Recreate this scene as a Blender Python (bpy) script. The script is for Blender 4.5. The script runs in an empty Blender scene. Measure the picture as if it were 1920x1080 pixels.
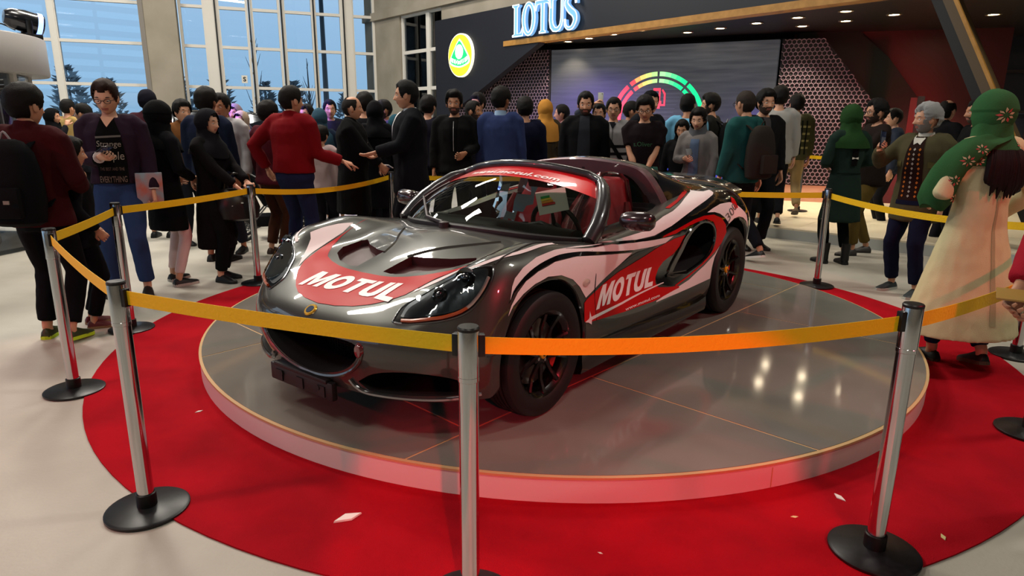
import bpy, bmesh, math, random
from mathutils import Vector, Matrix, Euler, noise
from mathutils.bvhtree import BVHTree
random.seed(7)
sc = bpy.context.scene
COL = sc.collection
PI = math.pi

# ------------------------------------------------------------------ camera, world, lights, exposure
TH, RO, CH = math.radians(14.08918), math.radians(0.52494), 1.47466
_c, _s = math.cos(RO), math.sin(RO)
_f = Vector((0, math.cos(TH), -math.sin(TH))); _u = Vector((0, math.sin(TH), math.cos(TH))); _r = Vector((1, 0, 0))
_R = _r*_c + _u*_s; _U = _u*_c - _r*_s
cam = bpy.data.objects.new('camera', bpy.data.cameras.new('camera')); COL.objects.link(cam)
cam.matrix_world = Matrix(((_R.x, _U.x, -_f.x, 0), (_R.y, _U.y, -_f.y, 0), (_R.z, _U.z, -_f.z, CH), (0, 0, 0, 1)))
cam.data.sensor_width = 36; cam.data.lens = 36*1231.98/1920; cam.data.clip_start = 0.05; cam.data.clip_end = 500
sc.camera = cam
vs = sc.view_settings
vs.view_transform = 'Standard'; vs.look = 'None'; vs.gamma = 1.0; vs.use_curve_mapping = False; vs.exposure = 0.0

def lin(c):
    return tuple((x/12.92 if x <= .04045 else ((x+.055)/1.055)**2.4) for x in c)
def hexc(h):
    return lin(tuple(int(h[i:i+2], 16)/255 for i in (0, 2, 4)))

w = bpy.data.worlds.new('dusk_sky'); sc.world = w; w.use_nodes = True
nt = w.node_tree; nt.nodes.clear()
wo = nt.nodes.new('ShaderNodeOutputWorld'); bg = nt.nodes.new('ShaderNodeBackground'); bg.inputs['Strength'].default_value = 1.5
tc = nt.nodes.new('ShaderNodeTexCoord'); sx = nt.nodes.new('ShaderNodeSeparateXYZ'); cr = nt.nodes.new('ShaderNodeValToRGB')
nt.links.new(tc.outputs['Generated'], sx.inputs[0]); nt.links.new(sx.outputs['Z'], cr.inputs[0])
nt.links.new(cr.outputs[0], bg.inputs[0]); nt.links.new(bg.outputs[0], wo.inputs[0])
e = cr.color_ramp.elements
e[0].position = 0.0; e[0].color = (*hexc('86a9c4'), 1)
e[1].position = 0.12; e[1].color = (*hexc('93b4d0'), 1)
k = e.new(0.3); k.color = (*hexc('bccfe2'), 1)

def light(name, kind, loc, target, power, col, **kw):
    l = bpy.data.lights.new(name, kind); l.energy = power; l.color = col
    for a, b in kw.items(): setattr(l, a, b)
    o = bpy.data.objects.new(name, l); COL.objects.link(o); o.location = loc
    d = Vector(target) - Vector(loc); o.rotation_euler = d.to_track_quat('-Z', 'Y').to_euler()
    return o
# hall lamps under the high roof (rectangular panels), one more added to brighten the back wall
for hx, hy, hp in ((-4.6, 6.3, 240), (-4.7, 9.0, 330), (-9.0, 12.0, 480), (-3.2, 13.2, 330), (1.0, 9.0, 150), (-5.5, .5, 170), (6.5, 4.0, 260), (.5, -2.0, 130)):
    light('hall_lamp', 'AREA', (hx, hy, 7.6), (hx, hy, 0), hp, (1.0, .93, .82), shape='RECTANGLE', size=1.5, size_y=.6)
# red stage heads behind the camera, sharp edged beams
light('red_stage_beam', 'SPOT', (0.9, -3.4, 3.0), (0.35, 1.85, 0.0), 1000, (1.0, .02, .05), spot_size=math.radians(18), spot_blend=.1, shadow_soft_size=.06)
light('red_stage_beam', 'SPOT', (-6.8, 0.2, 3.4), (-1.75, 3.2, 0.0), 420, (1.0, .03, .05), spot_size=math.radians(36), spot_blend=.2, shadow_soft_size=.06)
light('red_stage_beam', 'SPOT', (4.6, -1.5, 4.2), (2.9, 4.0, 1.35), 520, (1.0, .05, .06), spot_size=math.radians(17), spot_blend=.1, shadow_soft_size=.06)
light('red_stage_beam', 'SPOT', (-5.2, .6, 3.0), (-3.2, 5.2, 1.5), 90, (1.0, .03, .04), spot_size=math.radians(20), spot_blend=.2, shadow_soft_size=.06)
light('red_stage_beam', 'SPOT', (4.4, .3, 3.6), (.75, 3.7, .65), 330, (1.0, .06, .09), spot_size=math.radians(34), spot_blend=.35, shadow_soft_size=.1)
# violet wash over the crowd
light('violet_wash', 'SPOT', (-5.9, 7.6, 3.2), (-2.6, 10.2, 1.5), 1700, (.22, .12, 1.0), spot_size=math.radians(38), spot_blend=.5, shadow_soft_size=.1)
light('violet_wash', 'SPOT', (3.9, 11.7, 1.5), (4.15, 12.5, 1.75), 22, (.2, .12, 1.0), spot_size=math.radians(80), spot_blend=.6, shadow_soft_size=.1)
light('red_wash', 'SPOT', (6.9, 9.6, .4), (5.7, 12.2, 1.3), 190, (1.0, .04, .08), spot_size=math.radians(85), spot_blend=.6, shadow_soft_size=.1)

# ------------------------------------------------------------------ materials
MATS = {}
def mat(name, col, rough=.5, metal=0.0, coat=0.0, trans=0.0, ior=1.45, emit=None, es=1.0, alpha=1.0, bump=None, var=None, spec=None, sheen=0):
    if name in MATS: return MATS[name]
    m = bpy.data.materials.new(name); m.use_nodes = True
    n = m.node_tree.nodes; l = m.node_tree.links; b = n['Principled BSDF']
    c = hexc(col) if isinstance(col, str) else col
    b.inputs['Base Color'].default_value = (*c, 1); b.inputs['Roughness'].default_value = rough; b.inputs['Metallic'].default_value = metal
    b.inputs['Coat Weight'].default_value = coat; b.inputs['Coat Roughness'].default_value = .04
    b.inputs['Transmission Weight'].default_value = trans; b.inputs['IOR'].default_value = ior; b.inputs['Alpha'].default_value = alpha
    if spec is not None: b.inputs['Specular IOR Level'].default_value = spec
    if sheen: b.inputs['Sheen Weight'].default_value = sheen
    if emit is not None:
        b.inputs['Emission Color'].default_value = (*(hexc(emit) if isinstance(emit, str) else emit), 1); b.inputs['Emission Strength'].default_value = es
    if bump or var:
        t = n.new('ShaderNodeTexCoord'); no = n.new('ShaderNodeTexNoise'); l.new(t.outputs['Object'], no.inputs['Vector'])
        sc_, st = bump or (var[0], 0)
        no.inputs['Scale'].default_value = sc_; no.inputs['Detail'].default_value = 4
        if bump:
            bp = n.new('ShaderNodeBump'); bp.inputs['Strength'].default_value = st; bp.inputs['Distance'].default_value = .01
            l.new(no.outputs['Fac'], bp.inputs['Height']); l.new(bp.outputs['Normal'], b.inputs['Normal'])
        if var:
            n2 = n.new('ShaderNodeTexNoise'); l.new(t.outputs['Object'], n2.inputs['Vector']); n2.inputs['Scale'].default_value = var[0]; n2.inputs['Detail'].default_value = 5
            r = n.new('ShaderNodeValToRGB'); l.new(n2.outputs['Fac'], r.inputs[0])
            c2 = hexc(var[1]) if isinstance(var[1], str) else var[1]
            r.color_ramp.elements[0].position = .35; r.color_ramp.elements[0].color = (*c, 1)
            r.color_ramp.elements[1].position = .7; r.color_ramp.elements[1].color = (*c2, 1)
            l.new(r.outputs[0], b.inputs['Base Color'])
    MATS[name] = m
    return m
def cloth(col):
    return mat('fabric_' + col, col, .9, bump=(220, .25), spec=.12)

# ------------------------------------------------------------------ mesh helpers
def V(*a): return Vector(a)
class MB:
    def __init__(s): s.bm = bmesh.new()
    def face(s, pts, mi=0):
        vs_ = [s.bm.verts.new(p) for p in pts]
        f = s.bm.faces.new(vs_); f.material_index = mi; return f
    def box(s, c, d, rot=None, mi=0, bev=0):
        M = Matrix.Translation(c) @ (rot.to_4x4() if rot else Matrix.Identity(4)) @ Matrix.Diagonal((d[0], d[1], d[2], 1))
        r = bmesh.ops.create_cube(s.bm, size=1, matrix=M)
        fs = set(f for v in r['verts'] for f in v.link_faces)
        for f in fs: f.material_index = mi
        if bev:
            es = list(set(e_ for v in r['verts'] for e_ in v.link_edges))
            r2 = bmesh.ops.bevel(s.bm, geom=es, offset=bev, segments=2, affect='EDGES', profile=.6)
            for f in r2['faces']: f.material_index = mi
        return s
    def rings(s, rings, cap=True, mi=0, closed=False):
        vr = [[s.bm.verts.new(p) for p in r] for r in rings]
        n = len(vr[0]); m = len(vr)
        for i in range(m if closed else m-1):
            a, b = vr[i], vr[(i+1) % m]
            for j in range(n):
                try: f = s.bm.faces.new((a[j], a[(j+1) % n], b[(j+1) % n], b[j])); f.material_index = mi
                except ValueError: pass
        if cap and not closed:
            for q in (list(reversed(vr[0])), vr[-1]):
                f = s.bm.faces.new(q); f.material_index = mi
        return vr
    def tube(s, pts, r, n=8, cap=True, mi=0, ref=None, closed=False):
        pts = [Vector(p) for p in pts]; N = len(pts); R = []
        up = Vector(ref) if ref else None
        for i, p in enumerate(pts):
            if closed: t = pts[(i+1) % N] - pts[i-1]
            else: t = (pts[min(i+1, N-1)] - pts[max(i-1, 0)])
            t.normalize()
            if up is None: up = Vector((0, 0, 1)) if abs(t.z) < .9 else Vector((1, 0, 0))
            a = up - t*up.dot(t)
            if a.length < 1e-6: a = t.orthogonal()
            a.normalize(); b = t.cross(a)
            if not ref: up = a
            rr = r[i] if isinstance(r, (list, tuple)) and len(r) == N and not (isinstance(r, tuple) and N != len(r)) else r
            ra, rb = rr if isinstance(rr, (tuple, list)) else (rr, rr)
            R.append([p + a*ra*math.cos(2*PI*j/n) + b*rb*math.sin(2*PI*j/n) for j in range(n)])
        s.rings(R, cap, mi, closed); return s
    def lathe(s, prof, n=24, M=None, mi=0, cap=True, closed=False):
        M = M or Matrix.Identity(4)
        R = [[M @ Vector((r*math.cos(2*PI*j/n), r*math.sin(2*PI*j/n), z)) for j in range(n)] for r, z in prof]
        s.rings(R, cap, mi, closed); return s
    def prism(s, outline, f0, f1, mi=0):
        a = [s.bm.verts.new(f0(p)) for p in outline]; b = [s.bm.verts.new(f1(p)) for p in outline]
        n = len(outline)
        for j in range(n):
            f = s.bm.faces.new((a[j], a[(j+1) % n], b[(j+1) % n], b[j])); f.material_index = mi
        f = s.bm.faces.new(list(reversed(a))); f.material_index = mi
        f = s.bm.faces.new(b); f.material_index = mi
        return s
    def grid(s, P, mi=0):
        vr = [[s.bm.verts.new(p) for p in r] for r in P]
        for i in range(len(vr)-1):
            for j in range(len(vr[0])-1):
                f = s.bm.faces.new((vr[i][j], vr[i][j+1], vr[i+1][j+1], vr[i+1][j])); f.material_index = mi
        return s
    def mesh(s, name, mats, ang=40, recalc=True):
        if recalc: bmesh.ops.recalc_face_normals(s.bm, faces=s.bm.faces[:])
        me = bpy.data.meshes.new(name); s.bm.to_mesh(me); s.bm.free()
        for m in (mats if isinstance(mats, (list, tuple)) else [mats]): me.materials.append(m)
        if ang:
            me.shade_smooth(); me.set_sharp_from_angle(angle=math.radians(ang))
        return me
    def build(s, name, mats, parent=None, ang=40, recalc=True, loc=None, rot=None):
        return link(name, s.mesh(name, mats, ang, recalc), parent, loc, rot)
def link(name, me, parent=None, loc=None, rot=None):
    o = bpy.data.objects.new(name, me); COL.objects.link(o)
    if parent: o.parent = parent
    if loc is not None: o.location = loc
    if rot is not None: o.rotation_euler = rot
    return o
def tag(o, label=None, cat=None, group=None, kind=None):
    if label: o['label'] = label
    if cat: o['category'] = cat
    if group: o['group'] = group
    if kind: o['kind'] = kind
    return o
def empty(name, loc=(0, 0, 0), rz=0, **kw):
    o = bpy.data.objects.new(name, None); COL.objects.link(o); o.location = loc; o.rotation_euler = (0, 0, rz); o.empty_display_size = .1
    return tag(o, **kw) if kw else o
def struct(o): o['kind'] = 'structure'; return o
def crv(pts, n, closed=False):
    """Catmull-Rom through pts, n samples per span"""
    P = [Vector(p) for p in pts]; N = len(P); out = []
    for i in range(N if closed else N-1):
        p0 = P[(i-1) % N] if closed or i > 0 else P[0]*2-P[1]
        p1, p2 = P[i], P[(i+1) % N]
        p3 = P[(i+2) % N] if closed or i+2 < N else p2*2-p1
        for k_ in range(n):
            t = k_/n
            out.append(.5*((2*p1)+(p2-p0)*t+(2*p0-5*p1+4*p2-p3)*t*t+(3*p1-p0-3*p2+p3)*t**3))
    if not closed: out.append(P[-1].copy())
    return out
def flat2d(outlines, step, bound=None):
    """2-D outlines (first = outer, rest = holes) -> triangulated mesh cut on a grid: (verts, faces)"""
    bm = bmesh.new(); ed = []
    for ol in outlines:
        vv = [bm.verts.new((p[0], p[1], 0)) for p in ol]
        for i in range(len(vv)): ed.append(bm.edges.new((vv[i], vv[(i+1) % len(vv)])))
    bmesh.ops.triangle_fill(bm, use_beauty=True, use_dissolve=False, edges=ed)
    return cut_grid(bm, step)
def cut_grid(bm, step):
    if step and bm.verts:
        for ax in (0, 1):
            lo = min(v.co[ax] for v in bm.verts); hi = max(v.co[ax] for v in bm.verts)
            x = math.ceil(lo/step)*step
            while x < hi:
                co = [0, 0, 0]; no = [0, 0, 0]; co[ax] = x + 1e-5; no[ax] = 1
                bmesh.ops.bisect_plane(bm, geom=bm.verts[:]+bm.edges[:]+bm.faces[:], plane_co=co, plane_no=no, dist=1e-6)
                x += step
    bm.verts.ensure_lookup_table()
    r = ([v.co.copy() for v in bm.verts], [[v.index for v in f.verts] for f in bm.faces])
    bm.verts.index_update(); r = ([v.co.copy() for v in bm.verts], [[v.index for v in f.verts] for f in bm.faces])
    bm.free(); return r
def text2d(s, size, shear=0, bold=0, space=1.0, step=None, align='LEFT'):
    cu = bpy.data.curves.new('t', 'FONT'); cu.body = s; cu.size = size; cu.shear = shear; cu.offset = bold; cu.space_character = space; cu.align_x = align
    cu.resolution_u = 4
    o = bpy.data.objects.new('t', cu); COL.objects.link(o)
    bpy.context.view_layer.update()
    me = bpy.data.meshes.new_from_object(o)
    bpy.data.objects.remove(o); bpy.data.curves.remove(cu)
    bm = bmesh.new(); bm.from_mesh(me); bpy.data.meshes.remove(me)
    return cut_grid(bm, step)
def project(name, vf, bvh, fo, fd, off, m, parent, maxd=5, ang=60, rev=False):
    """drop a flat mesh (verts, faces) onto a surface: fo(p)=ray origin, fd=direction (Vector or fn), lifted by off along the hit normal"""
    verts, faces = vf; pos = []
    for p in verts:
        d = fd(p) if callable(fd) else fd
        h = bvh.ray_cast(fo(p), d, maxd)
        if h[0] is None: pos.append(None); continue
        nn = h[1]
        if nn.dot(d) > 0: nn = -nn
        pos.append(h[0] + nn*off)
    used = {}; vs_ = []; fs = []
    for f in faces:
        if any(pos[i] is None for i in f): continue
        q = []
        for i in f:
            if i not in used: used[i] = len(vs_); vs_.append(pos[i])
            q.append(used[i])
        fs.append(q)
    me = bpy.data.meshes.new(name); me.from_pydata([tuple(v) for v in vs_], [], fs); me.materials.append(m)
    me.shade_smooth()
    return link(name, me, parent)
# ------------------------------------------------------------------ floor, hall shell
CX, CY, PR, HP = 0.306, 4.732, 2.40, 0.125          # show platform
M_floor = mat('trampled_grey_carpet', 'b5b0a4', .55, var=(1.3, 'a09a8e'), bump=(60, .15))
M_red = mat('red_carpet', 'ae0c1c', .95, var=(3.0, '960a18'), bump=(260, .5), spec=.1)
M_conc = mat('concrete', '989082', .8, var=(1.6, '878071'), bump=(8, .15))
M_frame = mat('white_window_frame', 'd2cec6', .45)
M_dark = mat('black_gap', '0b0b0c', .6)
M_navy = mat('navy_stand_panel', '12131c', .45)
M_black = mat('matte_black', '08080a', .55)
M_tan = mat('oak_edge', 'b5843f', .5, var=(9, 'a0722f'))
M_soffit = mat('soffit_dark', '15100d', .45)
def glass_mat(name, tint='ffffff', refl=.10):
    m = bpy.data.materials.new(name); m.use_nodes = True; n = m.node_tree.nodes; l = m.node_tree.links
    n.remove(n['Principled BSDF']); o = n['Material Output']
    t = n.new('ShaderNodeBsdfTransparent'); t.inputs[0].default_value = (*hexc(tint), 1)
    g = n.new('ShaderNodeBsdfGlossy'); g.inputs['Roughness'].default_value = .01
    fr = n.new('ShaderNodeFresnel'); fr.inputs[0].default_value = 1.5
    mx = n.new('ShaderNodeMixShader'); ad = n.new('ShaderNodeMath'); ad.operation = 'ADD'; ad.inputs[1].default_value = refl-.04; ad.use_clamp = True
    l.new(fr.outputs[0], ad.inputs[0]); l.new(ad.outputs[0], mx.inputs[0]); l.new(t.outputs[0], mx.inputs[1]); l.new(g.outputs[0], mx.inputs[2]); l.new(mx.outputs[0], o.inputs[0])
    return m
M_glass = glass_mat('window_glass', 'f2f7fb', .08)

m = MB(); m.box((0, 9, -.05), (46, 50, .1)); struct(m.build('floor', M_floor, ang=0))
m = MB(); N = 128
m.lathe([(2.985, 0.001), (2.985, .007), (0.0005, .007)], N, Matrix.Translation((CX, CY, 0)), cap=False)
tag(m.build('round_carpet', M_red), 'round bright red carpet under the car platform', 'carpet')
m = MB(); m.box((0, 9, 9.05), (46, 50, .1)); struct(m.build('ceiling', mat('ceiling_grey', '5a5752', .8)))
m = MB(); m.box((17, 5, 4.5), (.2, 40, 9)); struct(m.build('wall_right', mat('hall_wall', '4a4642', .8)))

def planebox(mb, P, d, t0, t1, z0, z1, th, off=0, mi=0):
    """box standing on the vertical plane through P along d, from t0..t1, z0..z1; th thick, pushed off along the normal"""
    d = Vector((d[0], d[1], 0)).normalized(); n = Vector((d.y, -d.x, 0))     # n points to the camera side
    c = Vector((P[0], P[1], 0)) + d*((t0+t1)/2) + n*off
    mb.box((c.x, c.y, (z0+z1)/2), (t1-t0, th, z1-z0), Matrix.Rotation(math.atan2(d.y, d.x), 3, 'Z'), mi)

# window wall (left back) : P0 + t*d
WP, WD = (-8.52, 17.16), (.9316, .3634)
ZT = [0.05, 2.297, 3.27, 4.2, 5.15, 6.1, 7.05, 8.0, 8.9]
def window_bay(n, spans, zs=ZT, post=()):
    root = struct(empty('window_%d' % n, (WP[0], WP[1], 0)))
    fr = MB()
    t0, t1 = spans[0][0], spans[-1][1]
    for a, b in post: planebox(fr, (0, 0), WD, a, b, 0, 9, .16)
    for a, b in spans:
        for tt in (a, b): planebox(fr, (0, 0), WD, tt-.032, tt+.032, 0, 9, .12)
        for z in zs: planebox(fr, (0, 0), WD, a+.03, b-.03, z-.035, z+.035, .10)
    fr.build('window_frame', M_frame, root, ang=0)
    for a, b in spans:
        for i in range(len(zs)-1):
            p = MB(); planebox(p, (0, 0), WD, a+.03, b-.03, zs[i]+.035, zs[i+1]-.035, .012); p.build('pane', M_glass, root, ang=0)
    return root
T = lambda x: 1.2*(x+7.1)/.9316
window_bay(1, [(T(-12.2), T(-10.5)), (T(-10.46), T(-8.98)), (T(-8.90), T(-7.50))], ZT, [(T(-8.99), T(-8.89))])
window_bay(2, [(T(-6.85), T(-6.43)), (T(-6.18), T(-5.66))], ZT, [(T(-6.43), T(-6.18))])
window_bay(3, [(T(-5.57), T(-5.06)), (T(-4.97), T(-4.42))], ZT)
window_bay(4, [(T(-4.37), T(-3.85)), (T(-3.62), T(-3.19))], ZT, [(T(-3.85), T(-3.62))])
m = MB()      # dark gaps and hinge rods between the folding leaves
for x in (-6.23, -5.615, -5.015, -4.395, -3.80): planebox(m, WP, WD, T(x)-.018, T(x)+.018, 0, 9, .1, .07)
struct(m.build('trim_1', M_dark, ang=0))
m = MB(); planebox(m, WP, WD, T(-7.47), T(-6.90), 0, 9, .5, .12); struct(m.build('wall_column', M_conc, ang=0))
m = MB(); planebox(m, WP, WD, T(-7.52), T(-7.44), 0, 9, .5, .14); struct(m.build('trim_2', mat('grey_column_edge', '77726b', .7), ang=0))
# concrete wall running back to front behind the stand, with a window near its start
KP, KD = (-3.82, 19.0), (.64, -.77)
m = MB()
planebox(m, KP, KD, -.5, 1.37, 0, 9, .4, -.2); planebox(m, KP, KD, 1.37, 3.3, 4.1, 9, .4, -.2); planebox(m, KP, KD, 3.3, 3.9, 0, 9, .4, -.2); planebox(m, KP, KD, 3.9, 15, 3.75, 9, .4, -.2)
planebox(m, KP, KD, -.5, 15, 4.1, 4.3, .1, .03)
struct(m.build('wall_back', M_conc, ang=0))
root = struct(empty('window_5', (KP[0], KP[1], 0))); fr = MB()
zz = [.05, 1.35, 2.3, 3.2, 4.08]
for a, b in ((1.42, 2.58), (2.66, 3.28)):
    for tt in (a, b): planebox(fr, (0, 0), KD, tt-.04, tt+.04, 0, 4.1, .1, -.1)
    for z in zz: planebox(fr, (0, 0), KD, a+.04, b-.04, z-.04, z+.04, .08, -.1)
fr.build('window_frame', M_frame, root, ang=0)
for a, b in ((1.42, 2.58), (2.66, 3.28)):
    for i in range(4):
        p = MB(); planebox(p, (0, 0), KD, a+.04, b-.04, zz[i]+.04, zz[i+1]-.04, .012, -.1); p.build('pane', M_glass, root, ang=0)
m = MB(); planebox(m, KP, KD, 1.2, 3.6, 0, 4.2, .05, -1.6); struct(m.build('wall_recess', mat('recess_grey', '6b655e', .8), ang=0))
# glazed wall behind and left of the camera (its sky stripes mirror in the windscreen and bonnet)
GP, GD = (-9.5, -6.5), (1, 0)
root = struct(empty('window_6', (GP[0], GP[1], 0))); fr = MB()
GZ = [2.2+.62*i for i in range(11)]
for i in range(8): fr.box((i*2.2, 0, 4.5), (.16, .14, 9))
for z in GZ: fr.box((7.7, 0, z), (15.4, .12, .3))
fr.build('window_frame', mat('bronze_louvre', '3c3833', .5), root, ang=0)
for i in range(7):
    p = MB(); p.box((i*2.2+1.1, .02, 5.4), (2.04, .012, 6.4)); p.build('pane', M_glass, root, ang=0)
m = MB(); m.box((-1.5, -6.6, 1.0), (46, .2, 2.0)); struct(m.build('wall_front', M_conc, ang=0))
m = MB(); m.box((10.5, -6.6, 5.5), (22, .2, 7)); struct(m.build('wall_front', M_conc, ang=0))

# ------------------------------------------------------------------ exhibition stand
FP, FD = (-.17, 14.2), (.64, -.77)
fd = Vector((*FD, 0)).normalized(); fn = Vector((fd.y, -fd.x, 0))
FL = math.hypot(*FD)
def F(t, z, off=0): return Vector((FP[0], FP[1], 0)) + Vector((*FD, 0))*t + fn*off + Vector((0, 0, z))
stand = empty('exhibition_stand', F(0, 0), label='dark navy exhibition stand with slanted portal and lit ceiling', cat='stand')
SO = F(0, 0)
def S(v): return v - SO
m = MB()
pl = [(-2.6, 0), (-2.6, 3.74), (10.5, 3.74), (10.5, 3.09), (1.05, 3.09), (1.0, 2.97), (-1.9, 1.72), (-2.0, 0)]
m.prism(pl, lambda p: S(F(p[0], p[1], 0)), lambda p: S(F(p[0], p[1], -.16)))
m.build('front_wall', M_navy, stand, ang=0)
m = MB(); m.prism([(-.05, 2.99), (-.05, 3.09), (10.5, 3.09), (10.5, 2.99)], lambda p: S(F(p[0], p[1], .03)), lambda p: S(F(p[0], p[1], -.2)))
m.build('oak_edge_strip', M_tan, stand, ang=0)
A0 = [F(1.0, 0, -.16), F(10.5, 0, -.16), Vector((12.5, 13.4, 0)), Vector((5.3, 13.4, 0)), Vector((.7, 14.6, 0))]
m = MB(); m.prism(A0, lambda p: S(p + V(0, 0, 3.05)), lambda p: S(p + V(0, 0, 3.2)))
m.build('soffit', M_soffit, stand, ang=0)
# LED wall
L0, L1 = Vector((.77, 14.25, 0)), Vector((4.62, 12.15, 0)); ld = (L1-L0).normalized(); ln = Vector((ld.y, -ld.x, 0))
def LW(x, z, off=0): return L0 + ld*x + ln*off + V(0, 0, z)
LWID = (L1-L0).length
M_led = bpy.data.materials.new('led_screen'); M_led.use_nodes = True
n_, l_ = M_led.node_tree.nodes, M_led.node_tree.links; b_ = n_['Principled BSDF']
b_.inputs['Base Color'].default_value = (.02, .02, .022, 1); b_.inputs['Roughness'].default_value = .35
t_ = n_.new('ShaderNodeTexCoord'); mp_ = n_.new('ShaderNodeMapping'); mp_.inputs['Scale'].default_value = (.5, .5, 9)
no_ = n_.new('ShaderNodeTexNoise'); no_.inputs['Scale'].default_value = 2; r_ = n_.new('ShaderNodeValToRGB')
l_.new(t_.outputs['Object'], mp_.inputs[0]); l_.new(mp_.outputs[0], no_.inputs['Vector']); l_.new(no_.outputs['Fac'], r_.inputs[0])
r_.color_ramp.elements[0].position = .3; r_.color_ramp.elements[0].color = (*hexc('2f3034'), 1); r_.color_ramp.elements[1].position = .75; r_.color_ramp.elements[1].color = (*hexc('4a4a4c'), 1)
l_.new(r_.outputs[0], b_.inputs['Emission Color']); b_.inputs['Emission Strength'].default_value = .85
scr = empty('led_wall', L0, label='wide grey LED video wall showing a coloured fuel gauge', cat='screen')
m = MB(); m.prism([(0, .12), (LWID, .12), (LWID, 2.93), (0, 2.93)], lambda p: LW(p[0], p[1])-L0, lambda p: LW(p[0], p[1], -.12)-L0)
m.build('screen_panel', M_led, scr, ang=0)
def emi(h, s=1.6): return mat('lit_'+h, h, .5, emit=h, es=s)
GX, GZc, GR = 2.27, 1.53, .92
def arc(a0, a1, r0, r1, cols):
    n = len(cols)
    for i, h in enumerate(cols):
        b0, b1 = a0+(a1-a0)*i/n, a0+(a1-a0)*(i+1)/n; m = MB(); K = 5
        ol = [(GX+r1*math.cos(b0+(b1-b0)*k/K), GZc+r1*math.sin(b0+(b1-b0)*k/K)) for k in range(K+1)] + [(GX+r0*math.cos(b1+(b0-b1)*k/K), GZc+r0*math.sin(b1+(b0-b1)*k/K)) for k in range(K+1)]
        m.prism(ol, lambda p: LW(p[0], p[1], .012)-L0, lambda p: LW(p[0], p[1], .002)-L0)
        m.build('gauge_segment', emi(h, .95), scr, ang=0)
D = math.radians
for r0, r1 in ((.84, .92), (.72, .79)):
    arc(D(88.5), D(52), r0, r1, ['a8f5a8', '8af0a0', '5cee98', '30ea94', '12e890'])
    arc(D(49), D(2), r0, r1, ['12e890', '12e890', '12e890', '12e890'])
    arc(D(91.5), D(128), r0, r1, ['b4ee90', 'cdeb80', 'e6d070', 'f0a85c', 'f04a50'])
    arc(D(132), D(178), r0, r1, ['f03a50', 'f03a50', 'f03a50', 'f03a50'])
def led_poly(pts, h, name):
    m = MB(); m.prism(pts, lambda p: LW(GX+p[0], GZc+p[1], .012)-L0, lambda p: LW(GX+p[0], GZc+p[1], .002)-L0); m.build(name, emi(h, .95), scr, ang=0)
for ol in ([(-.08, .62), (.06, .62), (.06, .57), (-.08, .57)], [(-.08, .57), (-.05, .57), (-.05, .46), (-.08, .46)], [(.03, .57), (.06, .57), (.06, .46), (.03, .46)],
           [(-.08, .46), (.06, .46), (.06, .24), (-.0, .24), (0, .42), (-.08, .43)], [(.10, .60), (.16, .52), (.16, .50), (.13, .50), (.085, .575)], [(.13, .50), (.16, .50), (.16, .32), (.13, .32)], [(.085, .32), (.16, .32), (.16, .29), (.085, .29)], [(.06, .38), (.085, .38), (.085, .29), (.06, .29)]):
    led_poly(ol, 'f03a50', 'fuel_pump_sign')
m = MB()
for k in range(9): m.box(LW(GX+.0, GZc+.66-.07*k, .004)-L0, (1.0-.05*k, .004, .012), Matrix.Rotation(math.atan2(ld.y, ld.x), 3, 'Z'))
o = m.build('scan_line', emi('45454c', .7), scr, ang=0); o['kind'] = 'stuff'
m = MB(); m.prism([(.4, 14.9), (5.0, 12.95), (8.2, 12.0), (8.2, 12.3), (5.1, 13.2), (.5, 15.2)], lambda p: S(V(p[0], p[1], 0)), lambda p: S(V(p[0], p[1], 3.2))); m.build('stand_back', M_black, stand, ang=0)
# hexagon lattice side panels
def hexpanel(name, O, ux, uz, poly, pitch, m_face, m_lat):
    """flat panel + raised hexagon lattice clipped to poly (2-D)"""
    nrm = ux.cross(uz).normalized()
    if nrm.y > 0: nrm = -nrm
    def P(p, off): return S(O + ux*p[0] + uz*p[1] + nrm*off)
    m = MB(); m.prism(poly, lambda p: P(p, 0), lambda p: P(p, -.06)); root = m.build(name, m_face, stand, ang=0)
    def inside(x, y):
        c = False; n = len(poly)
        for i in range(n):
            x1, y1 = poly[i]; x2, y2 = poly[(i+1) % n]
            if (y1 > y) != (y2 > y) and x < (x2-x1)*(y-y1)/(y2-y1)+x1: c = not c
        return c
    m = MB(); r = pitch/math.sqrt(3); xs = [p[0] for p in poly]; ys = [p[1] for p in poly]
    y = min(ys); row = 0; w = pitch*.075
    while y < max(ys):
        x = min(xs) + (pitch/2 if row % 2 else 0)
        while x < max(xs):
            for a in (30, 90, 150):
                a1, a2 = D(a), D(a+60)
                p1 = Vector((x+r*math.cos(a1), y+r*math.sin(a1))); p2 = Vector((x+r*math.cos(a2), y+r*math.sin(a2)))
                if inside(*p1) and inside(*p2):
                    q = (p2-p1).normalized(); n2 = Vector((-q.y, q.x))*w
                    a_, b_, c_, d_ = P(p1-n2, .03), P(p2-n2, .03), P(p2+n2, .03), P(p1+n2, .03)
                    e_, g_ = P(p1-n2, 0), P(p2-n2, 0); h_, i_ = P(p1+n2, 0), P(p2+n2, 0)
                    m.face([a_, b_, c_, d_]); m.face([e_, g_, b_, a_]); m.face([d_, c_, i_, h_])
            x += pitch
        y += pitch*math.sqrt(3)/2; row += 1
    o = m.build('hexagon_lattice', m_lat, root, ang=0, recalc=False); o['kind'] = 'stuff'
    return root
M_lat = mat('lattice_grey', '86707c', .4, metal=.2); M_hexback = mat('hex_back', '1a1418', .6)
pR = Vector((4.66, 12.12, 0)); uR = Vector((.98, -.4, 0)).normalized()
hexpanel('hexagon_panel', pR, uR, V(0, 0, 1), [(0, .44), (0, 2.93), (.66, 2.93), (1.50, 1.92), (1.32, .44)], .076, M_hexback, M_lat)
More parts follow.
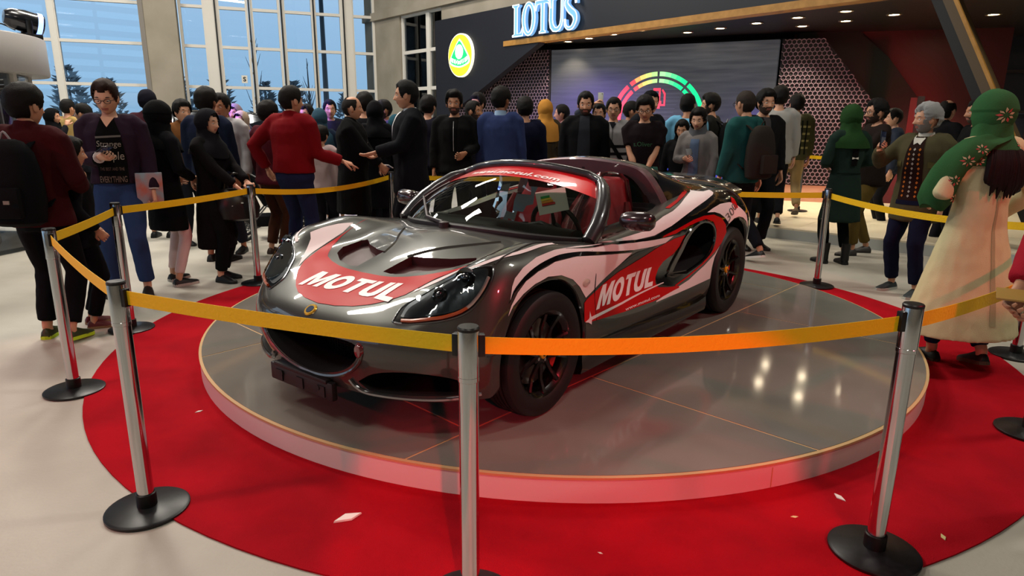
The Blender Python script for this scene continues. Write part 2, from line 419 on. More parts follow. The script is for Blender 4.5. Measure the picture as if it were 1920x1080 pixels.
m = MB(); m.prism([(0, .15), (1.32, .15), (1.32, .44), (0, .44)], lambda p: S(pR+uR*p[0]+V(0, 0, p[1])), lambda p: S(pR+uR*p[0]+V(0, .3, p[1]))); m.build('plinth', mat('plinth_tan', 'a5806a', .6), stand, ang=0)
A = F(1.0, 2.95, -.1); B = L0 + V(-.02, 0, 2.95); E_ = F(-1.9, 1.72, -.1)
uz = V(0, 0, 1); ux = (Vector((B.x, B.y, 0))-Vector((E_.x, E_.y, 0))); wl = ux.length; ux.normalize()
hexpanel('hexagon_panel', Vector((E_.x, E_.y, 0)), ux, uz, [(0, .15), (0, 1.72), (wl*.86, 2.95), (wl, 2.95), (wl, .15)], .076, M_hexback, M_lat)
# slanted dark stripe, red wall and right portal leg
M_redwall = mat('dark_red_wall', '4a1416', .5); M_brown = mat('dark_brown_panel', '1c1711', .5)
rP = Vector((5.0, 12.35, 0)); rd_ = Vector((.93, -.30, 0)).normalized()
m = MB(); m.prism([(0, .15), (3.25, .15), (3.25, 3.05), (0, 3.05)], lambda p: S(rP+rd_*p[0]+V(0, 0, p[1])), lambda p: S(rP+rd_*p[0]+V(0, .12, p[1]))); m.build('red_wall', M_redwall, stand, ang=0)
m = MB(); m.prism([(0, .15), (0, 3.05), (.95, 3.05), (1.45, 2.62), (2.5, 1.3), (2.5, .15)], lambda p: S(rP+rd_*p[0]+V(0, -.08, p[1])), lambda p: S(rP+rd_*p[0]+V(0, 0, p[1]))); m.build('dark_stripe', M_brown, stand, ang=0)
def legpt(u, z, off):
    return S(F(u, z, off))
m = MB()
top, bot = F(8.38, 3.0), F(9.42, .15)
m.prism([(7.74, 3.0), (7.86, 3.0), (9.34, .15), (9.20, .15)], lambda p: S(F(p[0], p[1], -.02)), lambda p: S(F(p[0], p[1], -.3))); m.build('portal_leg', M_brown, stand, ang=0)
m = MB(); m.prism([(7.86, 3.0), (7.99, 3.0), (9.48, .15), (9.34, .15)], lambda p: S(F(p[0], p[1], .02)), lambda p: S(F(p[0], p[1], -.25))); m.build('portal_leg_face', mat('portal_gold', '5c4a30', .45), stand, ang=0)
m = MB(); m.prism([(9.50, .15), (9.46, .15), (7.97, 3.0), (8.01, 3.0)], lambda p: S(F(p[0], p[1], .05)), lambda p: S(F(p[0], p[1], .0))); m.build('oak_edge_strip', M_tan, stand, ang=0)
# glazed wall at far right, its dark reflections put into opaque pane colour
root = struct(empty('window_7', (8.2, 12.6, 0))); fr = MB()
for i in range(5): fr.box((i*1.15, -i*.35, 2.0), (.16, .1, 4))
for z in (1.0, 1.75, 2.45, 3.2): fr.box((2.3, -.7, z), (4.85, .08, .05), Matrix.Rotation(math.atan2(-.35, 1.15), 3, 'Z'))
fr.build('window_frame', mat('dark_mullion', '2c2226', .5), root, ang=0)
for i in range(4):
    for z in (1.375, 2.1, 2.82):
        p = MB(); p.box((i*1.15+.575, -i*.35-.175+.03, z), (1.1, .02, .68), Matrix.Rotation(math.atan2(-.35, 1.15), 3, 'Z')); p.build('pane', mat('dark_glass_pane', '2b2c38', .06), root, ang=0)
# white stage floor in front of the screen
SA, SB = Vector((3.45, 8.85)), Vector((4.96, 7.52)); sd = (SB-SA).normalized()
s0 = SA - sd*3.4; s1 = SB + sd*1.1
st = empty('stage_floor', (0, 0, 0), label='low white tiled stage in front of the dark stand', cat='stage')
ol = [(s0.x, s0.y), (s1.x, s1.y), (s1.x+3.6, s1.y+3.9), (5.4, 13.2), (.8, 14.8), (s0.x-1.2, s0.y+1.3)]
m = MB(); m.prism(ol, lambda p: V(p[0], p[1], 0.0), lambda p: V(p[0], p[1], .13)); m.build('stage_side', mat('stage_grey', 'a7aaa8', .5), st, ang=0)
# tiles on the stage, clipped to its outline
def clip_cells(poly, d1, d2, c1, c2, gap):
    """cells of a rotated grid clipped to a convex-ish polygon -> list of 2-D polygons"""
    def cut(pts, n, c):   # keep n.p <= c
        out = []
        for i in range(len(pts)):
            a, b = pts[i], pts[(i+1) % len(pts)]; da, db = n.dot(a)-c, n.dot(b)-c
            if da <= 0: out.append(a)
            if (da < 0 < db) or (db < 0 < da): out.append(a.lerp(b, da/(da-db)))
        return out
    res = []
    P = [Vector(p) for p in poly]
    for i in range(len(c1)-1):
        q = cut(cut(P, d1, c1[i+1]-gap), -d1, -(c1[i]+gap))
        if len(q) < 3: continue
        cc = c2[i] if isinstance(c2[0], (list, tuple)) else c2
        for j in range(len(cc)-1):
            r = cut(cut(q, d2, cc[j+1]-gap), -d2, -(cc[j]+gap))
            if len(r) > 2 and abs(sum(r[k].x*r[(k+1) % len(r)].y-r[(k+1) % len(r)].x*r[k].y for k in range(len(r)))) > .01: res.append(r)
    return res
M_tile = mat('white_stage_tile', 'd8cdb4', .3)
e1 = Vector((sd.x, sd.y)); e2 = Vector((-sd.y, sd.x))
b1 = e1.dot(Vector(ol[0])); b2 = e2.dot(Vector(ol[0]))
for r in clip_cells(ol, e2, e1, [b2-.01+1.25*i for i in range(7)], [b1-3.75+1.25*i for i in range(12)], .003):
    m = MB(); m.prism(r, lambda p: V(p[0], p[1], .13), lambda p: V(p[0], p[1], .15)); m.build('stage_tile', M_tile, st, ang=0)
# soffit downlights (each one a lamp) and the light they give
LP = [(1.06, 13.73), (1.41, 13.19), (1.78, 12.6), (2.17, 12.04), (2.54, 11.44), (3.03, 12.25), (2.93, 10.84), (3.44, 11.71), (3.33, 10.21), (3.83, 11.11), (3.76, 9.6), (4.23, 10.51), (4.67, 11.38), (4.66, 9.92), (5.09, 10.8), (5.48, 10.17), (6.85, 10.08), (6.87, 10.82), (7.78, 11.8), (7.94, 11.61)]
NTH = ['first', 'second', 'third', 'fourth', 'fifth', 'sixth', 'seventh', 'eighth']
LPN = {}
for row, ids in (('row just behind the oak edge strip', (0, 1, 2, 3, 4, 6, 8, 10)), ('middle row over the video wall', (5, 7, 9, 11, 13)), ('back row before the red wall', (12, 14, 15)), ('group right of the slanted portal leg', (17, 16, 18, 19))):
    for q, i in enumerate(ids): LPN[i] = '%s warm downlight from the left in the %s' % (NTH[q], row)
M_lamp = mat('lamp_glow', 'fff0d0', .5, emit='ffe9c4', es=40); M_trim = mat('lamp_trim', '9a8a70', .4, metal=.6)
mt = MB(); mt.lathe([(.105, 0), (.105, -.012), (.075, -.014), (.07, -.004)], 20); mt_ = mt.mesh('trim_ring', M_trim)
mg = MB(); mg.lathe([(.0005, -.006), (.07, -.006)], 20, cap=False); mg_ = mg.mesh('diffuser', M_lamp, ang=0)
for i, (x, y) in enumerate(LP):
    r = empty('ceiling_downlight', (x, y, 3.048), label=LPN[i], cat='lamp', group='downlights in the stand ceiling')
    link('trim_ring', mt_, r); link('diffuser', mg_, r)
    if i % 2 == 0: light('downlight_beam', 'SPOT', (x, y, 3.02), (x, y, 0), 230, (1, .86, .62), spot_size=math.radians(110), spot_blend=.6, shadow_soft_size=.07)

# LOTUS channel letters (serif), each letter a thing : 2-D outlines on the fascia
def stroke(path, ws):
    """variable width stroke -> outline"""
    P = [Vector(p) for p in path]; Lf, Rt = [], []
    for i, p in enumerate(P):
        t = (P[min(i+1, len(P)-1)]-P[max(i-1, 0)]).normalized(); n = Vector((-t.y, t.x)); wv = ws[i]/2
        Lf.append(p+n*wv); Rt.append(p-n*wv)
    return Lf + Rt[::-1]
def ell(cx, cy, rx, ry, n=28): return [(cx+rx*math.cos(2*PI*i/n), cy+ry*math.sin(2*PI*i/n)) for i in range(n)]
def c2(pts, n=6): return [(v.x, v.y) for v in crv([(p[0], p[1], 0) for p in pts], n)]
def wcurve(pts, ws, n=6):
    q = crv([(p[0], p[1], w_) for p, w_ in zip(pts, ws)], n); return stroke([(v.x, v.y) for v in q], [v.z for v in q])
LET = {
 'L': [[(0, 0), (.50, 0), (.53, .28), (.49, .28), (.42, .10), (.24, .08), (.24, .9), (.32, .96), (.32, 1.0), (0, 1.0), (0, .96), (.10, .9), (.10, .08), (0, .04)]],
 'O': [ell(.31, .5, .31, .52), ell(.31, .5, .17, .42)],
 'T': [[(.22, 0), (.52, 0), (.52, .04), (.44, .08), (.44, .90), (.62, .88), (.68, .70), (.73, .70), (.70, 1.0), (.04, 1.0), (.01, .70), (.06, .70), (.12, .88), (.30, .90), (.30, .08), (.22, .04)]],
 'U': [[(0, 1.0), (0, .96), (.07, .92), (.07, .34), (.12, .12), (.24, 0), (.38, -.02), (.52, .02), (.62, .16), (.65, .34), (.65, .92), (.72, .96), (.72, 1.0), (.48, 1.0), (.48, .96), (.57, .92), (.57, .36), (.53, .18), (.42, .09), (.32, .11), (.24, .22), (.21, .36), (.21, .92), (.28, .96), (.28, 1.0)]],
 'S': [wcurve([(.47, .74), (.44, .90), (.30, .99), (.13, .92), (.08, .74), (.22, .56), (.40, .42), (.45, .24), (.34, .06), (.18, .02), (.06, .12), (.03, .30)], [.05, .06, .08, .10, .13, .17, .17, .13, .10, .08, .06, .05], 5)],
}
M_let = mat('letter_face_blue', '5f97cf', .4, emit='7db4ea', es=.75); M_lets = mat('letter_rim_white', 'e8ecf0', .3, emit='ffffff', es=.7)
tpos = {'L': .33, 'O': .62, 'T': .985, 'U': 1.36, 'S': 1.80}
for ch, wv in (('L', .50), ('O', .55), ('T', .60), ('U', .62), ('S', .44)):
    ols = LET[ch]; sc_x = .62; h = .58
    root = empty('sign_letter', F(tpos[ch]/1.0, 3.13), label='tall blue-white serif letter %s of the sign on the dark fascia' % ch, cat='letter', group='sign letters on the fascia')
    o0 = F(tpos[ch], 3.13)
    def build(scale, d0, d1, mm, nm):
        cx = sum(p[0] for p in ols[0])/len(ols[0]); vf = flat2d(ols, None); bm = bmesh.new()
        for d in (d0, d1):
            vv = [bm.verts.new(fd*(p.x*sc_x) + V(0, 0, p.y*h) + fn*d) for p in vf[0]]
            for f in vf[1]:
                try: bm.faces.new([vv[i] for i in f])
                except ValueError: pass
        off = 0
        for ol in ols:
            n = len(ol)
            for i in range(n):
                a, b = Vector(ol[i]), Vector(ol[(i+1) % n])
                q = [fd*(p[0]*sc_x) + V(0, 0, p[1]*h) + fn*d for p, d in ((a, d0), (b, d0), (b, d1), (a, d1))]
                bm.faces.new([bm.verts.new(p) for p in q])
        bmesh.ops.remove_doubles(bm, verts=bm.verts, dist=1e-5)
        k_ = MB(); k_.bm.free(); k_.bm = bm; k_.build(nm, mm, root, ang=0)
    build(1, .02, .10, M_let, 'letter_face')
    m = MB()
    for ol in ols:
        m.tube([fd*(p[0]*sc_x)+V(0, 0, p[1]*h)+fn*.105 for p in ol], .011, 5, closed=True)
    m.build('letter_rim', M_lets, root, ang=60)
# round badge sign
rt = F(-1.53, 2.915, 0)
badge = empty('badge_sign', rt, label='round yellow illuminated badge sign with green rounded triangle on navy wall', cat='sign')
def disc2(ols, d0, d1, mm, nm):
    vf = flat2d(ols, None); bm = bmesh.new()
    for d in (d0, d1):
        vv = [bm.verts.new(fd*p.x + V(0, 0, p.y) + fn*d) for p in vf[0]]
        for f in vf[1]: bm.faces.new([vv[i] for i in f])
    for ol in ols:
        for i in range(len(ol)):
            a, b = ol[i], ol[(i+1) % len(ol)]
            bm.faces.new([bm.verts.new(fd*p[0] + V(0, 0, p[1]) + fn*d) for p, d in ((a, d0), (b, d0), (b, d1), (a, d1))])
    bmesh.ops.remove_doubles(bm, verts=bm.verts, dist=1e-5); k_ = MB(); k_.bm.free(); k_.bm = bm; return k_.build(nm, mm, badge, ang=0)
disc2([ell(0, 0, .46, .46, 40)], .0, .06, emi('f4f0e0', .9), 'badge_rim')
disc2([ell(0, 0, .435, .435, 40)], .06, .07, emi('ffee28', 1.0), 'badge_disc')
tri = lambda s, oy=0: c2([(0, .30*s+oy), (.10*s, .22*s+oy), (.30*s, -.02*s+oy), (.36*s, -.13*s+oy), (.30*s, -.21*s+oy), (.0, -.27*s+oy), (-.30*s, -.21*s+oy), (-.36*s, -.13*s+oy), (-.30*s, -.02*s+oy), (-.10*s, .22*s+oy)], 4)
disc2([tri(1.06, .03)], .07, .078, emi('f4f6f0', .95), 'badge_outline')
disc2([tri(.93, .03)], .078, .084, emi('14c46c', .9), 'badge_triangle')
disc2([ell(0, .075, .15, .155, 24)], .084, .088, emi('e8f4ec', .95), 'badge_monogram')
disc2([c2([(-.33, -.02), (-.2, -.07), (0, -.10), (.2, -.07), (.33, -.02), (.33, -.1), (.2, -.165), (0, -.19), (-.2, -.165), (-.33, -.1)], 3)], .084, .088, emi('e8f4ec', .95), 'badge_band')
tv = text2d('LOTUS', .125, bold=.004, space=1.25)
xs = [p.x for p in tv[0]]; xm = (min(xs)+max(xs))/2
me = bpy.data.meshes.new('badge_lettering'); me.from_pydata([tuple(fd*(p.x-xm) + V(0, 0, p.y-.185+.45*(p.x-xm)**2) + fn*.09) for p in tv[0]], [], tv[1]); me.materials.append(emi('14c46c', .9)); link('badge_lettering', me, badge)

# ------------------------------------------------------------------ round platform with boards
M_board = mat('grey_gloss_board', '7d7a72', .08, var=(1.2, '6e6b65')); M_side = mat('white_platform_side', 'd9d2cc', .35); M_edge = mat('raw_board_edge', 'c2a070', .7)
pf = empty('round_platform', (CX, CY, 0), label='round low grey gloss platform with white side carrying the sports car', cat='platform')
m = MB(); m.lathe([(PR, .007), (PR, HP-.016)], 160, cap=False)
m.build('platform_side', M_side, pf)
m = MB(); m.lathe([(.0005, HP-.016), (PR, HP-.016), (PR+.004, HP-.014), (PR+.004, HP-.004), (PR-.006, HP-.002), (0.0005, HP-.002)], 160, cap=False); m.build('board_edge', M_edge, pf, ang=30)
q1 = Vector((.73, -.684)); q2 = Vector((.684, .73)); cpl = [(PR-.012)*Vector((math.cos(2*PI*i/160), math.sin(2*PI*i/160))) for i in range(160)]
k1 = q1.dot(Vector((CX, CY))); k2 = q2.dot(Vector((CX, CY)))
rows = [v-k1 for v in (-5.65, -3.82, -2.0, -.17)]
colsA = [v-k2 for v in (.2, 1.86, 3.69, 5.52, 7.4)]; colsB = [v-k2 for v in (.9, 2.78, 4.61, 6.44)]
for r in clip_cells(cpl, q1, q2, rows, [colsA, colsA, colsB], .0055):
    m = MB(); m.prism(r, lambda p: V(p[0], p[1], HP-.002), lambda p: V(p[0], p[1], HP)); m.build('platform_board', M_board, pf, ang=0)
m = MB(); m.box((PR*math.cos(D(-71)), PR*math.sin(D(-71)), .055), (.004, .004, .09)); m.build('side_seam', M_edge, pf, ang=0)

# ------------------------------------------------------------------ rope barrier posts with belts
ST = {'S1': (-1.41, 2.27), 'S2': (-.1225, 1.773), 'S3': (1.293, 2.04), 'S4': (-2.44, 3.42), 'S5': (-2.752, 4.54), 'S6': (-2.37, 5.96), 'S7': (-1.41, 7.69), 'S8': (2.875, 6.03), 'S9': (2.58, 3.00), 'S11': (3.36, 4.15), 'S12': (4.55, 10.5), 'S13': (5.32, 10.25), 'S10': (.55, 7.72)}
M_chrome = mat('chrome_post', 'c9c9cb', .12, metal=1.0); M_base = mat('black_base', '101113', .35, var=(40, '1c1d20')); M_belt = mat('yellow_belt', 'f2c400', .6, bump=(90, .3)); M_clip = mat('black_plastic', '0c0c0d', .4)
PL = {'S1': 'chrome barrier post at front left of the red carpet', 'S2': 'chrome barrier post nearest the camera in front of the car', 'S3': 'chrome barrier post at front right on the red carpet',
      'S4': 'chrome barrier post at far left on the pale floor', 'S5': 'chrome barrier post in front of the man in black printed shirt', 'S6': 'chrome barrier post in front of the stroller beside the red sweater man', 'S7': 'thin chrome barrier post behind the car beside the dark suited man',
      'S8': 'chrome barrier post by the woman in dark green coat', 'S9': 'chrome barrier post base at right edge of the red carpet', 'S11': 'chrome barrier post behind the woman in cream dress', 'S12': 'far barrier post on the stage behind the checked shirt', 'S13': 'far barrier post on the stage behind the dark green coat', 'S10': 'barrier post hidden behind the roof of the sports car'}
HS = .917
mb = MB(); mb.lathe([(.0005, 0), (.147, 0), (.15, .004), (.15, .012), (.14, .017), (.05, .021), (.038, .024), (.0005, .024)], 40, cap=False); me_b = mb.mesh('base', M_base)
mb = MB(); mb.lathe([(.036, .02), (.036, .075), (.031, .078)], 24, cap=False); me_c = mb.mesh('collar', M_clip)
mb = MB(); mb.lathe([(.0295, .07), (.0295, HS-.165), (.032, HS-.163), (.032, HS-.150), (.0305, HS-.148)], 28, cap=False); me_p = mb.mesh('pole', M_chrome, ang=30)
mb = MB(); mb.lathe([(.0315, HS-.15), (.0318, HS-.012), (.030, HS-.006)], 28, cap=False); me_h = mb.mesh('head', M_chrome, ang=30)
mb = MB(); mb.lathe([(.0318, HS-.012), (.0322, HS-.004), (.029, HS), (.0005, HS+.001)], 28, cap=False); me_t = mb.mesh('cap', M_clip, ang=30)
posts = {}
for k, (x, y) in ST.items():
    r = empty('barrier_post', (x, y, .007 if math.hypot(x-CX, y-CY) < 2.9 else .15 if y > 10 else .001), label=PL[k], cat='post', group='barrier posts round the car'); posts[k] = r
    for nm, me in (('base', me_b), ('collar', me_c), ('pole', me_p), ('head', me_h), ('cap', me_t)): link(nm, me, r)
def belt(a, b, sag, label, tw=0):
    zb = posts[a].location.z; A, B = Vector((*ST[a], HS-.055+(zb if zb > .1 else 0))), Vector((*ST[b], HS-.055+(zb if zb > .1 else 0))); d = B-A; L = d.length; u = d/L
    m = MB(); n = 24; hw = .0255
    P = []
    for s_ in (1, -1):
        row = []
        for i in range(n+1):
            t = (.045 + (L-.09)*i/n)/L
            p = A.lerp(B, t); p.z -= sag*4*t*(1-t); nrm = u.cross(V(0, 0, 1))
            row.append(p + V(0, 0, s_*hw) + nrm*s_*tw*math.sin(PI*t))
        P.append(row)
    sd_ = u.cross(V(0, 0, 1))*.0008
    m.rings([[P[0][i]+sd_, P[0][i]-sd_, P[1][i]-sd_, P[1][i]+sd_] for i in range(n+1)])
    o = m.build('barrier_belt', M_belt, None, ang=30); tag(o, label, 'belt', 'yellow belts between the posts')
    for k, s_ in ((a, 1), (b, -1)):
        m = MB(); pc = (Vector((*ST[k], 0)) + u*s_*.036) - posts[k].location; pc.z = HS-.058
        m.box(pc, (.022, .026, .066), Matrix.Rotation(math.atan2(u.y, u.x), 3, 'Z'), bev=.003); m.build('belt_clip', M_clip, posts[k])
for a, b, sg, lb in (('S1', 'S2', .012, 'orange-yellow belt across the front of the car bumper'), ('S2', 'S3', .035, 'orange belt across the front wheel and platform'), ('S3', 'S9', .03, 'yellow belt running past the cream dress to the right edge'),
                     ('S4', 'S1', .02, 'short yellow belt at far left dropping toward the camera'), ('S4', 'S5', .008, 'yellow belt in front of the boy and the printed shirt man'), ('S5', 'S6', .01, 'yellow belt crossing in front of two black-clad women'),
                     ('S6', 'S7', .07, 'yellow belt at the hips of the red sweater man'), ('S7', 'S10', .02, 'yellow belt behind the dark suited man'), ('S10', 'S8', .06, 'yellow belt from behind the spoiler to the right back post'), ('S8', 'S11', .05, 'yellow belt in front of the olive jacket man'), ('S12', 'S13', .02, 'far yellow belt on the stage before the hexagon panel'), ('S11', 'S9', .04, 'belt hidden behind the cream dress at far right')):
    belt(a, b, sg, lb)
# ------------------------------------------------------------------ sports car  (car space: +x nose, +y its left side, z up)
CARP = (0.22144, 4.31595, HP); CARH = math.radians(-127.533)
M_paint = mat('gunmetal_paint', '434541', .36, metal=.55, coat=1.0)
M_rubber = mat('tyre_rubber', '0e0e0f', .55); M_rim = mat('black_rim', '0a0a0b', .25, coat=.5); M_hole = mat('dark_cavity', '050506', .7)
M_red_v = mat('red_vinyl', 'b8060f', .38, spec=.14); M_white_v = mat('white_vinyl', 'e9e2e2', .4, spec=.2); M_blk_v = mat('black_gloss', '0b0b0c', .12, coat=1)
M_chr = mat('bright_metal', 'd8d8da', .1, metal=1)
M_ventred = mat('vent_panel', '3a1418', .45)
car = empty('sports_car', CARP, CARH, label='grey open two-seat sports car with red and white livery on round platform', cat='car')
UZ = .15
# rows: v0..v9 control points of the left half
CR = [
 [(1.865,0,.205),(1.86,.18,.205),(1.835,.37,.205),(1.775,.53,.205),(1.685,.67,.205),(1.555,.775,.205),(1.53,.785,.205),(1.52,.785,.205),(1.515,.785,.205),(1.51,.78,.205)],
 [(1.885,0,.27),(1.88,.18,.27),(1.852,.37,.27),(1.79,.53,.275),(1.70,.67,.28),(1.565,.785,.285),(1.512,.797,.262),(1.495,.799,.243),(1.488,.792,.224),(1.486,.78,.205)],
 [(1.905,0,.40),(1.898,.18,.40),(1.868,.37,.402),(1.805,.53,.41),(1.71,.67,.42),(1.57,.785,.42),(1.495,.805,.36),(1.468,.81,.305),(1.456,.80,.25),(1.455,.78,.205)],
 [(1.89,0,.49),(1.88,.18,.49),(1.845,.37,.488),(1.775,.53,.500),(1.665,.665,.53),(1.525,.775,.525),(1.44,.812,.45),(1.42,.82,.36),(1.41,.805,.25),(1.42,.78,.205)],
 [(1.80,0,.555),(1.79,.18,.555),(1.75,.36,.555),(1.68,.52,.580),(1.57,.645,.672),(1.45,.757,.655),(1.365,.812,.53),(1.345,.825,.41),(1.34,.81,.27),(1.35,.78,.205)],
 [(1.65,0,.61),(1.64,.17,.613),(1.60,.34,.635),(1.54,.50,.668),(1.44,.635,.758),(1.35,.74,.742),(1.275,.812,.60),(1.26,.825,.46),(1.26,.81,.29),(1.26,.78,.16)],
 [(1.48,0,.665),(1.47,.15,.662),(1.44,.33,.678),(1.38,.48,.70),(1.30,.63,.785),(1.24,.73,.77),(1.19,.808,.66),(1.17,.822,.50),(1.17,.81,.30),(1.17,.78,.16)],
 [(1.28,0,.715),(1.27,.14,.71),(1.24,.33,.702),(1.20,.47,.715),(1.13,.63,.803),(1.10,.73,.785),(1.08,.805,.675),(1.08,.82,.51),(1.08,.81,.30),(1.08,.78,.16)],
 [(1.08,0,.755),(1.08,.15,.748),(1.06,.33,.735),(1.03,.47,.735),(.98,.63,.79),(.96,.73,.772),(.95,.80,.67),(.95,.812,.51),(.95,.812,.30),(.95,.78,.16)],
 [(.88,0,.778),(.88,.15,.772),(.86,.33,.758),(.84,.48,.75),(.81,.63,.763),(.80,.735,.75),(.80,.793,.66),(.80,.80,.50),(.80,.815,.30),(.80,.78,.16)],
 [(.60,0,.775),(.60,.15,.772),(.60,.33,.765),(.59,.50,.752),(.58,.64,.745),(.58,.735,.735),(.58,.785,.655),(.58,.782,.50),(.58,.815,.29),(.58,.79,.155)],
 [(.20,0,.78),(.20,.15,.78),(.20,.33,.775),(.20,.50,.765),(.20,.64,.76),(.20,.735,.748),(.20,.782,.67),(.20,.762,.50),(.20,.812,.285),(.20,.795,.155)],
 [(-.20,0,.81),(-.20,.15,.81),(-.20,.33,.81),(-.20,.50,.81),(-.20,.64,.812),(-.20,.74,.80),(-.20,.80,.705),(-.20,.785,.50),(-.20,.82,.285),(-.20,.80,.155)],
 [(-.50,0,.835),(-.50,.15,.835),(-.50,.33,.838),(-.50,.50,.845),(-.50,.64,.853),(-.50,.755,.845),(-.50,.83,.74),(-.50,.822,.52),(-.50,.838,.29),(-.50,.805,.16)],
 [(-.80,0,.86),(-.80,.15,.86),(-.80,.33,.863),(-.80,.50,.872),(-.80,.64,.892),(-.80,.765,.875),(-.80,.848,.76),(-.80,.855,.55),(-.80,.848,.30),(-.80,.81,.17)],
 [(-1.13,0,.87),(-1.13,.15,.87),(-1.13,.33,.873),(-1.13,.50,.882),(-1.13,.64,.905),(-1.13,.765,.88),(-1.13,.855,.745),(-1.13,.862,.56),(-1.13,.85,.33),(-1.13,.81,.19)],
 [(-1.43,0,.865),(-1.43,.15,.865),(-1.43,.33,.865),(-1.43,.50,.868),(-1.43,.63,.88),(-1.43,.75,.85),(-1.43,.843,.71),(-1.43,.85,.54),(-1.43,.835,.34),(-1.43,.79,.22)],
 [(-1.70,0,.835),(-1.70,.15,.835),(-1.70,.33,.83),(-1.69,.48,.825),(-1.67,.61,.815),(-1.65,.715,.775),(-1.64,.80,.65),(-1.64,.80,.51),(-1.64,.775,.36),(-1.64,.74,.26)],
 [(-1.845,0,.77),(-1.845,.15,.77),(-1.84,.33,.765),(-1.82,.47,.755),(-1.79,.58,.735),(-1.76,.67,.69),(-1.74,.725,.59),(-1.735,.72,.48),(-1.735,.70,.38),(-1.73,.67,.30)],
]
NS, NV = 5, 5
def cm(p0, p1, p2, p3, t):
    return .5*((2*p1)+(p2-p0)*t+(2*p0-5*p1+4*p2-p3)*t*t+(3*p1-p0-3*p2+p3)*t**3)
def half_rows():
    G = [[Vector(p) for p in r] for r in CR]
    # across first
    A_ = []
    for r in G:
        q = []
        for i in range(len(r)-1):
            p0 = r[i-1] if i else Vector((r[1].x, -r[1].y, r[1].z)); p3 = r[i+2] if i+2 < len(r) else r[i+1]*2-r[i]
            for k in range(NV): q.append(cm(p0, r[i], r[i+1], p3, k/NV))
        q.append(r[-1].copy()); q[0].y = 0; A_.append(q)
    out = []
    for i in range(len(A_)-1):
        for k in range(NS):
            t = k/NS; row = []
            for j in range(len(A_[0])):
                p0 = A_[i-1][j] if i else A_[0][j]; p3 = A_[i+2][j] if i+2 < len(A_) else A_[i+1][j]*2-A_[i][j]
                row.append(cm(p0, A_[i][j], A_[i+1][j], p3, t))
            out.append(row)
    out.append(A_[-1]); return out
HR = half_rows()
def body_mesh():
    bm = bmesh.new(); R = []
    for r in HR:
        z0 = r[-1].z
        full = list(r) + [Vector((r[-1].x, .5, z0-.005)), Vector((r[-1].x, .25, z0-.005)), Vector((r[-1].x, 0, z0-.005))]
        mir = [Vector((p.x, -p.y, p.z)) for p in full[1:-1]][::-1]
        R.append([bm.verts.new(p) for p in full+mir])
    n = len(R[0])
    for i in range(len(R)-1):
        for j in range(n):
            a = (R[i][j], R[i][(j+1) % n], R[i+1][(j+1) % n], R[i+1][j])
            try: bm.faces.new(a)
            except ValueError: pass
    bm.faces.new(R[-1]); bm.faces.new(R[0][::-1])
    bmesh.ops.remove_doubles(bm, verts=bm.verts, dist=1e-4)
    bmesh.ops.dissolve_degenerate(bm, edges=bm.edges, dist=1e-5)
    bmesh.ops.recalc_face_normals(bm, faces=bm.faces)
    return bm
bmb = body_mesh(); BODY_BVH = BVHTree.FromBMesh(bmb)
me = bpy.data.meshes.new('body'); bmb.to_mesh(me); bmb.free(); me.materials.append(M_paint); me.materials.append(M_hole); me.materials.append(M_ventred); me.shade_smooth()
body = link('body', me, car)
CUT = []
def cutter(mb, mi=1):
    for f in mb.bm.faces: f.material_index = 0
    o = mb.build('cutter', M_hole if mi == 1 else M_ventred, car, ang=0); CUT.append(o)
WF, WR = 1.15, -1.15
RX = Matrix.Rotation(PI/2, 4, 'X')
for sx_, x, z, r in ((1, WF, .315, .345), (1, WR, .335, .372)):
    for sy in (1, -1):
        m = MB(); m.lathe([(r, -.30), (r, .30)], 56, Matrix.Translation((x, sy*.76, z)) @ RX); cutter(m)
# cockpit
ck = c2([(.62, 0), (.58, .35), (.50, .56), (.1, .60), (-.42, .58), (-.44, .3), (-.44, 0)], 4); ck = ck + [(x, -y) for x, y in ck[::-1][1:-1]]
m = MB(); m.prism(ck, lambda p: V(p[0], p[1], .28), lambda p: V(p[0], p[1], 1.0)); cutter(m)
# nose mouth (wide oval), two low side mouths
mo = c2([(0, .45), (.2, .45), (.33, .442), (.365, .412), (.35, .372), (.297, .324), (.217, .286), (.1, .258), (0, .25)], 4); mo = mo + [(-y, z) for y, z in mo[::-1][1:-1]]
m = MB(); m.prism(mo, lambda p: V(2.1, p[0], p[1]), lambda p: V(1.64-.25*abs(p[0]), p[0]*.86, p[1])); cutter(m)
for sy in (1, -1):
    so_ = c2([(.33, .262), (.42, .315), (.55, .335), (.68, .322), (.755, .282), (.76, .236), (.66, .228), (.50, .224), (.38, .226)], 3, )
    m = MB(); m.prism(so_, lambda p: V(2.1, sy*p[0], p[1]), lambda p: V(1.35, sy*(p[0]-.03), p[1]+.01)); cutter(m)
# bonnet radiator outlets
for sy in (1, -1):
    ol = [(1.50, .095), (1.505, .15), (1.485, .25), (1.43, .34), (1.34, .405), (1.20, .425), (1.17, .40), (1.24, .30), (1.30, .17), (1.315, .10)]
    m = MB(); m.prism([(x, y*sy) for x, y in ol], lambda p: V(p[0], p[1], .628+.05*(1.5-p[0])/.33), lambda p: V(p[0], p[1], 1.0)); cutter(m, 2)
